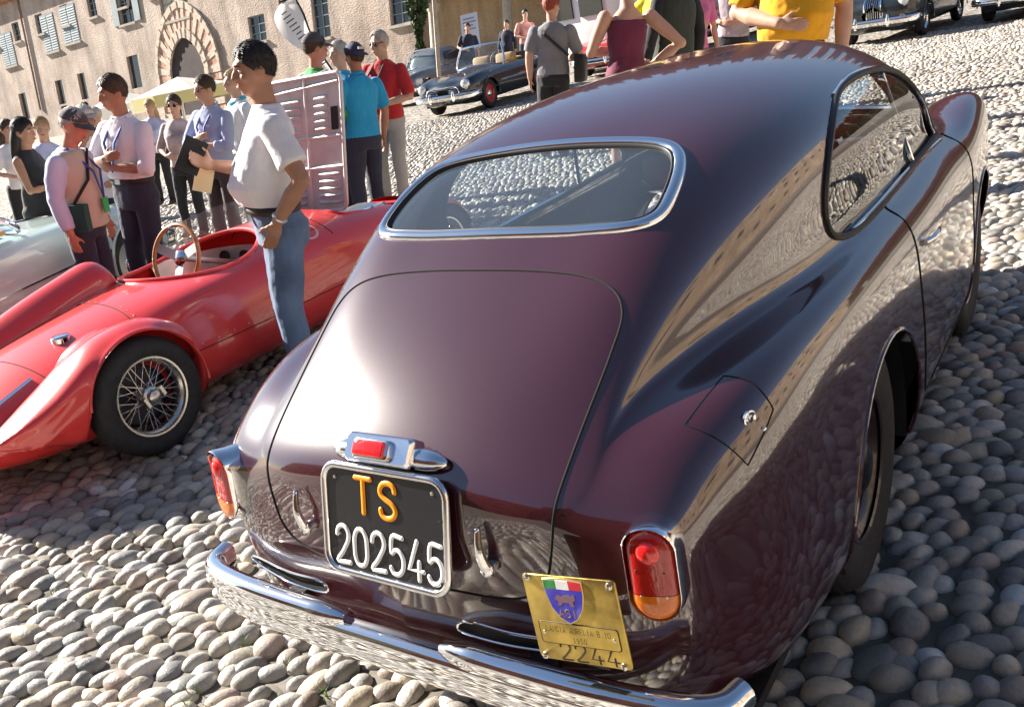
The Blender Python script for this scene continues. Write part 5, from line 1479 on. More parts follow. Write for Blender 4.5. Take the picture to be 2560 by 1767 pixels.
# ------------------------------------------------------------------ other old cars parked on the square
def old_car(name, loc, rz, label, paint_mat, open_top=True, L=4.1, Wd=1.6, hood=.88, grille='wide', wheel_hub=CHROME, tall=1.0, group='old cars parked in a row across the square', roof_h=1.35, far=True, cat='car', whitewall=None):
    """separate-wing-less fifties body, nose towards local -Y, ground at z 0, origin under the front axle"""
    t = empty(name, loc, rz, label, cat, group)
    w = Wd / 2; h = hood * tall
    def sec(y, zc, zw, wd, bot, zmid=None):       # centre height, wing height, half width
        zm = zmid if zmid is not None else (zw + bot) / 2 + .06
        return [(0, y, zc), (wd * .35, y, zc - .01), (wd * .60, y, (zc * .55 + zw * .45) - .035), (wd * .80, y, zw), (wd * .95, y, zw - .07), (wd, y, zm), (wd * .97, y, bot + .08), (wd * .85, y, bot), (0, y, bot)]
    rg = [sec(-.78, h * .66, h * .60, w * .25, .42), sec(-.76, h * .72, h * .68, w * .62, .36), sec(-.66, h * .82, h * .84, w * .86, .28), sec(-.45, h * .88, h * .93, w * .96, .24),
          sec(0, h * .95, h * .98, w, .22), sec(.5, h * 1.0, h * .97, w, .22), sec(.95, h * 1.05, h * .98, w, .22), sec(1.5, h * 1.05, h * .98, w, .22), sec(2.2, h * 1.06, h * .99, w, .22), sec(2.7, h * 1.05, h * 1.0, w * .98, .24),
          sec(3.1, h * .95, h * .92, w * .92, .28), sec(3.35, h * .78, h * .74, w * .75, .34), sec(3.40, h * .66, h * .62, w * .3, .42)]
    G_ = loft_half(rg, 70, 22, 2)
    def dropf(c):
        for wy in (0, 2.45):
            if abs(c.x) > w * .55 and c.z < .72 and (c.y - wy) ** 2 + (c.z - .31) ** 2 < .35 ** 2: return True
        if open_top and c.z > h * .9 and abs(c.x) < w * .72 and 1.05 < c.y < 2.1: return True
        return False
    body_ = grid_mesh(G_, 'body', paint_mat, t, dropf)
    nvv = G_.shape[1]
    bv = BVHTree.FromPolygons([Vector(p) for p in G_.reshape(-1, 3)], [(i * nvv + j, i * nvv + j + 1, (i + 1) * nvv + j + 1, (i + 1) * nvv + j) for i in range(G_.shape[0] - 1) for j in range(nvv - 1)])
    def front(x, z): return bv.ray_cast(Vector((x, -3, z)), Vector((0, 1, 0)))[0] or Vector((x, -.7, z))
    mb = MB(); mb.box((0, 1.2, .24), (w * 1.5, 3.6, .05)); mb.obj('underside', BLACK, t)
    for wy in (0, 2.45):
        for sd in (-1, 1):
            steel_wheel('wheel', (sd * (w - .12), wy, .31), sd, t, rad=.31, wid=.15, rimr=.19, rim_mat=wheel_hub)
            mb = MB(); mb.tube([Vector((sd * (w + .0), wy + .352 * math.cos(R(a)), .31 + .352 * math.sin(R(a)))) for a in range(-5, 186, 10)], .012, n=6); mb.obj('wheel_arch_lip', paint_mat, t)
            mb = MB(); mb.add([(sd * w * .6, wy + .36 * math.cos(R(a)), .31 + .36 * math.sin(R(a))) for a in range(-10, 191, 20)], [tuple(range(11))]); mb.obj('wheel_well', BLACK, t)
    # lamps
    for sd in (-1, 1):
        p = front(sd * w * .70, h * .72); M = frame_m(p + Vector((0, .03, 0)), (1, 0, 0), (0, 0, 1)); 
        if M.col[2].y > 0: M = frame_m(p + Vector((0, .03, 0)), (-1, 0, 0), (0, 0, 1))
        hl = empty('headlight'); hl.parent = t
        mb = MB(); mb.lathe([(.10, -.06), (.112, .0), (.112, .04), (.104, .055), (.092, .055)], M, 24); mb.obj('headlight_rim', CHROME, hl)
        mb = MB(); mb.lathe([(.095, .045), (.08, .065), (.05, .078), (0, .084)], M, 24); mb.obj('headlight_lens', mat('headlight_lens', (.62, .66, .68), .06, .35, coat=1.0), hl)
        p = front(sd * w * .66, h * .44); M2 = frame_m(p + Vector((0, .01, 0)), M.col[0].to_3d(), (0, 0, 1))
        mb = MB(); mb.lathe([(.052, -.03), (.055, .02), (.045, .035), (0, .045)], M2, 18); mb.obj('side_lamp', CHROME, t)
    # grille
    gw, gh, gz = {'wide': (.42, .11, .50), 'tall': (.15, .26, .58), 'mouth': (.34, .12, .50)}[grille]
    gp = [front(a, gz * h / .88 + b) + Vector((0, -.01, 0)) for a, b in [(p.x, p.y) for p in smooth_closed([(-gw, 0, 0), (-gw * .8, gh, 0), (0, gh * 1.1, 0), (gw * .8, gh, 0), (gw, 0, 0), (gw * .8, -gh, 0), (0, -gh * 1.1, 0), (-gw * .8, -gh, 0)], 36)]]
    mb = MB(); mb.add(gp, [tuple(range(36))]); mb.obj('grille_opening', GAP, t)
    mb = MB(); mb.tube(gp, .016, n=6, closed=True); mb.obj('grille_surround', CHROME, t)
    nb = 5 if gw > gh else 7
    for k in range(nb):
        if gw > gh:
            z = gz * h / .88 - gh * .8 + 1.6 * gh * k / (nb - 1); xw = gw * .86
            mb = MB(); mb.tube([front(x, z) + Vector((0, -.016, 0)) for x in np.linspace(-xw, xw, 9)], .008, n=5)
        else:
            x = -gw * .8 + 1.6 * gw * k / (nb - 1)
            mb = MB(); mb.tube([front(x, gz * h / .88 + z) + Vector((0, -.016, 0)) for z in np.linspace(-gh * .85, gh * .85, 7)], .008, n=5)
        mb.obj('grille_bar', CHROME, t)
    # bumpers
    for (y0, s_) in ((-.84, 1), (3.46, -1)):
        pth = smooth_open([(-w * 1.0, y0 + .34 * s_, 0), (-w * .98, y0 + .16 * s_, 0), (-w * .7, y0 + .03 * s_, 0), (0, y0, 0), (w * .7, y0 + .03 * s_, 0), (w * .98, y0 + .16 * s_, 0), (w * 1.0, y0 + .34 * s_, 0)], 36)
        mb = MB(); mb.tube([p + Vector((0, 0, .40)) for p in pth], .062, n=10, sx=.4); mb.obj('bumper', CHROME, t)
        if s_ > 0:
            for sd in (-1, 1):
                mb = MB(); mb.tube([Vector((sd * .3, y0 - .01, .31)), Vector((sd * .3, y0 - .03, .42)), Vector((sd * .3, y0 - .01, .52))], [.03, .036, .02], n=8); mb.obj('overrider', CHROME, t)
    # trim strip down the side
    for sd in (-1, 1):
        pts = [bv.ray_cast(Vector((sd * 3, y, h * .62)), Vector((-sd, 0, 0)))[0] for y in np.linspace(.5, 3.0, 14)]
        mb = MB(); mb.tube([p for p in pts if p], .010, n=5); mb.obj('side_strip', CHROME, t)
    mb = MB(); mb.tube([Vector((0, y, (bv.ray_cast(Vector((0, y, 3)), Vector((0, 0, -1)))[0] or Vector((0, 0, h))).z + .004)) for y in np.linspace(-.55, .75, 12)], .010, n=5); mb.obj('bonnet_strip', CHROME, t)
    # windscreen frame and glass
    yb, yt, zb, zt = .92, 1.22, h * 1.02, roof_h
    fr = smooth_closed([(-w * .78, yb + .10, zb), (-w * .3, yb, zb + .01), (w * .3, yb, zb + .01), (w * .78, yb + .10, zb), (w * .70, yt - .02, zt - .04), (w * .62, yt - .03, zt), (0, yt - .07, zt + .015), (-w * .62, yt - .03, zt), (-w * .70, yt - .02, zt - .04)], 54)
    mb = MB(); mb.tube(fr, .022, n=8, closed=True); mb.obj('windscreen_frame', CHROME, t)
    mb = MB(); c_ = sum(fr, Vector()) / 54; mb.add(fr + [c_], [(i, (i + 1) % 54, 54) for i in range(54)]); mb.obj('windscreen', thin_glass('old_glass', (.85, .92, .93), .1, .03), t)
    if open_top:
        tan = mat('tan_leather', (.42, .27, .12), .6)
        for sx_ in (-.32, .32):
            mb = MB(); bevel_block(mb, frame_m((sx_, 1.78, .78), (1, 0, 0), (0, .2, 1)), .5, .5, .16, .08); mb.obj('seat', tan, t)
        mb = MB(); mb.box((0, 1.5, .35), (w * 1.3, 1.1, .05)); mb.obj('cabin_floor', BLACK, t)
        mb = MB(); bevel_block(mb, frame_m((0, 2.25, h * .98), (1, 0, 0), (0, 1, 0)), w * 1.3, .42, .16, .1); mb.obj('folded_hood', BLACK, t)
        mb = MB(); mb.tube([Vector((-w * .72, 1.12, h * 1.03)), Vector((-w * .74, 2.0, h * 1.04)), Vector((0, 2.15, h * 1.07)), Vector((w * .74, 2.0, h * 1.04)), Vector((w * .72, 1.12, h * 1.03))], .02, n=6); mb.obj('cockpit_trim', tan, t)
        mb = MB(); mb.tube([Vector((.33 + .19 * math.cos(a), 1.32 + .07 * math.sin(a), .93 + .18 * math.sin(a))) for a in np.linspace(0, 2 * PI, 25)[:-1]], .012, n=6, closed=True); mb.obj('steering_wheel', BLACK, t)
    else:
        z0 = h * .97
        cab = [[(0, 1.0, z0), (w * .3, 1.0, z0), (w * .6, 1.02, z0), (w * .76, 1.05, z0 - .02), (w * .78, 1.05, z0 - .06), (0, 1.0, z0 - .08)]]
        for (y, z) in ((1.28, roof_h - .06), (1.55, roof_h), (2.0, roof_h + .01), (2.4, roof_h - .08), (2.75, h * 1.12), (3.0, z0 - .02)):
            k = (z - z0) / (roof_h - z0)
            cab.append([(0, y, z), (w * .3, y, z - .01), (w * (.76 - .20 * k), y, z - .05 * k - .0), (w * (.80 - .08 * k), y, z0 + (z - z0) * .5), (w * .80, y, z0 - .05), (0, y, z0 - .08)])
        grid_mesh(loft_half(cab, 40, 14, 1), 'roof', paint_mat, t)
        for sd in (-1, 1):
            V = [(sd * (w * (.80 - .04) + .004), y, z) for y, z in ((1.30, z0 + .03), (2.55, z0 + .03), (2.35, roof_h - .16), (1.50, roof_h - .13))]
            mb = MB(); mb.add(V + [(v[0] - sd * .06, v[1], v[2]) for v in V], [(0, 1, 2, 3), (0, 4, 5, 1), (1, 5, 6, 2), (2, 6, 7, 3), (3, 7, 4, 0)]); mb.obj('side_window', PANE, t)
    return t
def car_at(px, py, dx=0, dy=0):
    g = ground_at(px, py); return (g.x + dx, g.y + dy, 0)
BLACKP = paint('black_green_paint', (0.010, 0.016, 0.018), 0, 1.0, .3)
REDP = paint('bright_red_paint', (.42, .02, .015), 0, 1.0, .3)
DREDP = paint('dark_red_paint', (.10, .014, .014), 0, 1.0, .3)
NIGHTP = paint('night_blue_paint', (.012, .014, .024), 0, 1.0, .3)
SILVP = paint('silver_grey_paint', (.13, .14, .15), .3, 1.0, .3)
PGREEN = paint('pale_blue_green_paint', (.50, .63, .60), .0, 1.0, .35)
REDHUB = mat('red_wheel', (.45, .03, .03), .4, coat=.5)
def by_px(px, py, z, lx, ly):
    """front axle point of a car whose local point (lx, ly, z) shows at (px, py)"""
    g = ground_at(px, py, z); return (g.x - lx, g.y - ly, 0)
old_car('convertible', by_px(1104, 284, .02, -.68, 0), R(5), 'black open convertible with chrome windscreen frame and red wheels', BLACKP, True, wheel_hub=REDHUB, hood=.86, roof_h=1.30)
old_car('sports_car', by_px(1490, 142, .5, 0, -.75), R(0), 'bright red old sports car behind the woman in the maroon dress', REDP, True, grille='mouth', hood=.90)
old_car('saloon_car', by_px(1765, 70, .5, 0, -.75), R(-4), 'dark red old saloon behind the checked shirt, left of the yellow polo', DREDP, False, hood=1.0, roof_h=1.5)
old_car('saloon_car', by_px(2128, 22, .72, -.5, -.6), R(-6), 'black old saloon with a round chrome headlamp beside the yellow polo', BLACKP, False, hood=1.02, roof_h=1.52, grille='tall')
old_car('saloon_car', by_px(2470, 52, .02, -.68, 0), R(-8), 'dark blue old car at the top right corner of the square', NIGHTP, False, hood=.98, roof_h=1.48)
old_car('saloon_car', by_px(1000, 262, .02, -.4, 0), R(4), 'dark grey old saloon left of the black convertible', SILVP, False, hood=.92, roof_h=1.40)
# pale roadster behind the racing car on the left
_rg = ground_at(318, 664, .31)
old_car('roadster', (_rg.x - .611, _rg.y - .298, 0), R(206), 'pale blue green vintage roadster behind the racing car at the left edge', PGREEN, True, hood=.86, group='old cars behind the racing car', roof_h=1.08, wheel_hub=mat('steel_wheel_grey', (.42, .45, .46), .35, .6))

# white awnings over the stands behind the crowd
CANVAS = bpy.data.materials.new('white_canvas'); CANVAS.use_nodes = True
_n = CANVAS.node_tree; _n.nodes.clear(); _o = _n.nodes.new('ShaderNodeOutputMaterial'); _d = _n.nodes.new('ShaderNodeBsdfDiffuse'); _t = _n.nodes.new('ShaderNodeBsdfTranslucent'); _m = _n.nodes.new('ShaderNodeMixShader')
_d.inputs[0].default_value = (.82, .82, .80, 1); _t.inputs[0].default_value = (.80, .79, .76, 1); _m.inputs[0].default_value = .45
_n.links.new(_d.outputs[0], _m.inputs[1]); _n.links.new(_t.outputs[0], _m.inputs[2]); _n.links.new(_m.outputs[0], _o.inputs[0])
def parasol(px, py, dep, r, h, label, hem):
    p = at_depth(px, py, dep); base = p - PLUMB * p.z
    t = empty('market_parasol', base, R(20), label, 'parasol', 'white parasols over the stands')
    top = PLUMB * (p.z + .0)
    mb = MB(); V = [top + Vector((0, 0, .16))]; F = []; n = 8
    ring = [top + Vector((r * math.cos(2 * PI * k / n), r * math.sin(2 * PI * k / n), -.1)) for k in range(n)]
    low = [v + Vector((0, 0, -.22)) for v in ring]
    mb.add(V + ring + low, [(0, 1 + k, 1 + (k + 1) % n) for k in range(n)]); o = mb.obj('canopy', CANVAS, t, smooth=False)
    mb = MB(); mb.add(ring + low, [(k, (k + 1) % n, n + (k + 1) % n, n + k) for k in range(n)]); mb.obj('valance', hem, t, smooth=False)
    mb = MB(); mb.tube([Vector((0, 0, 0)), top + Vector((0, 0, .14))], .03, n=8); mb.obj('pole', STEEL, t)
    mb = MB(); mb.lathe([(.3, 0), (.3, .06), (.05, .1), (0, .1)], None, 16); mb.obj('base', BLACK, t)
    for k in range(n):
        mb = MB(); mb.tube([top + Vector((0, 0, .12)), ring[k] + Vector((0, 0, -.02))], .008, n=4); mb.obj('rib', STEEL, t)
parasol(448, 214, 17, .95, 2.2, 'white parasol with a yellowish hem behind the man in sunglasses', mat('yellow_hem', (.72, .66, .30), .8))
parasol(300, 250, 18, .75, 2.2, 'smaller plain white parasol behind the man with crossed arms', CANVAS)
# white van with grey squares behind the grey shirt
van = empty('white_van', at_depth(1475, 92, 24) * 1.0, R(-10), 'white box van with grey panels behind the man in the grey shirt', 'van')
van.location.z = 0
VW = mat('van_white', (.74, .75, .76), .4, coat=.5)
mb = MB(); bevel_block(mb, frame_m((0, 0, 1.25), (1, 0, 0), (0, 0, 1)), 2.0, 2.0, .4, .12); mb.obj('front_panel', VW, van)
mb = MB(); mb.box((0, 2.0, 1.3), (1.96, 4.2, 2.0)); mb.obj('box_body', VW, van, smooth=False)
for (x, z) in ((-.5, 1.75), (.5, 1.75)):
    mb = MB(); mb.box((x, -.43, z), (.75, .05, .55)); mb.obj('windscreen_pane', PANE, van)
for (x, z) in ((-.72, .85), (.72, .85)):
    mb = MB(); mb.lathe([(.12, 0), (.12, .04), (0, .07)], frame_m((x, -.40, z), (-1, 0, 0), (0, 0, 1)), 16); mb.obj('headlight', CHROME, van)
mb = MB(); bevel_block(mb, frame_m((0, -.35, .5), (-1, 0, 0), (0, 0, 1)), 2.0, .2, .12, .05); mb.obj('bumper', mat('grey_plastic', (.2, .2, .21), .6), van)
for x in (-.85, .85):
    for y in (.5, 3.2): steel_wheel('wheel', (x, y, .32), 1 if x > 0 else -1, van, rad=.32, wid=.2)

# white feather banner
bp_ = at_depth(815, 165, 8.6); b0 = bp_ - PLUMB * bp_.z
flag = empty('feather_banner', b0, 0, 'white feather banner with small dark lettering standing behind the crowd', 'banner')
top_ = at_depth(700, 12, 8.6) - b0; low_ = at_depth(815, 172, 8.6) - b0
fw_ = (low_ - top_); ax = fw_.normalized(); sd_ = ax.cross(FWD).normalized()
if sd_.dot(RGT) > 0: sd_ = -sd_
Lf = fw_.length
shape = [(0, .0, .10), (.03, .07, .16), (.10, .14, .17), (.25, .17, .15), (.45, .15, .10), (.65, .09, .07), (.85, .03, .05), (1.0, -.01, .045), (1.25, -.03, .04)]
prof = nat_spline([a for a, b, c in shape], np.array([(b * .92, c * .92) for a, b, c in shape]), np.linspace(0, 1.25, 30))
V = []; F = []
for i, (l, r) in enumerate(prof):
    t_ = i / 29 * 1.25
    for k in range(7):
        q = -l + (l + r) * k / 6
        V.append(top_ + ax * (t_ * Lf) - sd_ * q + FWD * (.035 * math.sin(t_ * 5 + k * .6)))
for i in range(29):
    for k in range(6): F.append((i * 7 + k, i * 7 + k + 1, (i + 1) * 7 + k + 1, (i + 1) * 7 + k))
mesh_obj('banner_sail', V, F, CANVAS, flag)
mb = MB(); pl_ = [Vector((0, 0, 0)), PLUMB * .6]
edge = [V[i * 7 + 6] for i in range(29, -1, -2)]; mb.tube([Vector((0, 0, 0)), edge[0] * .55, edge[0]] + edge[1:] + [V[0] + Vector((0, 0, .02))], .010, n=6); mb.obj('banner_pole', BLACK, flag)
mb = MB(); mb.box((0, 0, .03), (.4, .4, .06)); mb.obj('banner_base', BLACK, flag)
INK = mat('banner_ink', (.06, .07, .09), .7)
for k in range(14):
    t_ = .14 + k * .062; c_ = top_ + ax * (t_ * Lf) - sd_ * (-.02 + .02 * t_) - FWD * .045
    mb = MB(); hgt = .045 if k % 5 else .03
    mb.add([c_ - sd_ * hgt, c_ - sd_ * hgt + ax * .012, c_ + sd_ * hgt + ax * .012, c_ + sd_ * hgt], [(0, 1, 2, 3)]); mb.obj('banner_letter', INK, flag, smooth=False)
# white notice board under the arcade
nb_ = at_depth(1174, 80, 38); nb0 = nb_ - PLUMB * nb_.z
board = empty('notice_board', nb0, 0, 'tall white notice board with grey print leaning in the pale arcade', 'notice board')
a1 = at_depth(1150, 40, 38) - nb0; a2 = at_depth(1192, 30, 38) - nb0; a3 = at_depth(1202, 118, 38) - nb0; a4 = at_depth(1158, 128, 38) - nb0
mb = MB(); V = [a1, a2, a3, a4]; mb.add(V + [v + FWD * .06 for v in V], [(0, 1, 2, 3), (7, 6, 5, 4), (0, 4, 5, 1), (1, 5, 6, 2), (2, 6, 7, 3), (3, 7, 4, 0)]); mb.obj('board', mat('board_white', (.66, .68, .74), .6), board, smooth=False)
for k, (u0, u1) in enumerate(((.15, .8), (.12, .88), (.15, .7), (.12, .85))):
    y0 = .12 + k * .1; mb = MB()
    def bq(u, v): return a1.lerp(a2, u).lerp(a4.lerp(a3, u), v) - FWD * .01
    mb.add([bq(u0, y0), bq(u1, y0), bq(u1, y0 + .04), bq(u0, y0 + .04)], [(0, 1, 2, 3)]); mb.obj('print_line', mat('board_grey', (.25, .28, .36), .7), board, smooth=False)
mb = MB(); mb.tube([a3.lerp(a4, .2), Vector((a3.lerp(a4, .2).x, a3.lerp(a4, .2).y, 0))], .04, n=6); mb.tube([a3.lerp(a4, .8), Vector((a3.lerp(a4, .8).x, a3.lerp(a4, .8).y, 0))], .04, n=6); mb.obj('board_leg', STEEL, board)
# ivy shrub at the foot of the palace
def shrub(px, py, dep, w_, h_, label, n=1500):
    c = at_depth(px, py, dep); base = c - PLUMB * c.z
    t = empty('climbing_shrub', base, 0, label, 'shrub')
    rs = np.random.RandomState(11); V = []; F = []
    for i in range(n):
        z = rs.uniform(0, 1) ** .8; k = (1 - .55 * z) * (.6 + .4 * math.sin(z * 9 + 1)); a = rs.uniform(0, 2 * PI); r_ = w_ * k * math.sqrt(rs.uniform(.2, 1))
        p = PLUMB * (z * h_) + Vector((r_ * math.cos(a), r_ * math.sin(a) * .6, 0))
        d1 = Vector(rs.normal(0, 1, 3)).normalized() * .12; d2 = d1.cross(Vector(rs.normal(0, 1, 3))).normalized() * .07
        b = len(V); V += [p - d1, p + d2, p + d1, p - d2]; F.append((b, b + 1, b + 2, b + 3))
    mesh_obj('foliage', V, F, mat('ivy_leaf', (.045, .075, .022), .6, var=.5, vscale=1.5), t, smooth=False)
    mb = MB(); mb.tube([Vector((0, 0, 0)), PLUMB * h_ * .3 + Vector((.1, 0, 0)), PLUMB * h_ * .8], [.09, .06, .02], n=6); mb.obj('stem', mat('bark', (.12, .08, .05), .9), t)
shrub(1052, 140, 40, 1.0, 4.4, 'dark green climbing shrub on the palace wall left of the pale pole')
shrub(160, 262, 44, .7, 1.9, 'low green shrub under the left pair of narrow palace openings', 700)
shrub(208, 245, 44, .7, 1.9, 'low green shrub under the right narrow palace opening', 700)
# ------------------------------------------------------------------ people
def skin_mat(name, c): return mat(name, c, .5, sss=.12, var=.12, vscale=9, spec=.4)
SK1 = skin_mat('skin_tanned', (.36, .19, .12)); SK2 = skin_mat('skin_fair', (.52, .31, .22)); SK3 = skin_mat('skin_ruddy', (.48, .22, .15))
def cloth(name, c, bump=.35, bscale=9, var=.08): return mat(name, c, .85, bump=bump, bscale=bscale, var=var, vscale=4, sheen=.15, dist=.03)
WHT = cloth('white_cotton', (.72, .72, .74)); LBLUE = cloth('light_blue_shirt', (.36, .42, .62)); PALEB = cloth('pale_blue_shirt', (.50, .54, .74)); BEIGE = cloth('beige_vest', (.52, .46, .37))
NAVY = cloth('navy_trousers', (.022, .026, .05)); JEANS = cloth('blue_jeans', (.09, .145, .25), var=.4); DARK = cloth('black_cloth', (.015, .015, .018)); BROWN = cloth('brown_trousers', (.05, .035, .035))
REDT = cloth('red_tshirt', (.46, .018, .022)); CYAN = cloth('cyan_polo', (.012, .30, .56)); GREEN = cloth('green_jacket', (.03, .32, .06)); GREYT = cloth('grey_trousers', (.36, .35, .34)); GREYS = cloth('grey_shirt', (.20, .20, .215))
MARD = cloth('maroon_dress', (.14, .020, .052)); YEL = cloth('yellow_top', (.70, .62, .03)); OLIVE = cloth('dark_olive_vest', (.03, .038, .028)); PINK = cloth('pink_top', (.65, .16, .32)); YPOLO = cloth('golden_yellow_polo', (.75, .36, .006))
PATT = cloth('patterned_blouse', (.45, .36, .36), var=.5); CHECK = cloth('checked_shirt', (.40, .34, .38), var=.5); LILAC = cloth('white_lilac_shirt', (.72, .71, .77)); TEAL = cloth('teal_scarf', (.05, .42, .48))
HBLK = mat('black_hair', (.012, .010, .009), .62, bump=.12, bscale=60); HBRN = mat('brown_hair', (.06, .035, .02), .62, bump=.12, bscale=60); HGRY = mat('grey_hair', (.42, .40, .37), .62, bump=.12, bscale=60); HRED = mat('auburn_hair', (.28, .05, .03), .62, bump=.12, bscale=60); HFAIR = mat('fair_hair', (.38, .26, .13), .62, bump=.12, bscale=60)
CAPN = cloth('navy_cap', (.025, .03, .085)); CAPG = cloth('dark_grey_cap', (.06, .06, .07)); CAPW = cloth('pale_cap', (.55, .52, .48))
LEATH = mat('dark_leather', (.02, .014, .012), .5); EYEW = mat('eye_white', (.7, .68, .65), .3); EYED = mat('eye_dark', (.012, .008, .006), .1)
SUNG = mat('sunglass_lens', (.008, .008, .010), .08); SHOE = mat('shoe_brown', (.07, .04, .025), .5); LIPS = mat('lips', (.34, .12, .09), .5)

_dg = None
def remesh(mb, name, material, parent, vox, smooth=4, disp=0.0, M=None):
    me = bpy.data.meshes.new(name + '_raw'); me.from_pydata(mb.v, [], mb.f); me.update()
    b = bmesh.new(); b.from_mesh(me); bmesh.ops.recalc_face_normals(b, faces=b.faces); b.to_mesh(me); b.free()
    tmp = bpy.data.objects.new('tmp', me); COL.objects.link(tmp)
    r_ = tmp.modifiers.new('r', 'REMESH'); r_.mode = 'VOXEL'; r_.voxel_size = vox
    s_ = tmp.modifiers.new('s', 'SMOOTH'); s_.iterations = smooth; s_.factor = .5
    if disp:
        tx = bpy.data.textures.new('folds', 'CLOUDS'); tx.noise_scale = .13; tx.noise_depth = 2
        d_ = tmp.modifiers.new('d', 'DISPLACE'); d_.texture = tx; d_.strength = disp; d_.mid_level = .5; d_.texture_coords = 'GLOBAL'
    dg = bpy.context.evaluated_depsgraph_get()
    out = bpy.data.meshes.new_from_object(tmp.evaluated_get(dg)); out.name = name
    bpy.data.objects.remove(tmp); bpy.data.meshes.remove(me)
    out.materials.clear()
    if len(out.polygons) == 0: return None
    return link_mesh(name, out, material, parent, True)

def limb(mb, pts, rad, n=12):
    """tapered limb with round ends and joints"""
    P = [Vector(p) for p in pts]; mb.tube(P, rad, n=n)
    for p, r in zip(P, rad): mb.ell(p, (r, r, r), None, n, 8)
def rings(mb, lst, n=20):
    """stack of ellipses (z, x0, y0, rx, ry) closed at both ends"""
    V = []; F = []
    for (z, x0, y0, rx, ry) in lst:
        for k in range(n):
            a = 2 * PI * k / n; c, s = math.cos(a), math.sin(a)
            V.append((x0 + rx * math.copysign(abs(c) ** .85, c), y0 + ry * math.copysign(abs(s) ** .85, s), z))
    for i in range(len(lst) - 1):
        for k in range(n): F.append((i * n + k, i * n + (k + 1) % n, (i + 1) * n + (k + 1) % n, (i + 1) * n + k))
    F.append(tuple(range(n - 1, -1, -1))); F.append(tuple((len(lst) - 1) * n + k for k in range(n)))
    mb.add(V, F)

ARMS = {  # elbow, wrist, hand direction, palm normal for the right arm; mirrored for the left (x flips)
 'down': ((.255, -.03, 1.135), (.275, .035, .88), (0, .15, -1), (-1, 0, 0)),
 'pocket': ((.30, -.10, 1.15), (.225, .03, .945), (-.25, .35, -.9), (-1, 0, 0)),
 'hip': ((.42, -.10, 1.17), (.235, .02, 1.02), (-.8, .5, -.1), (0, 0, 1)),
 'phone': ((.25, .02, 1.12), (.15, .27, 1.19), (-.45, .75, .35), (-.6, -.5, .2)),
 'raise': ((.30, .12, 1.20), (.13, .20, 1.44), (-.4, .2, .9), (0, -1, 0)),
 'fold_over': ((.27, .10, 1.13), (-.02, .235, 1.20), (-1, .12, .25), (0, -1, 0)),
 'fold_under': ((.27, .10, 1.12), (.03, .20, 1.13), (-1, .15, .1), (0, -1, 0)),
 'belly': ((.29, .02, 1.12), (.10, .24, 1.06), (-.9, .3, -.1), (0, -1, 0)),
 'back': ((.28, -.16, 1.16), (.10, -.20, 1.0), (-.9, -.1, -.2), (0, 1, 0)),
}
def hand(mb, w, d, pn, s, fr=.0085):
    d = Vector(d).normalized(); pn = Vector(pn); pn = (pn - d * pn.dot(d)).normalized(); side = d.cross(pn) * s
    M3 = Matrix((side, d, pn)).transposed()
    c = Vector(w) + d * .05
    mb.ell(c, (.040, .052, .017), M3, 12, 8)
    for q, (x, ln) in enumerate(((-.030, .062), (-.0105, .076), (.0105, .080), (.030, .070))):
        a = c + side * x + d * .040; b_ = a + d * ln * .5 + pn * .008; e = a + d * ln * .88 + pn * .026
        limb(mb, [a, b_, e], [fr + .001, fr, fr - .0015], 8)
    a = c + side * .030 - d * .02; b_ = a + side * .026 + d * .028 + pn * .012; e = b_ + side * .006 + d * .030 + pn * .014
    limb(mb, [a, b_, e], [.012, .0105, .009], 8)

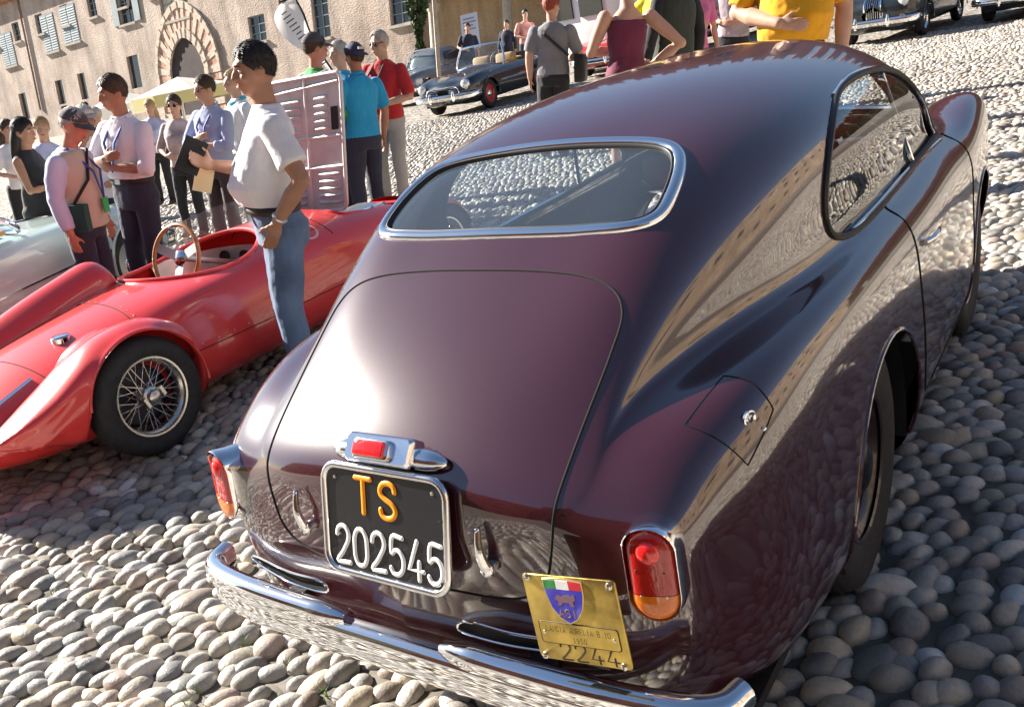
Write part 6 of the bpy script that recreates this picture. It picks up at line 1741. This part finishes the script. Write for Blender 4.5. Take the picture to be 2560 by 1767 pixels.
def person(label, px, py, dep, face, top, bottom, arms=('down', 'down'), hair='short', hair_m=HBRN, skin=SK2, belly=0.0, sleeve=.45, vox=.012, cap=None, glasses=None, female=False, tuck=False,
           shoes=SHOE, H=None, turn=0.0, nod=0.0, lean=0.0, stance=.11, group=None, collar=False, vest=None, belt=False, long=False, dress=False, step=0.0, bulk=1.0, z_fix=None):
    """px, py: top of the head in the photo; dep: distance along the view; face: compass heading in degrees"""
    P = at_depth(px, py, dep)
    Hh = H or P.z; base = P - PLUMB * P.z
    if z_fix: base = Vector(z_fix)
    t = empty('person', base, 0, label, 'person', group)
    sc = Hh / 1.745
    # plumb axis, heading
    up = PLUMB.normalized() * 1.0; f = az_dir(face); f = (f - up * f.dot(up)).normalized(); r = f.cross(up)
    t.matrix_world = Matrix(((r.x, f.x, up.x, base.x), (r.y, f.y, up.y, base.y), (r.z, f.z, up.z, base.z), (0, 0, 0, 1))) @ Matrix.Scale(sc, 4)
    v = vox / sc; wf_ = (.90 if female else 1.0)
    Rt = Matrix.Rotation(R(turn), 3, 'Z') @ Matrix.Rotation(R(-nod), 3, 'X'); hc = Vector((0, .015, 1.52))
    def hd(p): return hc + Rt @ (Vector(p) - hc) + Vector((0, lean, 0))
    # ---- body: head, neck, arms, hands, torso in one skin
    mb = MB()
    mb.ell(hd((0, .006, 1.648)), (.074, .094, .098), Rt, 20, 14)
    mb.ell(hd((0, .030, 1.590)), (.060, .068, .068), Rt, 16, 12)
    mb.ell(hd((0, .066, 1.548)), (.034, .030, .026), Rt, 12, 8)
    mb.ell(hd((0, .092, 1.668)), (.052, .016, .014), Rt, 12, 8)
    for s in (-1, 1):
        mb.ell(hd((s * .040, .066, 1.610)), (.024, .028, .022), Rt, 10, 8)
        mb.ell(hd((s * .077, .000, 1.628)), (.010, .021, .031), Rt, 10, 8)
    limb(mb, [hd((0, .094, 1.655)), hd((0, .110, 1.628)), hd((0, .116, 1.610))], [.011, .014, .016], 8)
    for s in (-1, 1): mb.ell(hd((s * .014, .104, 1.606)), (.011, .013, .010), Rt, 8, 6)
    mb.ell(hd((0, .096, 1.578)), (.026, .014, .008), Rt, 10, 6); mb.ell(hd((0, .094, 1.564)), (.023, .015, .009), Rt, 10, 6)
    limb(mb, [Vector((0, -.012, 1.42)), Vector((0, -.002 + lean * .5, 1.48)), hd((0, .004, 1.55))], [.066, .057, .056], 14)
    sw = (.178 if female else .20) * (1 + (bulk - 1) * .5)
    rings(mb, [(.90, 0, 0, .155, .11), (1.05, 0, .01 + belly * .1, .135 * wf_, .10), (1.2, 0, .008, .15 * wf_, .11), (1.34, 0, -.006, .150 * wf_, .088), (1.40, 0, -.012, .12 * wf_, .066), (1.44, 0, -.012, .07, .052)])
    arm = []
    for s, kind in ((1, arms[0]), (-1, arms[1])):
        e, w, hdir, pn = ARMS[kind] if isinstance(kind, str) else kind
        m = lambda q: Vector((s * q[0], q[1], q[2]))
        sh = Vector((s * (sw - .012), -.012, 1.378)); E = m(e); Wr = m(w); k = bulk * (.88 if female else 1)
        E = Vector((E.x + s * (sw - .20), E.y, E.z))
        mid = sh.lerp(E, .5); mid2 = E.lerp(Wr, .35)
        limb(mb, [sh, mid, E, mid2, Wr], [.054 * k, .048 * k, .039 * k, .041 * k, .026 * k], 12)
        hand(mb, Wr, m(hdir), m(pn), s, max(.0082, v * .72)); arm.append((sh, mid, E, mid2, Wr, k))
    if dress or female and bottom is None:
        for s in (-1, 1): limb(mb, [Vector((s * .08, 0, .8)), Vector((s * .085, .01, .47)), Vector((s * .09, -.02, .09))], [.07, .05, .034])
    body = remesh(mb, 'body', skin, t, v, 5)
    # ---- trousers or skirt
    if bottom is not None:
        mb = MB()
        rings(mb, [(.80, 0, -.005, .165, .125), (.90, 0, -.005, .180 * bulk ** .5, .135), (.97, 0, .005 + belly * .2, (.166 if tuck or belt else .155) * bulk ** .5, .122 if tuck or belt else .108), (1.03, 0, .008 + belly * .25, (.164 if tuck or belt else .132) * bulk ** .5, .120 if tuck or belt else .09)])
        for s in (-1, 1):
            st_ = step * s
            limb(mb, [Vector((s * .090, -.004, .86)), Vector((s * (.095 + stance * .1), .02 + st_ * .5, .48)), Vector((s * stance, -.015 + st_, .13)), Vector((s * stance, -.01 + st_, .07))], [.095 * bulk ** .8, .070 * bulk ** .9, .057 * bulk, .060 * bulk], 14)
        remesh(mb, 'trousers', bottom, t, v, 4, disp=.018)
        for s in (-1, 1):
            mb = MB(); st_ = step * s; mb.ell((s * stance, .05 + st_, .045), (.046, .125, .045), None, 14, 8); mb.ell((s * stance, -.02 + st_, .06), (.042, .06, .055), None, 12, 8); mb.obj('shoe', shoes, t)
    if belt:
        mb = MB(); bz = 1.018 if tuck else .985
        mb.tube([Vector((.172 * bulk ** .5 * math.cos(a), .006 + belly * .2 + .131 * math.sin(a), bz)) for a in np.linspace(0, 2 * PI, 33)[:-1]], .018, n=8, closed=True, sx=.5); mb.obj('belt', LEATH, t)
        mb = MB(); mb.box((0, .006 + belly * .2 + .136, bz), (.05, .012, .036)); mb.obj('belt_buckle', STEEL, t)
    # ---- shirt
    if top is not None:
        mb = MB(); hem = 1.0 if tuck else (1.005 if belt else .96 if belly else .90); g = .014; by = belly
        br = .175 * bulk ** .6 * wf_
        L_ = [(hem, 0, .006 + by * .28, (.174 if not tuck else .150) * bulk ** .5, (.134 if not tuck else .108) + by * .10), (hem + .05, 0, .008 + by * .42, .176 * bulk ** .6 * wf_, .134 + by * .25), (1.10, 0, .010 + by * .52, (.160 + by * .22) * bulk ** .6 * wf_, .126 + by * .42), (1.18, 0, .010 + by * .36, (.168 + by * .12) * bulk ** .5 * wf_, .128 + by * .28), (1.28, 0, .004 + by * .1, .182 * bulk ** .5 * wf_, .130), (1.35, 0, -.004, .190 * bulk ** .4 * wf_, .122), (1.405, 0, -.012, .172 * wf_, .098), (1.445, 0, -.012, .118, .080), (1.466, 0, -.012, .080, .070), (1.478, 0, -.008, .070, .066)]
        if dress: L_ = [(.42, 0, 0, .23, .17), (.62, 0, 0, .215, .16), (.85, 0, -.01, .195, .15), (.98, 0, 0, .165, .13), (1.08, 0, .005, .140, .112), (1.2, 0, .008, .155, .122), (1.30, 0, .004, .165, .118), (1.36, 0, -.004, .15, .095)]
        if female and not dress: L_ = [(z, x, y + (.035 if 1.15 < z < 1.32 else 0), rx, ry + (.02 if 1.15 < z < 1.32 else 0)) for z, x, y, rx, ry in L_]
        rings(mb, L_, 24)
        for (sh, mid, E, mid2, Wr, k) in ([] if dress else arm):
            if sleeve <= 0: continue
            path = [sh, mid, E, mid2, Wr]; rr_ = [.050 * k + .014, .049 * k + .017, .041 * k + .017, .041 * k + .015, .028 * k + .014]
            # cumulative length to the cuff
            tot = [0]; 
            for i in range(4): tot.append(tot[-1] + (path[i + 1] - path[i]).length)
            Lc = sleeve * tot[-1]; pp = []; rq = []
            for i in range(5):
                if tot[i] <= Lc: pp.append(path[i]); rq.append(rr_[i])
                else:
                    q = (Lc - tot[i - 1]) / (tot[i] - tot[i - 1]); pp.append(path[i - 1].lerp(path[i], q)); rq.append(rr_[i - 1] * (1 - q) + rr_[i] * q + (.006 if sleeve < .6 else .002)); break
            mb.tube(pp, rq, n=16)
            for p_, r_ in zip(pp[:-1], rq[:-1]): mb.ell(p_, (r_, r_, r_), None, 14, 8)
        remesh(mb, 'dress' if dress else 'shirt', top, t, v, 3, disp=.020)
        if collar:
            mb = MB(); mb.tube([Vector((.070 * math.cos(a), -.004 + lean * .3 + .066 * math.sin(a), 1.478 - .022 * math.sin(a))) for a in np.linspace(R(110), R(430), 24)], .016, n=8, sx=.5); mb.obj('collar', top, t)
    if vest is not None:
        mb = MB(); rings(mb, [(.88, 0, .006, .192, .150), (1.0, 0, .008, .188, .152), (1.15, 0, .012, .186, .156), (1.28, 0, .004, .196, .145), (1.36, 0, -.006, .190, .132), (1.43, 0, -.012, .150, .104), (1.455, 0, -.012, .11, .085)], 24)
        remesh(mb, 'vest', vest, t, v, 3, disp=.016)
    # ---- face: eyes, brows, lips
    if vox < .017:
        for s in (-1, 1):
            mb = MB(); mb.ell(hd((s * .032, .083, 1.641)), (.0125, .010, .0075), Rt, 10, 6); ey = mb.obj('eye', EYEW, t)
            mb = MB(); mb.ell(hd((s * .032, .0905, 1.641)), (.0055, .004, .0055), Rt, 8, 6); mb.obj('iris', EYED, ey)
            mb = MB(); mb.tube([hd((s * .016, .100, 1.662)), hd((s * .034, .100, 1.668)), hd((s * .052, .084, 1.660))], [.004, .005, .003], n=6); mb.obj('eyebrow', hair_m if hair_m is not HGRY else HGRY, t)
        mb = MB(); mb.ell(hd((0, .107, 1.571)), (.022, .006, .008), Rt, 10, 6); mb.obj('lips', LIPS, t)
    # ---- hair
    if hair != 'none':
        mb = MB(); grow = .010
        V = []; nu, nv_ = 26, 16; F = []
        hc2 = Vector((0, .003, 1.655))
        for i in range(nv_ + 1):
            for k in range(nu):
                a = 2 * PI * k / nu; fr = math.sin(a)             # +1 face side, -1 nape
                lim = {'short': 1.92 - .98 * max(0, fr) ** 1.3 + .33 * max(0, -fr), 'long': 2.05 - 1.10 * max(0, fr) ** 1.3 + .35 * max(0, -fr), 'thin': 1.86 - 1.18 * max(0, fr) ** 1.1 + .36 * max(0, -fr), 'top': 1.92 - .94 * max(0, fr) ** 1.3 + .33 * max(0, -fr)}[hair]
                if hair != 'long' and abs(fr) < .35: lim -= .10 * (1 - abs(fr) / .35)
                th = lim * i / nv_; thick = grow * (1 if th < 1.2 else max(.25, 1 - (th - 1.2) * .9)) + (.014 if hair in ('top', 'long') else .006) * max(0, math.cos(th * .95)) + .0025 * math.sin(a * 9 + th * 7)
                p = Vector(((.074 + thick) * math.sin(th) * math.cos(a), (.094 + thick) * math.sin(th) * math.sin(a), (.098 + thick) * math.cos(th)))
                V.append(hd(hc2 + p))
        for i in range(nv_):
            for k in range(nu): F.append((i * nu + k, (i + 1) * nu + k, (i + 1) * nu + (k + 1) % nu, i * nu + (k + 1) % nu))
        F.append(tuple(nv_ * nu + k for k in range(nu)))
        mb.add(V, F)
        if hair == 'long':
            rings(mb, [(1.24, 0, -.085, .085, .03), (1.34, 0, -.085, .105, .045), (1.45, 0, -.075, .105, .055), (1.56, 0, -.055, .095, .065), (1.66, 0, -.03, .07, .07)])
        rs_h = np.random.RandomState(int(abs(px) * 7 + py) % 9999)
        for q in range(900 if vox < .0135 else 160):
            i0 = rs_h.randint(0 if cap is None else int(nv_ * .8) * nu, nv_ * nu); p0 = Vector(V[i0]); nrm_ = (p0 - hd(hc2)).normalized()
            dn = Rt @ Vector((rs_h.normal(0, .35), -.55 if rs_h.rand() < .75 else .5, -.75)); dn = (dn - nrm_ * dn.dot(nrm_)).normalized()
            ln = rs_h.uniform(.012, .028); w_ = dn.cross(nrm_) * rs_h.uniform(.0016, .0034)
            p0 = p0 + nrm_ * .001; p1 = p0 + dn * ln * .55 + nrm_ * ln * .10; p2 = p0 + dn * ln + nrm_ * ln * rs_h.uniform(-.08, .12)
            mb.add([p0 - w_, p0 + w_, p1 + w_ * .8, p1 - w_ * .8, p2], [(0, 1, 2, 3), (3, 2, 4)])
        mb.obj('hair', hair_m, t)
    if cap is not None:
        mb = MB(); V = []; F = []
        for i in range(9):
            th = 1.42 * i / 8
            for k in range(22):
                a = 2 * PI * k / 22; V.append(hd(Vector((0, .004, 1.668)) + Vector((.090 * math.sin(th) * math.cos(a), .110 * math.sin(th) * math.sin(a), .098 * math.cos(th)))))
        for i in range(8):
            for k in range(22): F.append((i * 22 + k, (i + 1) * 22 + k, (i + 1) * 22 + (k + 1) % 22, i * 22 + (k + 1) % 22))
        mb.add(V, F); cp = mb.obj('cap', cap[0], t)
        d_ = cap[1]      # +1 peak forward, -1 back
        mb = MB(); V = []; F = []
        for i in range(9):
            a = PI * (.14 + .72 * i / 8)
            for k in range(4):
                q = k / 3; V.append(hd(Vector((0, .004, 1.678)) + Vector((.088 * math.cos(a), d_ * (.106 * math.sin(a) + .075 * q * math.sin(a) ** 1.2), -.004 - .022 * q * q))))
        for i in range(8):
            for k in range(3): F.append((i * 4 + k, i * 4 + k + 1, (i + 1) * 4 + k + 1, (i + 1) * 4 + k))
        F += [tuple(f[::-1]) for f in []]
        mb.add(V, F); mb.add([Vector(v_) - Vector((0, 0, .004)) for v_ in V], F); mb.obj('cap_peak', cap[0], cp)
        if len(cap) > 2:
            mb = MB(); mb.box(hd((0, -d_ * 0 + d_ * .108, 1.712)), (.075, .012, .022), Rt); mb.obj('cap_badge', CAPW, cp)
    if glasses:
        g_ = empty('spectacles' if glasses == 'clear' else 'sunglasses'); g_.parent = t
        for s in (-1, 1):
            mb = MB(); mb.ell(hd((s * .034, .098, 1.640)), (.027, .006, .019), Rt, 12, 6); mb.obj('lens', SUNG, g_)
            mb = MB(); mb.tube([hd((s * .060, .090, 1.648)), hd((s * .080, .0, 1.650))], .003, n=5); mb.obj('temple', SUNG, g_)
        mb = MB(); mb.tube([hd((-.012, .106, 1.645)), hd((.012, .106, 1.645))], .003, n=5); mb.obj('bridge', SUNG, g_)
    return t, hd, arm
def prop(mb, name, material, t, **k): return mb.obj(name, material, t, **k)
def lanyard(t, m, badge=None, y=.155):
    mb = MB(); mb.tube([Vector((-.065, .02, 1.47)), Vector((-.05, y, 1.30)), Vector((0, y + .015, 1.10)), Vector((.05, y, 1.30)), Vector((.065, .02, 1.47))], .007, n=6, sx=2); mb.obj('lanyard', m, t)
    if badge: mb = MB(); mb.box((0, y + .02, 1.04), (.075, .008, .11)); mb.obj('badge', badge, t)
def watch(t, W, E):
    d = (E - W).normalized(); mb = MB(); c = W + d * .03; x = d.orthogonal().normalized(); y = d.cross(x)
    mb.tube([c + x * .032 * math.cos(a) + y * .032 * math.sin(a) for a in np.linspace(0, 2 * PI, 19)[:-1]], .008, n=6, closed=True); mb.obj('wristwatch', STEEL, t)
BLUEC = mat('blue_lanyard', (.04, .07, .30), .7); GRNC = mat('green_badge', (.05, .45, .12), .5); WHTC = mat('white_badge', (.75, .74, .70), .5)

# --- the man in the white T-shirt
t, hd, arm = person('man in a white T-shirt and jeans standing beside the red racing car', 640, 104, 4.10, -142, WHT, JEANS, ('phone', 'pocket'), 'short', HBLK, SK1, belly=.10, sleeve=.36, vox=.0085, belt=True, bulk=1.10, turn=4, nod=6, stance=.13)
watch(t, arm[1][4], arm[1][2])
mb = MB(); Wr = arm[0][4]; mb.box(Wr + Vector((-.03, .10, .06)), (.012, .11, .17), Matrix.Rotation(.5, 3, 'X') @ Matrix.Rotation(.25, 3, 'Y')); tb = mb.obj('tablet', BLACK, None, smooth=False)
tb.parent = t
mb = MB(); mb.box(Wr + Vector((.02, .06, -.06)), (.008, .09, .14), Matrix.Rotation(.3, 3, 'X')); mb.obj('folded_leaflet', mat('leaflet_cream', (.75, .60, .35), .6), t, smooth=False)
# --- the group behind the racing car
t, hd, arm = person('man in a white shirt with crossed arms and a blue lanyard', 283, 188, 6.45, 172, LILAC, NAVY, ('fold_over', 'fold_under'), 'top', HBRN, SK1, sleeve=.62, vox=.010, tuck=True, collar=True, turn=-28, nod=8, belt=True)
lanyard(t, BLUEC)
t, hd, arm = person('older man in a dark cap, pale blue shirt and beige vest with a badge', 150, 268, 6.0, 60, PALEB, NAVY, ('down', 'down'), 'thin', HGRY, SK3, sleeve=.95, vox=.010, cap=(CAPG, 1), vest=BEIGE, turn=-8, nod=18, lean=.03, bulk=1.08)
lanyard(t, BLUEC, GRNC, .178)
mb = MB(); mb.box((.20, .06, .98), (.07, .18, .2)); mb.obj('shoulder_bag', mat('green_bag', (.015, .07, .06), .6), t, sharp=30)
mb = MB(); mb.tube([Vector((.20, .06, 1.08)), Vector((.12, .165, 1.25)), Vector((-.06, .10, 1.45)), Vector((-.08, -.08, 1.42)), Vector((.1, -.15, 1.2)), Vector((.20, .0, 1.06))], .012, n=6); mb.obj('bag_strap', LEATH, t)
t, hd, arm = person('man in sunglasses and a blue shirt with folded arms', 512, 188, 8.0, 176, LBLUE, BROWN, ('fold_over', 'fold_under'), 'short', HBRN, SK2, sleeve=.75, vox=.011, collar=True, glasses='sun', turn=-20, nod=6)
lanyard(t, BLUEC)
person('woman with long dark hair and a black strapped top at the left edge', 48, 296, 7.6, 60, DARK, DARK, ('fold_under', 'belly'), 'long', HBLK, SK1, sleeve=0, vox=.012, female=True)
person('man in a pale blue shirt between the dark haired woman and the dark cap', 98, 292, 9.0, 120, PALEB, NAVY, ('belly', 'down'), 'short', HFAIR, SK2, sleeve=.9, vox=.013)
person('person in a pale cap raising a hand to the mouth behind the beige vest', 205, 262, 7.6, 100, LILAC, NAVY, ('raise', 'belly'), 'short', HGRY, SK1, sleeve=.45, vox=.012, cap=(CAPW, 1), turn=10)
person('woman in sunglasses and a patterned blouse between two men with crossed arms', 432, 238, 9.6, 150, PATT, DARK, ('belly', 'down'), 'top', HBRN, SK2, sleeve=.5, vox=.013, glasses='sun', female=True)
t, hd, arm = person('man with a teal scarf half hidden behind the white T-shirt', 582, 176, 9.0, 200, WHT, DARK, ('belly', 'down'), 'top', HFAIR, SK2, sleeve=.5, vox=.013)
mb = MB(); mb.tube([Vector((.07 * math.cos(a), .075 * math.sin(a), 1.45 - .03 * math.sin(a))) for a in np.linspace(0, 2 * PI, 21)[:-1]], .025, n=8, closed=True); mb.obj('scarf', TEAL, t)
t, hd, arm = person('person in a green jacket and dark cap under the feather banner', 780, 82, 7.9, 20, GREEN, NAVY, ('belly', 'belly'), 'short', HBRN, SK3, sleeve=.95, vox=.011, cap=(CAPG, 1))
mb = MB(); mb.tube([Vector((-.12, -.12, 1.40)), Vector((-.15, .02, 1.45)), Vector((-.12, .14, 1.32)), Vector((-.11, .15, 1.12))], .02, n=6); mb.tube([Vector((.12, -.12, 1.40)), Vector((.15, .02, 1.45)), Vector((.12, .14, 1.32)), Vector((.11, .15, 1.12))], .02, n=6); mb.obj('white_stripe', WHT, t)
person('grey haired man in light blue behind the navy cap', 846, 102, 8.8, 190, CYAN, NAVY, ('down', 'belly'), 'short', HGRY, SK2, sleeve=.45, vox=.012)
t, hd, arm = person('man in a cyan polo shirt and navy cap seen from behind the raised bonnet', 884, 106, 7.9, -80, CYAN, NAVY, ('down', 'belly'), 'short', HBRN, SK1, sleeve=.42, vox=.010, cap=(CAPN, -1, 1), collar=True, bulk=1.12)
s0 = arm[0][1]
mb = MB(); mb.ell(s0 + Vector((.062, 0, 0)), (.012, .034, .040), None, 12, 8); mb.obj('sleeve_patch', WHTC, t)
t, hd, arm = person('grey haired man in a red T-shirt looking down at the black camera he holds', 950, 76, 9.1, 170, REDT, GREYT, ('belly', 'belly'), 'thin', HGRY, SK2, sleeve=.45, vox=.010, glasses='clear', nod=8, turn=-20, bulk=1.06)
mb = MB(); bevel_block(mb, frame_m((.08, .27, 1.12), (1, 0, 0), (0, 0, 1)), .14, .10, .09, .02); mb.lathe([(.04, 0), (.04, .08), (.03, .09), (0, .09)], frame_m((.08, .30, 1.12), (1, 0, 0), (0, 0, 1)) @ Matrix.Rotation(PI, 4, 'X'), 16); mb.obj('camera_body', BLACK, t)
mb = MB(); mb.tube([Vector((.14, .26, 1.14)), Vector((.12, .16, 1.30)), Vector((.06, .02, 1.48)), Vector((-.05, .02, 1.48)), Vector((-.02, .17, 1.30)), Vector((.02, .26, 1.14))], .012, n=6); mb.obj('camera_strap', BLACK, t)
# --- people round the parked cars
G3 = None
person('person in a navy top standing before the white notice board', 1168, 58, 27, 150, NAVY, DARK, ('belly', 'down'), 'short', HBRN, SK2, sleeve=.4, vox=.02)
person('person in navy with dark hair just behind the black convertible', 1266, 50, 27, 170, NAVY, NAVY, ('down', 'down'), 'short', HBRN, SK2, sleeve=.9, vox=.02)
person('person in a red and white top behind the convertible, left of the grey shirt', 1312, 24, 26, 130, cloth('red_white_top', (.55, .25, .22), var=.5), NAVY, ('belly', 'down'), 'short', HBLK, SK2, sleeve=.4, vox=.02)
t, hd, arm = person('red haired person in a grey shirt seen from behind beside the convertible', 1378, -14, 10.2, -20, GREYS, DARK, ('belly', 'down'), 'top', HRED, SK2, sleeve=.42, vox=.011, bulk=1.12, turn=-30)
mb = MB(); bevel_block(mb, frame_m((.26, .0, .98), (0, 1, 0), (0, 0, 1)), .26, .30, .12, .05); mb.obj('shoulder_bag', BLACK, t)
mb = MB(); mb.tube([Vector((.26, .02, 1.12)), Vector((.1, .16, 1.3)), Vector((-.10, .05, 1.47)), Vector((-.06, -.15, 1.35)), Vector((.2, -.12, 1.12))], .016, n=6); mb.obj('bag_strap', BLACK, t)
person('woman in a maroon dress seen from behind beside the red sports car', 1568, -88, 7.4, -45, MARD, None, ('hip', 'fold_under'), 'top', HBRN, SK2, sleeve=0, vox=.010, female=True, dress=True, bulk=1.25)
t, hd, arm = person('woman in a yellow top with her hand on her hip beside the maroon dress', 1655, -105, 9.0, 160, YEL, DARK, ('hip', 'hip'), 'long', HFAIR, SK2, sleeve=.3, vox=.011, female=True)
person('person in a dark olive vest right of the yellow top', 1690, -112, 8.4, -60, DARK, NAVY, ('down', 'down'), 'short', HBRN, SK2, sleeve=.9, vox=.012, vest=OLIVE)
person('person in a pink top partly hidden by the dark olive vest', 1738, -92, 10, 140, PINK, DARK, ('belly', 'down'), 'long', HFAIR, SK2, sleeve=.4, vox=.014, female=True)
person('person in a checked grey and white shirt before the dark red saloon', 1842, -118, 10.5, 170, CHECK, DARK, ('belly', 'belly'), 'short', HBRN, SK2, sleeve=.45, vox=.013)
t, hd, arm = person('man in a golden yellow polo shirt with a strap just beyond the coupe roof', 2005, -285, 5.8, 158, YPOLO, NAVY, ('belly', 'down'), 'short', HBRN, SK2, sleeve=.42, vox=.010, bulk=1.25, belly=.12, collar=True)
mb = MB(); mb.tube([Vector((-.10, -.10, 1.46)), Vector((-.19, .02, 1.36)), Vector((-.16, .14, 1.22)), Vector((.0, .20, 1.05)), Vector((.15, .14, .96))], .012, n=6); mb.tube([Vector((-.10, -.10, 1.46)), Vector((.02, -.15, 1.3)), Vector((.12, -.15, 1.12)), Vector((.18, -.08, .98))], .012, n=6); mb.obj('camera_strap', BLACK, t)

person('woman in a white top far behind the dark haired woman at the left edge', 12, 300, 10.5, 90, WHT, DARK, ('belly', 'down'), 'long', HBRN, SK2, sleeve=.4, vox=.016, female=True)
person('bareheaded man in a dark shirt far behind the beige vest', 236, 268, 12.0, 140, DARK, NAVY, ('belly', 'down'), 'short', HGRY, SK2, sleeve=.9, vox=.016)
person('woman in a pale top far back between the crossed arms and the patterned blouse', 372, 250, 13.0, 150, PALEB, DARK, ('down', 'belly'), 'long', HFAIR, SK2, sleeve=.5, vox=.016, female=True)
